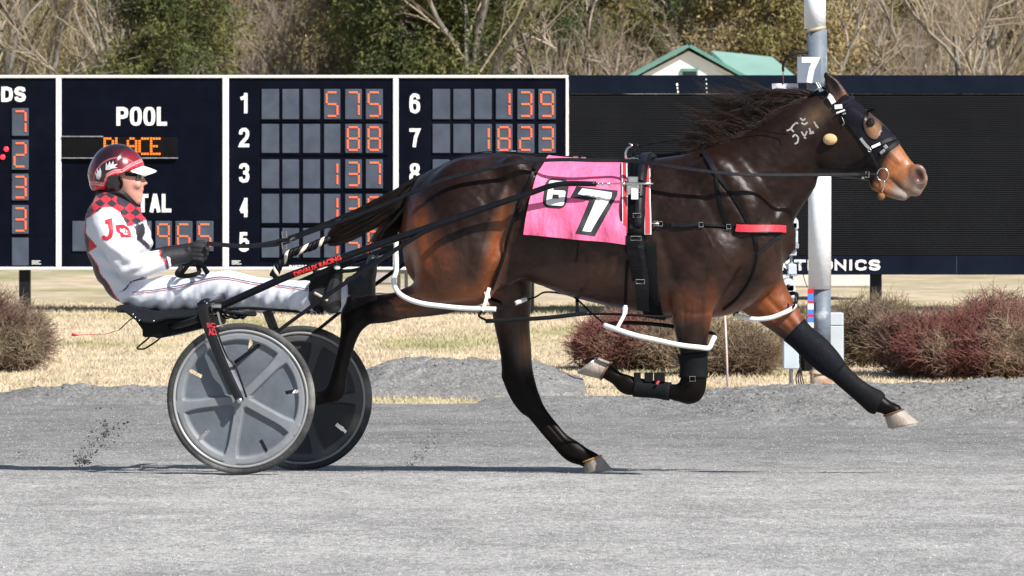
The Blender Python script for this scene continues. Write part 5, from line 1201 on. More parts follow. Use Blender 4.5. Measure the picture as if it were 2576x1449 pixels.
# pink number cloth
nc = thing('number_cloth', 'bright pink saddle cloth with white 7 and smaller 6 edged in black', 'saddle cloth', P(1450, 600, .30))
rows = []
NS, NT = 30, 30
TL, TR, BR_, BL = np.array((1357., 404)), np.array((1563., 412)), np.array((1583., 622)), np.array((1320., 590))
for i in range(NS + 1):
    s_ = i / NS; row = []
    for j in range(NT + 1):
        t = j / NT; q = (TL * (1 - s_) + TR * s_) * (1 - t) + (BL * (1 - s_) + BR_ * s_) * t; q = q + [-(4 * math.sin(t * 3.1)) * (1 - s_), 6 * math.sin(s_ * math.pi) * (t > .5) * (t - .5) * -2 + 6 * (s_ * t) * math.sin(s_ * 5)]
        xr = Rg(q[0], q[1], .33); h, n_ = lathit(HB, xr[0], xr[2], -1, 0.0)
        if h is None: h = R2W((xr[0], CL - .12, xr[2]))
        lat = np.dot(h - O0, EY); lat = min(lat, .60 - .10)
        w = 0.010 + 0.008 * math.sin(s_ * 7 + t * 9) * t + 0.006 * math.sin(s_ * 19 + 4 * t) * t ** 2 + 0.030 * t ** 2 * (.4 + .6 * (1 - s_)) + 0.006 * math.sin(s_ * 9 + t * 5) * t + 0.004 * math.sin(s_ * 16 - t * 9 + 1) * t ** .5 + .003 * math.sin(t * 14 + s_ * 3)
        row.append(np.array([xr[0], lat - w, xr[2]]))
    # smooth the drop so the cloth hangs instead of clinging
    row = np.array(row)
    for j in range(6, NT + 1): row[j][1] = min(row[j][1], row[j - 1][1] + .004)
    top = row[0]; sp = HB.ray_cast(Vector(R2W((top[0], CL, 1.95))), Vector((0, 0, -1))); zt = np.dot(np.array(sp[0]) - O0, EZ) + .012
    over = [np.array([top[0], CL * f + top[1] * (1 - f), zt - (zt - top[2]) * (1 - f) ** 1.8]) for f in (.25, .5, .75, 1.0)]
    far = [np.array([x[0], 2 * CL - x[1], x[2]]) for x in over[:3][::-1]] + [np.array([x[0], 2 * CL - x[1], x[2]]) for x in row]
    rows.append(np.concatenate([row[::-1], over, far]))
G = R2W(np.array(rows))
for _ in range(2): G[1:-1, 1:-1] = .5 * G[1:-1, 1:-1] + .125 * (G[:-2, 1:-1] + G[2:, 1:-1] + G[1:-1, :-2] + G[1:-1, 2:])
MPINK = mat('pink_cloth', (0.88, 0.145, 0.31), 0.6, 0.05, 30, 0.6, 9, bdist=0.05, sheen=0.1, stretch=(1, 1, .5))
mb = MB(); mb.grid(G); NCv = mb.verts(); NCf = list(mb.f); clo = mb.build('cloth', MPINK, nc, True)
NB = bvh_of(NCv, NCf)
def edge_line(path, w, m, name, off=.002):
    mb = MB(); stroke(path, w, off, NB, mb); mb.build(name, m, nc)
edge_line([(1354, 422), (1450, 424), (1562, 425)], 1.6, mat('pink_seam', (0.55, 0.04, 0.16), 0.7), 'seam')
def number(poly_sets, m, off, name):
    mb = MB()
    for k_, pl in enumerate(poly_sets):
        bm = bmesh.new(); 
        vs = [bm.verts.new((x[0], x[1], 0)) for x in pl]; bm.faces.new(vs); bm.normal_update(); bmesh.ops.triangulate(bm, faces=bm.faces); bm.verts.index_update()
        V = np.array([v.co[:2] for v in bm.verts]); Fs = [tuple(v.index for v in f.verts) for f in bm.faces]; bm.free()
        drape(mb, V, Fs, NB, off + .0005 * k_, 9)
    mb.build(name, m, nc)
def S4(x, y): return (1900 + x * .5522) / 1.59, (550 + y * .5522) / 1.59
seven_o = [S4(*q) for q in ((690, 435), (735, 355), (1035, 385), (1030, 420), (868, 716), (728, 696), (828, 458))]
seven_i = [S4(*q) for q in ((745, 412), (778, 370), (992, 400), (988, 432), (838, 684), (778, 678), (880, 440))]
number([seven_o], mat('print_black', (0.018, 0.018, 0.022), 0.6), .0016, 'numeral_border'); number([seven_i], mat('print_white', (0.78, 0.78, 0.74), 0.6), .0030, 'numeral')
def rr(x0, y0, x1, y1, r, n=5):
    o_ = []
    for cx, cy, a in ((x1 - r, y0 + r, -90), (x1 - r, y1 - r, 0), (x0 + r, y1 - r, 90), (x0 + r, y0 + r, 180)):
        for k in range(n + 1):
            t = math.radians(a + 90 * k / n); o_.append((cx + r * math.cos(t), cy + r * math.sin(t)))
    return o_
def sh(pl): return [S4(x - (y - 400) * .13, y + (x - 580) * .06) for x, y in pl]
number([sh(rr(500, 298, 672, 512, 50))], MATS['print_black'], .0016, 'numeral_border')
number([sh(rr(526, 316, 650, 350, 16)), sh(rr(526, 320, 566, 480, 18)), sh(rr(526, 385, 656, 415, 12)), sh(rr(612, 388, 656, 492, 18)), sh(rr(526, 446, 656, 494, 20))], MATS['print_white'], .0030, 'numeral')
# strap that pins the cloth and hangs the hind hobble
hob = thing('pacing_hobbles', 'white tube pacing hobbles looped round the legs and hung by thin black straps', 'hobbles', P(1400, 780, .40))
on_strap('hanger_strap', [(1345, 412), (1335, 450), (1318, 490), (1302, 530), (1285, 575), (1272, 620), (1258, 660), (1240, 705), (1232, 725)], 8, MLEA, hob, .016, .004, 8)
on_strap('hanger_strap', [(1455, 600), (1452, 640), (1448, 660)], 1, MLEA, hob, .002)
hp = P(1226, 742, .33); buckle(hp, 5.5 * PX, 8 * PX, .15, hob, MWHT, r=.003)
free_strap('hanger_end', [(1231, 724, .335), (1226, 742, .328), (1220, 765, .325), (1213, 782, .325)], 9, MWHT, hob)
on_strap('hanger_strap', [(1578, 655), (1576, 700), (1574, 740), (1573, 765)], 6, MLEA, hob, .01, .003)
buckle(P(1572, 781, .31), 5 * PX, 8 * PX, -.1, hob, MWHT, r=.003)
free_strap('hanger_end', [(1574, 768, .31), (1571, 790, .305), (1560, 812, .30), (1552, 826, .30)], 9, MWHT, hob)
def hoop(name, near, far, rpx=6.5):
    q = cr([P(*x) for x in near], 6); mb = MB(); mb.tube(q, rpx * PX, 10); o_ = mb.build(name, MWHT, hob, True)
    q = cr([P(*x) for x in far], 6); mb = MB(); mb.tube(q, rpx * PX * .8, 8); mb.build(name + '_inner', MLEA, o_, True); return o_
hoop('hobble_loop', [(997, 600, .40), (996, 640, .385), (997, 680, .37), (990, 706, .355), (999, 732, .345), (1022, 750, .335), (1060, 763, .325), (1110, 770, .325), (1160, 775, .33), (1210, 777, .335), (1248, 778, .345)],
     [(1248, 778, .345), (1262, 772, .42), (1250, 758, .52), (1180, 735, .58), (1100, 700, .58), (1040, 650, .54), (1000, 605, .45)])
hoop('hobble_loop', [(1520, 818, .33), (1555, 830, .30), (1600, 844, .30), (1650, 855, .31), (1710, 868, .325), (1760, 874, .345), (1783, 875, .37), (1792, 858, .385), (1798, 847, .40)],
     [(1798, 847, .40), (1790, 838, .47), (1740, 828, .52), (1640, 815, .50), (1560, 812, .44), (1520, 818, .34)])
hoop('hobble_loop', [(1848, 792, .63), (1872, 799, .625), (1905, 803, .625), (1940, 799, .63), (1970, 788, .64), (1990, 778, .66), (2000, 768, .69)],
     [(2000, 768, .69), (2004, 750, .75), (1998, 738, .82), (1940, 745, .86), (1870, 770, .84), (1848, 792, .66)], 6)
mb = MB(); q = cr([P(1992, 778, .655), P(1998, 768, .66), P(2001, 752, .66), (P(2002, 740, .67))], 3); mb.strap(q, 6 * PX, .004, -EY); mb.build('hobble_strap', MLEG, hob)
buckle(P(1999, 752, .655), 4 * PX, 5 * PX, .2, hob)
# long couplings between the hind and fore loops
q = PP([(1222, 808, .33), (1300, 804, .325), (1380, 799, .32), (1450, 791, .32), (1482, 788, .32)], 4); mb = MB(); mb.tube(q, .010, 10); mb.build('coupling_tube', MLEG, hob, True)
q = PP([(1480, 790, .33), (1540, 790, .33), (1600, 793, .34), (1650, 796, .36), (1690, 796, .38)], 4); mb = MB(); mb.tube(q, .006, 8); mb.build('coupling_strap', MLEA, hob, True)
free_strap('coupling_strap', [(1213, 782, .32), (1205, 795, .32), (1224, 806, .325)], 6, MLEA, hob)
q = PP([(1248, 778, .345), (1290, 765, .45), (1345, 748, .55), (1370, 735, .6), (1410, 738, .6), (1445, 748, .55), (1480, 780, .44), (1510, 806, .36), (1524, 819, .33)], 4); mb = MB(); mb.tube(q, .0045, 6); mb.build('coupling_strap', MLEA, hob, True)
mb = MB(); mb.tube([P(1297, 763, .455), P(1323, 752, .50)], 6 * PX, 10); mb.build('coupling_sleeve', MWHT, hob, True)
free_strap('coupling_drop', [(1452, 752, .45), (1452, 770, .40), (1453, 790, .33)], 9, MLEG, hob)
buckle(P(1448, 745, .55), 12 * PX, 3 * PX, -.1, hob)
mb = MB(); mb.tube(PP([(997, 612, .40), (1003, 635, .39), (990, 672, .38), (998, 700, .37)], 5), .0016, 6); mb.build('loose_wire', MLEA, hob, True)

# leg boots
MBOOT = mat('boot_neoprene', (0.006, 0.0065, 0.008), 0.7, 0.2, 30, 0.4, 60, bdist=0.003, spec=0.14)
def sleeve(parent, nodes, name='sleeve', m=MBOOT, n=22, add=1.04, ridge=0):
    nd = cr(nodes, 4); c = R2W(nd[:, :3]); T = np.gradient(c, axis=0); T /= np.linalg.norm(T, axis=1)[:, None]; a = np.arange(n + 1) * 2 * math.pi / n; G = []
    for i in range(len(c)):
        A = np.cross(T[i], EY); A /= np.linalg.norm(A); G.append(c[i] + np.cos(a)[:, None] * A * nd[i, 3] * add + np.sin(a)[:, None] * EY * nd[i, 4] * add)
    inn = [[c[i] + (p - c[i]) * .9 for p in G[i]] for i in (0, len(c) - 1)]
    mb = MB(); mb.grid([inn[0]] + G + [inn[1]]); return mb.build(name, m, parent, True)
def N_(*q): return [node(*x) for x in q]
t = thing('leg_boot', 'long black boot sleeve covering the reaching foreleg from knee to fetlock', 'leg boot', P(2085, 920, .74))
sleeve(t, N_((1998, 830, .74, 36, .058), (2020, 851, .74, 34, .056), (2052, 880, .74, 36, .053), (2085, 912, .74, 33, .047), (2110, 936, .74, 26, .037)), 'knee_sleeve', mat('knee_patch', (0.006, 0.007, 0.011), 0.7, 0.2, 20, 0.3, 50, spec=.12))
sleeve(t, N_((2104, 930, .74, 26, .037), (2118, 944, .74, 25, .035), (2148, 971, .74, 24, .034), (2176, 993, .74, 26, .037), (2202, 1011, .74, 30, .042), (2214, 1018, .74, 26, .038)), 'shin_sleeve')
for k in range(3):
    u0, v0 = 2108 + k * 19, 965 + k * 17; mb = MB(); d1 = (P(u0 + 13, v0 + 12, .74) - P(u0, v0, .74)); nn = np.cross(d1, EY); nn /= np.linalg.norm(nn); nn = nn if nn[2] < 0 else -nn
    c = P(u0 + 9, v0 - 4, .74) + nn * .004; mb.box(c, (.013, .014, .013), R=np.stack([d1 / np.linalg.norm(d1), EY, nn], 1), bev=.002); mb.build('fastening_tab', MBOOT, t)
t = thing('leg_boot', 'short black shin boot with hook tabs on the folded foreleg', 'leg boot', P(1630, 978, .42))
sleeve(t, N_((1686, 985, .42, 22, .034), (1650, 980, .42, 21, .032), (1620, 977, .42, 22, .033), (1596, 973, .42, 24, .036)), 'shin_sleeve', MBOOT)
for u0, w in ((1603, 9), (1632, 11), (1659, 14)):
    mb = MB(); q = P(u0, 949, .40); mb.box(q, (w * PX, .010, 12 * PX), bev=.002); mb.build('fastening_tab', MBOOT, t)
mb = MB(); h = P(1655, 962, .375); mb.box(h, (3 * PX, .003, 5 * PX), R=np.array([[.8, 0, .6], [0, 1, 0], [-.6, 0, .8]])); mb.build('red_mark', mat('label_red', (.5, .04, .06), .5), t)
t = thing('leg_boot', 'black knee boot strapped round the folded foreleg above its knee', 'leg boot', P(1745, 910, .42))
sleeve(t, N_((1742, 888, .42, 36, .056), (1744, 905, .42, 34, .051), (1745, 930, .42, 32, .048), (1745, 950, .42, 34, .048)), 'knee_sleeve', MBOOT, add=1.07)
buckle(P(1742, 953, .36), 7 * PX, 6 * PX, 0, t, r=.0022)
# bridle
br = thing('bridle', 'black bridle over a dark hood with eye hole, noseband, steel bit ring and ear plug', 'bridle', P(2160, 350, CL - .08))
def hood_patch(poly, m, name, off, cells=9, hole=None):
    bm = bmesh.new(); vs = [bm.verts.new((x[0], x[1], 0)) for x in poly]; bm.faces.new(vs); bm.normal_update(); bmesh.ops.triangulate(bm, faces=bm.faces); bm.verts.index_update(); V = np.array([v.co[:2] for v in bm.verts]); Fs = [tuple(v.index for v in f.verts) for f in bm.faces]; bm.free()
    V, Fs = refine(V, Fs, 7)
    if hole: Fs = [f for f in Fs if ((V[list(f)].mean(0)[0] - hole[0]) / hole[2]) ** 2 + ((V[list(f)].mean(0)[1] - hole[1]) / hole[3]) ** 2 > 1]
    out = []; ok = []
    for q in V:
        p, n = hit(HB, q[0], q[1], off); ok.append(p is not None); out.append(p if p is not None else np.zeros(3))
    Fs = [f for f in Fs if all(ok[i] for i in f)]; used = sorted({i for f in Fs for i in f}); ix = {a: k for k, a in enumerate(used)}; out = np.array(out)[used]
    mb = MB(); mb.add(out, [tuple(ix[i] for i in f) for f in Fs]); return mb.build(name, m, br, True)
def Z3(x, y): return (3000 + x * .5522) / 1.59, (200 + y * .5522) / 1.59
MHOOD = mat('hood_fabric', (0.006, 0.005, 0.011), 0.7, 0.25, 40, 0.5, 300, bdist=0.001, spec=.12)
hood = [Z3(*q) for q in ((620, 385), (655, 345), (715, 300), (752, 318), (800, 345), (870, 425), (950, 500), (1025, 572), (1078, 655), (1040, 700), (975, 760), (900, 745), (862, 722), (800, 652), (740, 572), (690, 495), (650, 440))]
eh = (*Z3(890, 545), 27, 40)
hood_patch(hood, MHOOD, 'hood', .004, hole=(eh[0], eh[1], 24, 37))
mb = MB(); nE = 26; ring = []
for k in range(nE + 1):
    a = math.radians(95 + 200 * k / nE); row = []
    for s_, of in ((1.12, .004), (1.08, .007), (1.00, .007), (.97, .002)):
        c_, s1 = math.cos(a) * 23 * s_, math.sin(a) * 36 * s_; h, n_ = hit(HB, eh[0] + c_ * math.cos(-.25) - s1 * math.sin(-.25), eh[1] + c_ * math.sin(-.25) + s1 * math.cos(-.25), of); row.append(h if h is not None else P(eh[0] + c_, eh[1] + s1, CL - .075))
    ring.append(row)
mb.grid(ring); mb.build('eye_cup', MLEA, br, True)
def bs(name, pts, w, m, off=.007, th=.003, sub=5): return on_strap(name, [Z3(*q) for q in pts], w, m, br, off, th, sub)
bs('cheek_strap', [(555, 290), (580, 345), (630, 410), (680, 480), (740, 560), (800, 640), (865, 715)], 11, MLEA)
bs('cheek_strap', [(870, 735), (900, 790), (930, 850), (938, 868)], 7, MLEG)
bs('browband', [(640, 400), (700, 370), (760, 335), (795, 315)], 9, MLEG, .010)
bs('noseband', [(880, 705), (940, 680), (1000, 655), (1055, 640)], 10, MLEG, .010)
bs('noseband', [(940, 760), (990, 725), (1040, 690), (1085, 660)], 10, MLEG, .010)
bs('noseband', [(700, 862), (780, 840), (860, 790), (930, 745)], 16, MLEA, .006)
bs('white_sleeve', [(575, 325), (592, 355), (610, 388)], 13, MWHT, .012, .004)
bs('strap_tape', [(800, 640), (840, 690), (868, 715)], 8, MCHR, .011, .002)
bs('strap_tape', [(880, 705), (920, 688), (940, 680)], 7, MWHT, .014, .002)
for x, y, w, h_, a in ((640, 415, 11, 7, .1), (660, 452, 13, 3, .35), (690, 465, 5, 3, .3), (975, 705, 5, 7, .7), (955, 735, 8, 5, .7), (820, 905, 4, 6, 0)):
    h, n_ = hit(HB, *Z3(x, y), .016)
    if h is None: h = P(*Z3(x, y), CL - .07)
    mb = MB(); ca, sa = math.cos(a), math.sin(a); mb.box(h, (w * PX * .9, .004, h_ * PX * .8), R=np.stack([EX * ca + EZ * sa, EY, -EX * sa + EZ * ca], 1), bev=.0025); mb.build('buckle', MWHT if w > 10 else MCHR, br)
h, n_ = hit(HB, *Z3(865, 725), .014); mb = MB(); mb.torus(h, .007, .0025, EX, EZ, 14, 6); mb.build('ring', MCHR, br, True)
hb_, n_ = hit(HB, *Z3(955, 900), .016); BIT = P(*Z3(962, 903), np.dot((hb_ if hb_ is not None else P(*Z3(962, 903), .53)) - O0, EY) - .004)
mb = MB(); mb.torus(BIT, (.0265, .0295), .0030, EX, EZ, 28, 7); mb.build('bit_ring', MCHR, br, True)
mb = MB(); mb.tube(cr([BIT + EX * .008 - EZ * .028, P(*Z3(972, 980), CL - .066), P(*Z3(955, 1030), CL - .05)], 4), [.003] * 4 + [.0045] * 5, 8); mb.build('bit_lever', MCHR, br, True)
mb = MB(); mb.ball(P(*Z3(950, 1060), CL - .04), (.018, .022, .018)); mb.build('chin_leather', mat('tan_leather', (0.20, 0.085, 0.03), 0.8, 0.3, 30, .5, 80), br, True)
h, n_ = hit(HB, *Z3(585, 648), .012); mb = MB(); mb.ball(h, (.0335, .022, .0265), R=np.stack([EX, EY, EZ], 1), nu=22, nv=14); mb.build('ear_plug_ball', mat('ear_plug_felt', (0.58, 0.38, 0.19), 0.8, 0.12, 40, .3, 120), br, True)
mb = MB(); q = [hit(HB, *Z3(*x), .012)[0] for x in ((665, 480), (685, 530), (670, 550))]; mb.tube(cr([x for x in q if x is not None], 3), .0018, 6); mb.build('chain', MCHR, br, True)
mb = MB(); q = [P(*Z3(x, y), CL - .05) for x, y in ((527, 620), (520, 600), (538, 590), (545, 610))]; mb.tube(cr(q, 3), .0025, 6); mb.build('cord_clip', MCHR, br, True)
mb = MB(); mb.strap(np.array([P(*Z3(x, y), l) for x, y, l in ((480, 245, CL), (510, 262, CL - .03), (545, 285, CL - .06))]), .012, .004, -EY); mb.build('crown_piece', MLEA, br)
for k in range(3):
    mb = MB(); mb.tube([P(*Z3(478 + k * 17, 238 - k * 2), CL - .035), P(*Z3(502 + k * 14, 278 - k * 4), CL - .045)], .0035, 6); mb.build('crown_stud', MCHR, br)
mb = MB(); mb.tube([P(*Z3(445, 322), CL - .03), P(*Z3(495, 296), CL - .04)], .007, 8); mb.build('strap_end', MLEA, br)

# reins
rn = thing('driving_reins', 'black leather driving reins running from the gloved hands to the bit', 'reins', P(1300, 500, .35))
near = [(520, 613, .46), (600, 619, .45), (660, 618, .44), (712, 612, .42), (770, 588, .38), (860, 556, .34), (960, 518, .31), (1040, 483, .29), (1110, 455, .29), (1170, 438, .295), (1230, 424, .30), (1290, 412, .31), (1345, 405, .325), (1420, 402, .335), (1500, 404, .34), (1572, 405, .35), (1640, 412, .30), (1720, 424, .285), (1800, 434, .285), (1880, 440, .31), (1980, 441, .37), (2100, 440, .445), (2178, 439, .495)]
q = PP(near, 4); q = np.concatenate([q, BIT[None] - EX * .024]); w = np.linspace(13, 9, len(q)) * PX; mb = MB(); mb.strap(q, w, .0035, -EY * .8 + EZ * .6); mb.build('near_rein', MLEG, rn)
mb = MB(); mb.tube(PP([(2148, 440, .482), (2180, 440, .495), (2203, 440, .505)], 3), .0085, 8); mb.build('rein_sleeve', MLEA, rn, True)
buckle(P(2182, 439, .49), 4 * PX, 7 * PX, 0, rn, r=.0022)
far = [(520, 612, .62), (620, 618, .66), (720, 600, .75), (860, 545, .84), (1000, 482, .90), (1080, 436, .90), (1130, 410, .88), (1180, 396, .84), (1290, 389, .80), (1420, 396, .80), (1580, 400, .80), (1800, 380, .80), (2000, 400, .78)]
mb = MB(); mb.strap(PP(far, 4), 9 * PX, .0035, -EY * .8 + EZ * .6); mb.build('far_rein', MLEA, rn)
for u, v in ((716, 590), (716, 618)): buckle(P(u, v, .41), 6 * PX, 8 * PX, .1, rn, r=.0026)
mb = MB(); mb.strap(cr([P(458, 668, .40), P(445, 690, .36), P(470, 694, .33), P(500, 686, .34), P(498, 668, .38), P(512, 672, .38), P(524, 688, .36)], 5), 12 * PX, .003, -EY); mb.strap(cr([P(455, 690, .36), P(480, 662, .36), P(504, 662, .36), P(522, 690, .35)], 5), 11 * PX, .003, -EY); mb.build('rein_end', MLEA, rn)
# braided tail rope
tr = thing('tail_tie', 'black and cream braided rope tying the tail down to the sulky', 'rope', P(760, 640, .50))
q = PP([(826, 602, .58), (805, 610, .55), (780, 622, .53), (750, 630, .50), (725, 642, .48), (705, 662, .46), (694, 684, .45), (688, 694, .45)], 6)
T = np.gradient(q, axis=0); T /= np.linalg.norm(T, axis=1)[:, None]
for k, m_ in enumerate((MLEA, mat('cream_cord', (0.66, 0.58, 0.46), 0.8, 0.15, 60), MLEA, MLEA)):
    V = []
    for i in range(len(q)):
        a = i * .62 + k * math.pi / 2; A = np.cross(T[i], EY); V.append(q[i] + (A * math.cos(a) + EY * math.sin(a)) * .0115)
    mb = MB(); mb.tube(np.array(V), .0105, 8); mb.build('strand', m_, tr, True)
mb = MB(); mb.tube([P(832, 599, .58), P(818, 603, .57)], .011, 10); mb.build('tape', MLEG, tr, True)
# ================================================================ SULKY
MDISC = mat('disc_plastic', (0.155, 0.175, 0.205), 0.55, 0.15, 12, 0.15, 40, vcol='tint', spec=.35)
MDISC2 = MDISC
MRIM = mat('rim_alloy', (0.33, 0.33, 0.32), 0.45, 0.2, 8, metal=0.2); MTYR = mat('tyre_rubber', (0.035, 0.035, 0.038), 0.8, 0.3, 12, 0.4, 60, col2=(0.20, 0.20, 0.19), c2amt=(.5, .72))
MGLB = mat('gloss_black', (0.006, 0.006, 0.008), 0.22, 0.15, 20, spec=0.4, coat=0.15); MSB = mat('satin_black', (0.005, 0.005, 0.0065), 0.42, 0.2, 20, spec=0.14)
MCARB = mat('shaft_black', (0.006, 0.0065, 0.009), 0.36, 0.2, 40, spec=0.2)
su = thing('sulky', 'black racing sulky with grey disc wheels and long curved shafts hitched to the horse', 'sulky', P(620, 1005, .6))
def wheel(uc, vc, lat, R, a_sp, mdisc, name_label, near=True):
    c = Rg(uc, vc, lat); hub = thing('wheel', None, None, (0, 0, 0)); hub.parent = su; hub.location = Vector([float(x) for x in (R2W(c) - np.array(su.location))])
    sgn = -1
    def W_(x, y, z): return R2W(np.array([c[0] + x, c[1] + y, c[2] + z]))
    # tyre
    mb = MB(); n = 96; G = []
    prof = [(R - .030, -.010), (R - .020, -.016), (R - .008, -.015), (R, -.006), (R + .0005, .004), (R - .006, .015), (R - .020, .017), (R - .030, .010)]
    for k in range(n + 1):
        a = 2 * math.pi * k / n; G.append([W_(r * math.cos(a), y, r * math.sin(a)) for r, y in prof])
    mb.grid(G); mb.build('tyre', MTYR, hub, True)
    mb = MB(); G = []
    pr = [(R - .030, .010), (R - .028, -.009), (R - .031, -.016), (R - .037, -.016), (R - .042, -.010)]
    for k in range(n + 1):
        a = 2 * math.pi * k / n; G.append([W_(r * math.cos(a), y, r * math.sin(a)) for r, y in pr])
    mb.grid(G); mb.build('rim', MRIM, hub, True)
    # dished disc with five pressed spokes and five slots
    nr, na = 56, 420; Ri = R - .041
    rr_ = np.linspace(.012, Ri, nr); aa = np.linspace(0, 2 * math.pi, na + 1)
    Rm, Am = np.meshgrid(rr_, aa, indexing='ij')
    y = np.full_like(Rm, 0.004)
    sm = lambda t: np.clip(t, 0, 1) ** 2 * (3 - 2 * np.clip(t, 0, 1))
    rimlift = sm((Rm - (Ri - .046)) / .014) * (1 - 0.35 * sm((Rm - (Ri - .010)) / .010)); hublift = 1 - sm((Rm - .040) / .018)
    spoke = np.zeros_like(Rm)
    for k in range(5):
        a = math.radians(a_sp + 72 * k); dx = Rm * np.cos(Am - a); dz = Rm * np.sin(Am - a); wv = .016 + .010 * np.clip((Rm - .19) / .08, 0, 1) ** 2
        spoke = np.maximum(spoke, (1 - sm((np.abs(dz) - wv) / .012)) * (dx > 0))
    lift = np.maximum(np.maximum(rimlift, hublift), spoke); y = y - 0.016 * lift
    G = np.stack([Rm * np.cos(Am), y, -Rm * np.sin(Am)], -1)   # angle measured downwards like the picture
    keep = np.ones((nr - 1, na), bool); rc = (rr_[:-1] + rr_[1:]) / 2; ac = (aa[:-1] + aa[1:]) / 2; RC, AC = np.meshgrid(rc, ac, indexing='ij')
    for k in range(5):
        a = math.radians(a_sp + 36 + 72 * k); dx = RC * np.cos(AC - a) - .243; dz = RC * np.sin(AC - a); tt = np.clip(dx, -.024, .024); keep &= (dx - tt) ** 2 + dz ** 2 > .0095 ** 2
    V = np.stack([c[0] + G[..., 0], c[1] + G[..., 1], c[2] + G[..., 2]], -1).reshape(-1, 3); V2 = V.copy(); V2[:, 1] += .010
    i = np.arange(nr * (na + 1)).reshape(nr, na + 1); q = np.stack([i[:-1, :-1], i[1:, :-1], i[1:, 1:], i[:-1, 1:]], -1)[keep]
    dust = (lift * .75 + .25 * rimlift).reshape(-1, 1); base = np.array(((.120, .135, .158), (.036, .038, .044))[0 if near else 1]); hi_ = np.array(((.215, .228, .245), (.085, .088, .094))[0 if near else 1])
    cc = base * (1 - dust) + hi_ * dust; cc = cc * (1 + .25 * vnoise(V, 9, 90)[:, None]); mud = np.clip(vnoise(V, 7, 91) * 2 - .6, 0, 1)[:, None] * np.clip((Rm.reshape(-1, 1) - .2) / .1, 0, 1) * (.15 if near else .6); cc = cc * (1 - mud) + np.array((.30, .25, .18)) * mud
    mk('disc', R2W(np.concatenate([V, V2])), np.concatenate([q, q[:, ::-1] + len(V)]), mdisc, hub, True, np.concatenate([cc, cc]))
    mb = MB(); mb.tube([W_(0, -.045, 0), W_(0, .05, 0)], .014, 16); mb.build('axle', MCHR, hub, True)
    return hub
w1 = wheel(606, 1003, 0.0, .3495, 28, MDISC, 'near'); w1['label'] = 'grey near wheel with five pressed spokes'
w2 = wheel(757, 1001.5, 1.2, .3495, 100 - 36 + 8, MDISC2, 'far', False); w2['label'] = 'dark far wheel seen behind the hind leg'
def tube_part(name, path, r, m, n=12, sub=5, parent=su): mb = MB(); mb.tube(PP(path, sub), r, n); return mb.build(name, m, parent, True)
# forks: flat aerofoil blades outside each wheel
def fork(lat, uoff, voff, label):
    k = 0.95 if uoff else 1.0
    def q(u, v, l): 
        p = Rg(u, v, -.055); return R2W((p[0], l, p[2]))
    s_ = -1 if lat < .6 else 1
    path = [(509, 760, lat), (516, 800, lat), (534, 850, lat + s_ * .0), (556, 905, lat), (580, 960, lat), (600, 1000, lat), (604, 1010, lat)]
    pts = cr([q(*x) for x in path], 5); mb = MB(); n = len(pts); rad = np.stack([np.interp(np.arange(n), [0, n * .25, n * .7, n - 1], [15, 13, 12, 10]) * PX, np.full(n, .010)], 1)
    T = np.gradient(pts, axis=0)
    mb.tube(pts, rad, 16, flat=EX); f = mb.build('fork', MGLB, su, True)
    mb = MB(); mb.tube([pts[-3] - EY * .012 * -s_, pts[-3] + EY * .03 * -s_], .013, 14); mb.build('axle_nut', MCHR, f, True); return pts
fn = fork(-.055, 0, 0, 'n'); ff = fork(1.255, 1, 0, 'f')
mb = MB(); fe = [P(523, 775, -.068), P(548, 850, -.068), P(590, 915, -.068), P(615, 985, -.068)]; mb.tube(cr([P(530, 772, -.062), P(545, 830, -.062), P(570, 895, -.062), P(590, 918, -.062), P(605, 955, -.062), P(620, 1000, -.062)], 5), .0045, 8); mb.build('fork_edge', MCARB, su, True)
mb = MB(); mb.strap(np.array([P(548, 785, -.03), P(554, 810, -.03), P(560, 822, -.03)]), 5 * PX, .004, -EY); mb.build('chrome_stay', MCHR, su)
# red painted script on the fork
for k, (s_, u0, v0, u1, v1) in enumerate((('SC', 519, 812, 541, 824), ('AD', 523, 826, 544, 843))):
    G, Fs = glyphs(s_, 1, .05); G = fit(G, u0, u1, v1, v0); G[:, 0] += (v1 - G[:, 1]) * -.2 + 2; V = np.array([P(g[0], g[1], -.0665) for g in G]); mb = MB(); mb.add(V, Fs); mb.build('fork_lettering', MRED if k else MATS['red_webbing'], su)
# arch over the wheels and under the seat
mb = MB(); a_ = fn[0] - EZ * .012; b_ = ff[0] - EZ * .012; mb.tube(cr([a_, a_ + EY * .10 + EZ * .012 + EX * .01, (a_ + b_) / 2 + EZ * .02, b_ - EY * .10 + EZ * .012 + EX * .01, b_], 8), .021, 14); mb.build('arch', MGLB, su, True)
# near and far shafts
sh = [(500, 790, .14), (556, 770, .135), (640, 732, .13), (740, 689, .13), (860, 648, .14), (960, 613, .155), (1060, 578, .175), (1160, 544, .20), (1260, 510, .225), (1330, 487, .245), (1385, 468, .255), (1430, 462, .262), (1500, 463, .268)]
SHp = PP(sh, 6); n_ = len(SHp)
mb = MB(); mb.tube(SHp, np.linspace(.0185, .0125, n_), 14); mb.build('shaft', MCARB, su, True)
Rgp = np.stack([(SHp - O0) @ EX, 1.2 - (SHp - O0) @ EY, (SHp - O0) @ EZ], 1); mb = MB(); mb.tube(R2W(Rgp), np.linspace(.0185, .0125, n_), 14); mb.build('shaft', MCARB, su, True)
mb = MB(); mb.tube(PP([(1492, 463, .266), (1560, 462, .270), (1643, 462, .275)], 3), .0052, 10); mb.build('shaft_rod', MCHR, su, True)
for u in (1504, 1514, 1528, 1532, 1569): mb = MB(); mb.tube([P(u, 463, .268), P(u + 3, 463, .268)], .009, 12); mb.build('rod_collar', MCHR, su, True)
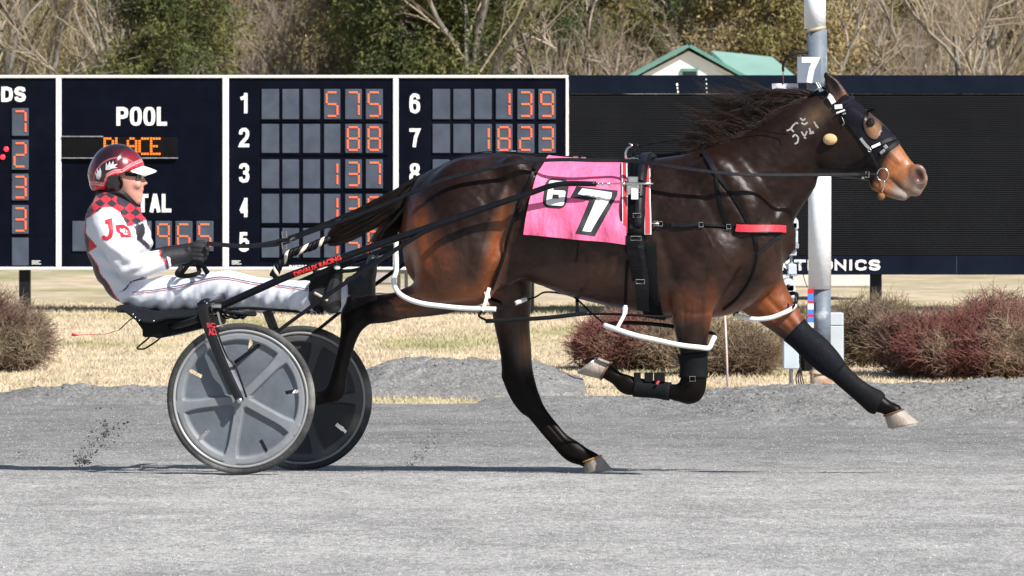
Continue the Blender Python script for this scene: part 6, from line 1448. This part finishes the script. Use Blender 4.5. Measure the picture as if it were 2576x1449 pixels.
# lower stays from fork to shaft
st_ = [(590, 912, -.03), (660, 862, .01), (740, 803, .05), (830, 738, .09), (920, 678, .125), (1000, 625, .15), (1070, 582, .175), (1150, 549, .20)]
p = PP(st_, 5); mb = MB(); mb.tube(p, np.linspace(.0075, .012, len(p)), 10); mb.build('stay', MCARB, su, True)
Rs = np.stack([(p - O0) @ EX, 1.2 - (p - O0) @ EY, (p - O0) @ EZ], 1); mb = MB(); mb.tube(R2W(Rs), np.linspace(.0075, .012, len(p)), 10); mb.build('stay', MCARB, su, True)
# red sponsor tape with lettering, wrapped on the near shaft
MTAPE = mat('red_letters', (0.66, 0.03, 0.03), 0.45, 0.05, 40)
k0 = np.argmin(np.abs(pix(SHp)[0] - 740)); k1 = np.argmin(np.abs(pix(SHp)[0] - 858))
SV = []; SF = []; mbs = MB(); mbs.tube(SHp, np.linspace(.0186, .0126, n_), 24); SBVH = bvh_of(mbs.verts(), mbs.f)
mb = MB(); G, Fs = glyphs('DEVAUX RACING', 1, .05); G = fit(G, 0, 1, -1, 1)
d = np.array([858 - 740, 646 - 690.]); L_ = np.linalg.norm(d); d /= L_; nn = np.array([d[1], -d[0]]); V = np.array([(740 + d[0] * g[0] * L_ + nn[0] * g[1] * 6.3, 691 + d[1] * g[0] * L_ + nn[1] * g[1] * 6.3 - 3.0 * math.sin(g[0] * 3.14) * 0) for g in G])
drape(mb, V, Fs, SBVH, .0008, 6); mb.build('shaft_lettering', MTAPE, su)
# seat
sx = lambda z, y: (251.6 + z * .152, 723.3 + y * .152)
def extrude_profile(name, poly, lat0, lat1, m, parent=su, taper=0.0, bev=.006):
    a = [Rg(u, v, lat0) for u, v in poly]; A0 = R2W(np.array(a)); b_ = np.array(a); b_[:, 1] = lat1; B0 = R2W(b_)
    bm = bmesh.new(); va = [bm.verts.new(x) for x in A0]; vb = [bm.verts.new(x) for x in B0]; n = len(va); bm.faces.new(va); bm.faces.new(vb[::-1])
    for i in range(n): bm.faces.new((va[i], vb[i], vb[(i + 1) % n], va[(i + 1) % n]))
    bmesh.ops.recalc_face_normals(bm, faces=bm.faces)
    if bev: bmesh.ops.bevel(bm, geom=[e for e in bm.edges if e.calc_face_angle(0) > .5], offset=bev, segments=2, affect='EDGES', clamp_overlap=True)
    bm.verts.index_update(); V = np.array([v.co[:] for v in bm.verts]); Fs = [tuple(v.index for v in f.verts) for f in bm.faces]; bm.free()
    return mk(name, V, Fs, m, parent, False)
MSEAT = mat('seat_vinyl', (0.012, 0.015, 0.020), 0.36, 0.15, 20, spec=0.35)
extrude_profile('seat', [(288, 772), (297, 767), (322, 768), (345, 776), (388, 783), (450, 779), (502, 779), (512, 790), (502, 796), (470, 800), (419, 803), (381, 814), (362, 812), (337, 804), (318, 789), (308, 784), (297, 789), (290, 784)], .36, .84, MSEAT, bev=.008)
extrude_profile('seat_tray', [(337, 801), (358, 812), (382, 813), (419, 804), (470, 801), (505, 797), (524, 800), (524, 822), (460, 837), (398, 852), (384, 848), (360, 849), (356, 838), (360, 833)], .41, .79, MSB, bev=.005)
for u, v in ((334.5, 791), (340.5, 798), (350.5, 806), (387, 807.5)):
    mb = MB(); mb.ball(P(u, v, .357), (.004, .003, .004)); mb.build('rivet', MCHR, su, True)
for lat in (.10, 1.10):
    p = PP([(505, 800, lat), (470, 812, lat + (.6 - lat) * .3), (430, 822, lat + (.6 - lat) * .6)], 4); mb = MB(); mb.tube(p, .016, 10); mb.build('seat_strut', MSB, su, True)
q = cr([P(384, 838, .45), P(372, 852, .45), P(346, 874, .45), P(352, 878, .45), P(366, 876, .46), P(394, 858, .48), P(404, 848, .48)], 4); mb = MB(); mb.tube(q, .0042, 8); mb.build('rear_loop', MSB, su, True)
# clutter of brackets ahead of the seat
tube_part('cross_bar', [(560, 782, .20), (600, 788, .5), (640, 790, .9)], .012, MSB)
tube_part('foot_rail', [(553, 780, .30), (620, 775, .28), (700, 780, .27), (780, 786, .27)], .007, MLEG)
for k in range(7):
    tube_part('bracket_tube', [(548 + k * 8, 776 + 3 * (k % 2), .25 + .05 * k), (566 + k * 7, 800 - 4 * (k % 3), .28 + .05 * k), (592 + k * 5, 792 + 6 * (k % 2), .3 + .05 * k)], .0055, MSB, 8)
mb = MB(); mb.box(P(545, 770, .10), (.022, .02, .010), bev=.004); mb.build('shaft_socket', MCHR, su)
# stirrups
for lat, c, nm in ((.20, (816, 735), 'near'), (.98, (902, 706), 'far')):
    u0, v0 = c
    pl = [(776, 738), (775, 712), (786, 694), (804, 680), (828, 672), (858, 664), (856, 676), (840, 700), (828, 722), (824, 748), (816, 776), (806, 793), (792, 788), (780, 772)] if nm == 'near' else [(875, 742), (874, 702), (890, 688), (915, 672), (938, 650), (948, 630), (946, 668), (936, 700), (920, 728), (908, 744), (890, 748)]
    g_ = extrude_profile('stirrup_guard', pl, lat, lat + .05, MSB, bev=.012)
    tube_part('stirrup_strap', [(u0 - 25, v0 + 2, lat - .02), (u0 - 10, v0 + 10, lat - .025), (u0 + 8, v0 + 22, lat - .02)], .007, mat('canvas_tan', (0.45, 0.38, 0.30), 0.8, .2, 40), 8)
    tube_part('stirrup_hanger', [(u0 + 30, v0 - 75, lat), (u0 + 26, v0 - 50, lat), (u0 + 10, v0 - 10, lat - .02), (u0 + 2, v0 + 20, lat - .02)], .009, MLEG, 8)
tube_part('footrest_bar', [(828, 682, .17), (900, 678, .19), (980, 640, .2)], .009, MSB)
mb = MB(); mb.ball(P(848, 673, .155), (.015, .008, .011)); mb.build('bolt_cap', MWHT, su, True)
for k in range(3): mb = MB(); mb.box(P(862 + 12 * k, 668 - 4 * k, .18), (.012, .012, .012), bev=.003); mb.build('bracket', MSB, su)
for k in range(4): mb = MB(); mb.box(P(965 + 8 * k, 650 - 6 * k, .9), (.012, .012, .010), bev=.002); mb.build('hitch_block', MSB, su)
# whip trailing behind
wh = thing('whip', 'thin driving whip with red snapper trailing behind the sulky seat', 'whip', P(260, 830, .45))
mb = MB(); mb.tube([P(345, 793, .44), P(325, 806, .45), P(299, 831, .46)], .0026, 6); mb.build('stock', MSB, wh, True)
mb = MB(); mb.tube(cr([P(299, 831, .46), P(285, 834, .46), P(266, 840, .46), P(230, 841, .46), P(197, 843, .46)], 5), .0014, 6); mb.build('lash', MATS['red_letters'], wh, True)
mb = MB(); mb.tube([P(199, 843, .46), P(190, 843, .46), P(181, 841.5, .46)], [.002, .006, .007], 8); mb.build('snapper', mat('snapper_red', (.8, .02, .04), .4), wh, True)
# clods and dust kicked up behind the wheel and the hoof
r = np.random.default_rng(77); V = []; Fs = []; n = 0
oc = np.array([(1, 0, 0), (0, 1, 0), (-1, 0, 0), (0, -1, 0), (0, 0, 1), (0, 0, -1)], float); f8 = [(0, 1, 4), (1, 2, 4), (2, 3, 4), (3, 0, 4), (1, 0, 5), (2, 1, 5), (3, 2, 5), (0, 3, 5)]
def spray(u0, v0, u1, v1, su_, sv_, k, s0, lat):
    global n
    for i in range(k):
        t = r.random(); c = P(u0 + (u1 - u0) * t + r.normal(0, su_ * (.3 + t)), min(1186, v0 + (v1 - v0) * t + r.normal(0, sv_ * (.3 + t))), lat + r.normal(0, .08)); s_ = s0 * (.35 + 1.2 * r.random() ** 3)
        V.append(c + oc * s_ * (.5 + r.random((6, 1))) * r.uniform(.5, 1.3, (1, 3))); Fs.extend([tuple(a + n for a in q) for q in f8]); n += 6
spray(190, 1165, 300, 1055, 24, 16, 340, .0042, .3); spray(40, 1150, 170, 1160, 34, 14, 110, .0026, .4); spray(1025, 1172, 1100, 1105, 12, 14, 230, .0032, .6); spray(205, 1165, 290, 1075, 16, 12, 30, .010, .3); spray(150, 1175, 330, 1040, 34, 20, 900, .0016, .3); spray(1000, 1180, 1110, 1095, 22, 16, 500, .0014, .6); spray(210, 1160, 215, 1160, 10, 6, 40, .007, .3)
tag(mk('kicked_dirt', np.concatenate(V), Fs, mat('kicked', (0.07, 0.07, 0.075), 0.95, .3, 9)), 'dark crumbs of dirt kicked up behind the wheel and the hoof', 'dirt', kind='stuff')
# ================================================================ DRIVER
def Z1(x, y): return 125.8 + x * .3906, 314.5 + y * .3906
def ND(u, v, lat, rpx, w): return node(u, v, lat, rpx, w)
def nz(x, y, lat, rz, w): u, v = Z1(x, y); return node(u, v, lat, rz * .3906, w)
def make(nodes_list, lo, hi, h, smooth=1, carve=()):
    b = Body(lo, hi, h)
    for k, nd in nodes_list: b.chain(nd, k)
    for k, nd in carve: b.chain(nd, k, carve=True)
    return b.skin(smooth)
DL = .60
pc = P(340, 640, DL)
man = thing('person', 'harness driver in red, black and white silks and goggles leaning back in the sulky', 'person', pc)
MSKIN = mat('skin', (0.58, 0.29, 0.225), 0.5, 0.08, 12, 0.15, 90, spec=0.4, bdist=0.002, col2=(0.62, 0.25, 0.20), c2amt=(.5, .7))
lo, hi = (-1.05, .15, .55), (.75, 1.1, 1.62)
head = [(.02, [nz(430, 300, DL, 130, .082), nz(480, 330, DL, 110, .078)]), (.02, [nz(500, 330, DL, 92, .070), nz(518, 420, DL, 82, .060), nz(535, 468, DL, 56, .044)]),
        (.012, [nz(548, 350, DL, 52, .052), nz(556, 430, DL, 42, .038)]), (.008, [nz(566, 487, DL, 29, .028)]),
        (.010, [nz(590, 338, DL, 14, .010), nz(606, 365, DL, 15, .012), nz(618, 376, DL, 13, .013)]), (.006, [nz(600, 384, DL - .012, 10, .008), nz(600, 384, DL + .012, 10, .008)]),
        (.004, [nz(592, 420, DL, 11, .018), nz(588, 424, DL, 11, .020)]), (.004, [nz(588, 446, DL, 12, .018), nz(584, 448, DL, 12, .016)]), (.012, [nz(562, 385, DL - .045, 26, .018)]), (.012, [nz(562, 385, DL + .045, 26, .018)]),
        (.008, [nz(572, 318, DL, 18, .055)]), (.03, [nz(430, 420, DL, 60, .055), nz(400, 500, DL, 70, .06)]),
        # trunk and limbs under the clothes
        (.04, [nz(400, 520, DL, 90, .14), nz(380, 620, DL, 120, .16), nz(390, 800, DL, 120, .15), nz(460, 960, DL, 100, .14), nz(540, 1070, DL, 80, .15)])]
for s_ in (-1, 1):
    L = .17 * s_
    head.append((.03, [nz(350, 580, DL + L, 70, .055), nz(420, 760, DL + L * 1.25, 60, .05), nz(540, 880, DL + L * 1.3, 50, .045), nz(740, 855, DL + L * .85, 30, .03), nz(830, 840, DL + L * .62, 26, .026)]))
    head.append((.03, [nz(560, 1090, DL + s_ * .09, 70, .07), nz(900, 1070, DL + s_ * .15, 60, .06), nz(1150, 1050, DL + s_ * .22, 44, .045), nz(1400, 1085, DL + s_ * .275, 40, .04), nz(1650, 1095, DL + s_ * .325, 30, .034), nz(1720, 1095, DL + s_ * .34, 26, .03)]))
V, Fs = make(head, lo, hi, .0065, 1, [(.003, [nz(574, 434, DL - .02, 4, .02), nz(604, 433, DL + .0, 4, .02), nz(574, 434, DL + .02, 4, .02)])])
mk('body', R2W(V), Fs, MSKIN, man, True)
PB = bvh_of(R2W(V), Fs)
# jacket
jk = [(.03, [nz(400, 505, DL, 84, .12), nz(402, 560, DL, 145, .175), nz(418, 640, DL, 188, .185), nz(438, 740, DL, 212, .182), nz(448, 830, DL, 196, .178), nz(464, 920, DL, 168, .174), nz(494, 1010, DL, 128, .170), nz(524, 1065, DL, 90, .168)]),
      (.02, [nz(430, 470, DL, 66, .066), nz(470, 500, DL, 60, .062)])]
for s_ in (-1, 1):
    L = .16 * s_
    jk.append((.03, [nz(345, 565, DL + L, 88, .075), nz(360, 640, DL + L * 1.25, 96, .07), nz(420, 760, DL + L * 1.45, 92, .068), nz(490, 860, DL + L * 1.5, 92, .066), nz(545, 905, DL + L * 1.5, 82, .062), nz(640, 890, DL + L * 1.25, 72, .055), nz(722, 870, DL + L * 1.0, 68, .05)]))
V, Fs = make(jk, lo, hi, .0062, 1)
W0 = R2W(V); N0 = vnormals(W0, Fs)
if np.mean(np.sum(N0 * (W0 - W0.mean(0)), 1)) < 0: Fs = Fs[:, ::-1].copy(); N0 = -N0
zx, zy = pix(W0); zx = (zx - 125.8) / .3906; zy = (zy - 314.5) / .3906
lat = V[:, 1]
# folds: cloth gathers across the small of the back, inside the elbow and along the upper arm
t1 = zx * .55 + zy * .83; t2 = -zx * .5 + zy * .87
fold = .0085 * np.sin(t2 / 15 + 2.4 * vnoise(V, 7, 61)) * np.exp(-((zx - 400) / 120) ** 2 - ((zy - 930) / 170) ** 2) + .006 * np.sin(t1 / 15 + 2 * vnoise(V, 8, 62)) * np.exp(-((zx - 560) / 140) ** 2 - ((zy - 850) / 160) ** 2)
fold = fold + .004 * np.sin((zx * .35 + zy * .9) / 11 + 3 * vnoise(V, 7, 67)) * np.clip(vnoise(V, 6, 68) * 2, 0, 1) + .0055 * vnoise(V * [1, 1, 1.6], 11, 63) + .0016 * vnoise(V, 26, 64)
W0 = W0 + N0 * fold[:, None]
JV, JF = W0, Fs
white = np.array((0.68, 0.69, 0.74)); red = np.array((0.62, 0.016, 0.035)); blk = np.array((0.016, 0.014, 0.024))
Cj = np.tile(white, (len(V), 1))
def inpoly(x, y, pl):
    c = np.zeros(len(x), bool); j = len(pl) - 1
    for i in range(len(pl)):
        xi, yi = pl[i]; xj, yj = pl[j]; k = ((yi > y) != (yj > y)) & (x < (xj - xi) * (y - yi) / (yj - yi + 1e-9) + xi); c ^= k; j = i
    return c
arm = inpoly(zx, zy, [(232, 690), (236, 600), (290, 570), (345, 530), (400, 528), (450, 560), (490, 610), (500, 650), (545, 665), (560, 740), (620, 800), (700, 820), (770, 860), (770, 1000), (520, 1010), (400, 925), (300, 790), (250, 745)]) & (lat < DL)
yoke = inpoly(zx, zy, [(200, 420), (600, 420), (640, 600), (560, 640), (500, 655), (450, 560), (400, 528), (345, 530), (290, 570), (236, 600), (232, 700), (300, 785), (232, 830), (190, 800), (190, 600)]) | ((zy < 640) & (zx < 480) & (lat > DL - .05))
dia = ((np.floor((zx * .7 + zy + 10 * vnoise(V, 9, 66)) / 58) + np.floor((zx * .7 - zy) / 50)) % 2 == 0)
Cj[yoke] = red; Cj[yoke & dia & (zy < 720)] = blk
chest = inpoly(zx, zy, [(540, 650), (600, 630), (612, 690), (600, 730), (660, 800), (650, 812), (570, 790), (555, 740)]) & ~arm; Cj[chest] = blk
seam = zx - (232 + (zy - 830) * .62 * (zy > 830)); bk = (seam < 16) & (zy > 700) & ~arm; Cj[bk] = blk; Cj[(seam >= 16) & (seam < 24) & (zy > 830) & ~arm] = red
Cj[inpoly(zx, zy, [(430, 1165), (450, 1080), (520, 1010), (590, 975), (640, 980), (560, 1060), (505, 1120), (500, 1180)])] = blk
Cj[(zy < 505) & (zx > 430)] = blk; Cj[inpoly(zx, zy, [(700, 795), (718, 860), (752, 930), (770, 930), (740, 790)])] = blk
Cj[inpoly(zx, zy, [(742, 905), (705, 835), (698, 800), (706, 800), (752, 900)])] = red
MSILK = mat('racing_silks', (.8, .8, .8), 0.55, 0.03, 30, 0.25, 34, vcol='tint', bdist=0.006, sheen=0.1)
jkt = mk('jacket', JV, JF, MSILK, man, True, Cj); JB = bvh_of(JV, JF)
MRL = mat('silk_letter_red', (0.55, 0.012, 0.03), 0.6)
mb = MB(); J_ = [Z1(*q) for q in ((355, 612), (398, 600), (403, 640), (408, 690), (400, 725), (372, 745), (340, 738), (335, 712), (352, 712), (366, 722), (380, 706), (382, 680), (372, 636), (360, 640))]
def poly_on(mb, pl, bv, off, ml=6):
    bm = bmesh.new(); vs = [bm.verts.new((x[0], x[1], 0)) for x in pl]; bm.faces.new(vs); bm.normal_update(); bmesh.ops.triangulate(bm, faces=bm.faces); bm.verts.index_update(); V_ = np.array([v.co[:2] for v in bm.verts]); F_ = [tuple(v.index for v in f.verts) for f in bm.faces]; bm.free(); drape(mb, V_, F_, bv, off, ml)
poly_on(mb, J_, JB, .0025); mb.build('sleeve_letter', MRL, jkt)
mb = MB()
for pl in (((420, 645), (470, 640), (505, 662), (522, 700), (520, 724), (455, 726), (450, 700), (428, 690)),): poly_on(mb, [Z1(*q) for q in pl], JB, .0025)
mb.build('sleeve_letter', MRL, jkt)
mb = MB(); poly_on(mb, [Z1(*q) for q in ((448, 668), (462, 676), (472, 662), (482, 674), (496, 682), (492, 696), (502, 706), (484, 712), (470, 704), (466, 694), (450, 688))], JB, .0035); mb.build('sleeve_letter_inset', MLET, jkt)
# trousers
def zz(x, y): return 377.4 + x * .4775, 534.6 + y * .4775
pn = []
for s_ in (-1, 1):
    def q(u, v, l, r_, w): return node(u, v, l, r_, w)
    dv = 0 if s_ < 0 else 2
    pn.append((.03, [nz(520, 1085, DL + s_ * .06, 82, .12), q(365, 742, DL + s_ * .10, 38, .10), q(420, 738 + dv, DL + s_ * .12, 44, .09), q(480, 736 + dv, DL + s_ * .15, 44, .085), q(545, 728 + dv, DL + s_ * .19, 45, .082), q(580, 726, DL + s_ * .215, 44, .078), q(640, 738, DL + s_ * .25, 41, .070), q(720, 743, DL + s_ * .29, 39, .064), q(790, 746, DL + s_ * .325, 38, .058), q(880 if s_ > 0 else 830, 750, DL + s_ * .345, 42 if s_ > 0 else 36, .056)]))
pb_ = Body((-1.05, .10, .5), (.6, 1.15, 1.1), .0062)
for k, nd in pn: pb_.chain(nd, k)
S = tuple([slice(None)] * 3); X, Y, Z = pb_.fld(S); xc = np.where(Y < DL, Rg(822, 745, .26)[0], Rg(876, 745, .95)[0]); pb_.sub(((xc - X) + 0 * Z).astype(np.float32), S, .004)
V, Fs = pb_.skin(1)
W0 = R2W(V); N0 = vnormals(W0, Fs)
if np.mean(np.sum(N0 * (W0 - W0.mean(0)), 1)) < 0: Fs = Fs[:, ::-1].copy(); N0 = -N0
pu, pv = pix(W0); f = vnoise(V * [1, .6, 1], 6, 70) * 2.5
fold = .0075 * np.sin((pu * .95 + (pv - 730) * .5) / 5.4 + f) * np.clip((pv - 706) / 38, 0, 1) * (.35 + .65 * np.clip(vnoise(V, 5, 71) + .5, 0, 1)) + .0045 * vnoise(V, 16, 72) + .006 * np.sin(pu / 13 + 2 * vnoise(V, 4, 73)) * np.clip((pv - 745) / 30, 0, 1)
W0 = W0 + N0 * fold[:, None]
tb = bvh_of(W0, Fs); Cp = np.tile(np.array((0.72, 0.74, 0.81)), (len(V), 1))
tro = mk('trousers', W0, Fs, MSILK, man, True, Cp)
def stripe(off_v, m, w):
    mb = MB(); p = [(333, 737), (360, 734), (395, 730), (430, 724), (470, 716), (505, 707), (540, 700), (565, 699), (600, 705), (640, 713), (700, 719), (740, 724), (776, 728)]; stroke([(a, b + off_v) for a, b in p], w, .003, tb, mb); mb.build('leg_stripe', m, tro)
stripe(-1.5, blk_m := mat('stripe_navy', (0.05, 0.05, 0.09), .7), 1.5); stripe(3.0, mat('stripe_red', (.42, .04, .06), .7), 1.5)
mb = MB(); p_ = [Z1(*q) for q in ((438, 1150), (452, 1085), (500, 1040), (560, 1000), (612, 985))]; 
# boots
MBT = mat('boot_black', (0.018, 0.018, 0.02), .45, .2, 20)
for s_, c in ((-1, (838, 742)), (1, (925, 715))):
    l = DL + s_ * .37; nd = [(.02, [node(c[0] - 36, c[1] + 4, l, 27, .045), node(c[0] - 14, c[1] + 8, l, 30, .047), node(c[0], c[1] + 26, l, 20, .045)]), (.02, [node(c[0] - 6, c[1] + 22, l, 20, .045), node(c[0] + 6, c[1] - 30, l, 17, .045), node(c[0] + 12, c[1] - 62, l, 13, .036)])]
    nd = [(k, [x for x in n_]) for k, n_ in nd]; a = np.concatenate([np.array(n_) for _, n_ in nd]); V, Fs = make(nd, a[:, :3].min(0) - .1, a[:, :3].max(0) + .1, .007); mk('boot', R2W(V), Fs, MBT, man, True)
# gloves: fists closed on the reins
MGLV = mat('glove_black', (0.007, 0.0065, 0.010), .7, .25, 40, .4, 90, bdist=.002)
for s_ in (-1, 1):
    l = DL + s_ * .10; o_ = (0, 0) if s_ < 0 else (14, -14)
    def g(x, y, dl, r_, w): u, v = Z1(x + o_[0], y + o_[1]); return node(u, v, l + dl, r_ * .3906, w)
    nd = [(.015, [g(690, 868, s_ * .065, 66, .056), g(770, 852, s_ * .035, 64, .050), g(850, 838, .0, 56, .042)]), (.012, [g(870, 832, 0, 54, .034), g(915, 825, 0, 56, .030), g(940, 822, 0, 46, .026)])]
    for k in range(4):      # four curled fingers, stacked
        yy = 782 + k * 27; dd = (-.020 if s_ < 0 else .020); L_ = (1.0, 1.08, 1.0, .82)[k]
        nd.append((.004, [g(925, yy, dd, 15, .011), g(925 + 52 * L_, yy + 3, dd * .9, 14, .011), g(925 + 74 * L_, yy + 6, dd * .1, 13, .010), g(925 + 50 * L_, yy + 8, -dd * .9, 12, .009), g(930, yy + 8, -dd * 1.1, 11, .009)]))
    nd.append((.005, [g(890, 800, -.022 * s_ * -1, 18, .013), g(930, 772, .0, 16, .012), g(985, 768, .006, 13, .010)]))
    a = np.concatenate([np.array(n_) for _, n_ in nd]); V, Fs = make(nd, a[:, :3].min(0) - .07, a[:, :3].max(0) + .07, .0042); mk('glove', R2W(V), Fs, MGLV, man, True)
# helmet
hm = Body(*(np.array(nz(400, 260, DL, 1, 1)[:3]) - (.26, .2, .22), np.array(nz(400, 260, DL, 1, 1)[:3]) + (.26, .2, .22)), .0045)
hm.chain([nz(432, 296, DL, 176, .128), nz(440, 300, DL, 172, .125)], .01); hm.chain([nz(350, 330, DL, 100, .112), nz(345, 372, DL, 86, .098)], .03)
hm.chain([nz(450, 395, DL, 66, .104)], .03)
hm.chain([nz(432, 300, DL, 158, .112)], .004, carve=True); hm.chain([nz(360, 400, DL, 78, .085), nz(420, 450, DL, 70, .085)], .006, carve=True)
S = tuple([slice(None)] * 3); X, Y, Z = hm.fld(S)
pl = [nz(x, y, DL, 1, 1) for x, y in ((640, 248), (470, 318))]
def half(p0, p1, k=.004):      # cut away everything below the line p0-p1
    a = nz(*p0, DL, 1, 1); b_ = nz(*p1, DL, 1, 1); dx, dz = b_[0] - a[0], b_[2] - a[2]; L_ = math.hypot(dx, dz); return ((X - a[0]) * (dz) - (Z - a[2]) * dx) / L_
# face opening: right of a line and below the rim; neck cut below
cutf = np.maximum(-half((480, 318), (640, 250)), -half((478, 470), (482, 310))) if False else None
xa = nz(478, 318, DL, 1, 1); xb = nz(620, 262, DL, 1, 1); xn = nz(300, 425, DL, 1, 1); xm = nz(470, 458, DL, 1, 1)
sl_ = (xb[2] - xa[2]) / (xb[0] - xa[0]); face = np.maximum((Z - (xa[2] + sl_ * (X - xa[0]))), -(X - xa[0] + .0 * Z)) + 0 * Y
sl2 = (xm[2] - xn[2]) / (xm[0] - xn[0]); below = Z - (xn[2] + sl2 * (X - xn[0])) + 0 * Y
earx = nz(425, 392, DL, 1, 1); 
hm.sub(face.astype(np.float32), S, .003); hm.sub(below.astype(np.float32), S, .003)
V, Fs = hm.skin(1); W0 = R2W(V); ux, vx = pix(W0); hx = (ux - 125.8) / .3906; hy = (vx - 314.5) / .3906
Ch = np.tile(np.array((.022, .007, .010)), (len(V), 1)); nn = vnoise(V, 12, 80)
rimd = hy - (430 - (hx - 270) * .02); 
band = np.array([(285, 400), (345, 410), (365, 350), (410, 325), (465, 322), (520, 285), (600, 250), (620, 235)], float); by = np.interp(hx, band[:, 0], band[:, 1])
dd = hy - by
redm = np.clip((dd + 42) / 14, 0, 1) * (hx < 640); Ch = mixc(Ch, (.62, .014, .03), redm * .95)
Ch = mixc(Ch, (.52, .012, .03), np.clip((hx - 400) / 90, 0, 1) * np.clip((hy - 150) / 50, 0, 1) * (.5 + .5 * nn) * .9)
Ch = mixc(Ch, (.30, .03, .05), np.clip((300 - hx) / 40, 0, 1) * .7)
Ch = mixc(Ch, (.75, .55, .55), np.exp(-((dd + 20) / 3.2) ** 2) * .9); Ch = mixc(Ch, (.75, .6, .6), np.exp(-((dd + 34) / 2.6) ** 2) * .8)
arc = np.hypot((hx - 440) / 1.05, hy - 360) - 150; Ch = mixc(Ch, (.55, .12, .15), np.exp(-(arc / 4) ** 2) * (hx < 560) * .8)
Ch = mixc(Ch, (.012, .010, .014), np.clip(inpoly(hx, hy, [(372, 330), (420, 318), (500, 330), (508, 460), (360, 470), (350, 420), (365, 360)]) * 1.0, 0, 1) * 1.0)
hel = mk('helmet', W0, Fs, mat('helmet_gloss', (.1, .02, .03), .22, .05, 20, vcol='tint', coat=.6), man, True, np.clip(Ch, .004, 1)); HMB = bvh_of(W0, Fs)
# winged skull-less emblem: pale wings each side of a dark D
mb = MB()
for pl in [[(300, 345), (292, 300), (305, 318), (302, 278), (318, 300), (322, 268), (332, 300), (330, 330), (318, 352)], [(358, 290), (362, 240), (372, 262), (385, 232), (392, 258), (408, 230), (410, 255), (438, 250), (418, 268), (436, 276), (400, 280), (385, 288)]]: poly_on(mb, [Z1(*q) for q in pl], HMB, .0015, 5)
mb.build('emblem', mat('emblem_silver', (.55, .55, .57), .5, .3, 60), hel)
mb = MB(); poly_on(mb, [Z1(*q) for q in ((334, 298), (334, 256), (352, 262), (356, 282), (346, 300))], HMB, .002, 5); mb.build('emblem_letter', MATS['print_black'], hel)
# peak
G = []
for i in range(9):
    t = i / 8; row = []
    for j in range(13):
        s_ = (j / 12 - .5) * 2; wv = .098 * (1 - .55 * t ** 1.6); x_ = 598 + 90 * t * math.cos(s_ * 1.1) ** .5 - 30 * abs(s_) ** 2 * (1 - t) - 50 * abs(s_) ** 2.2; y_ = 262 + 24 * t + 32 * abs(s_) ** 2 + 8 * t * t
        row.append(P(*Z1(x_, y_), DL + s_ * wv))
    G.append(row)
mb = MB(); mb.grid(G); mb.grid(np.array(G)[::-1] - EZ * .004); mb.build('helmet_peak', MWHT, hel, True)
# ear opening padding, strap
mb = MB(); c = P(*Z1(428, 376), DL - .088); mb.torus(c, (.026, .030), .007, EX, EZ, 20, 8); mb.build('ear_pad', MLEA, hel, True)
mb = MB(); mb.ball(c + EY * .006, (.018, .010, .022)); mb.build('ear', mat('ear_skin', (.40, .14, .10), .6, .1, 10), man, True)
for x, y in ((465, 289), (549, 246)): 
    h, n_ = hit(HMB, *Z1(x, y), .001); mb = MB(); mb.ball(h, .004, nu=8, nv=6); mb.build('rivet', MCHR, hel, True)
# goggles
G = []
for i in range(7):
    t = i / 6; row = []
    for j in range(15):
        a = (j / 14 - .5) * 2.35; row.append(P(*Z1(520 + 84 * math.cos(a) ** .7 - 3 * t, 300 + 48 * t + 6 * (1 - math.cos(a))), DL + .068 * math.sin(a)))
    G.append(row)
mb = MB(); mb.grid(G); mb.grid(np.array(G)[::-1] - EX * .003); mb.build('goggles', mat('goggle_lens', (.03, .022, .016), .08, .1, 10, spec=.9, coat=1), man, True)
mb = MB(); mb.strap(cr([P(*Z1(560, 322), DL - .062), P(*Z1(520, 318), DL - .078), P(*Z1(485, 316), DL - .085)], 4), .016, .003, -EY); mb.build('goggle_strap', MLEA, man)
# collar
q = [P(*Z1(x, y), DL + l) for x, y, l in ((548, 522, -.01), (515, 490, -.055), (460, 440, -.085), (390, 432, -.088), (330, 440, -.06), (305, 448, 0), (330, 440, .06), (400, 432, .088), (470, 440, .08), (530, 490, .05), (550, 520, .01))]
mb = MB(); mb.strap(cr(q, 5), .034, .006, np.array([0, 0, 1.]) * 0 + -EY); 
mb.tube(cr(q, 5), .010, 8); mb.build('collar', MATS['glove_black'], man, True)
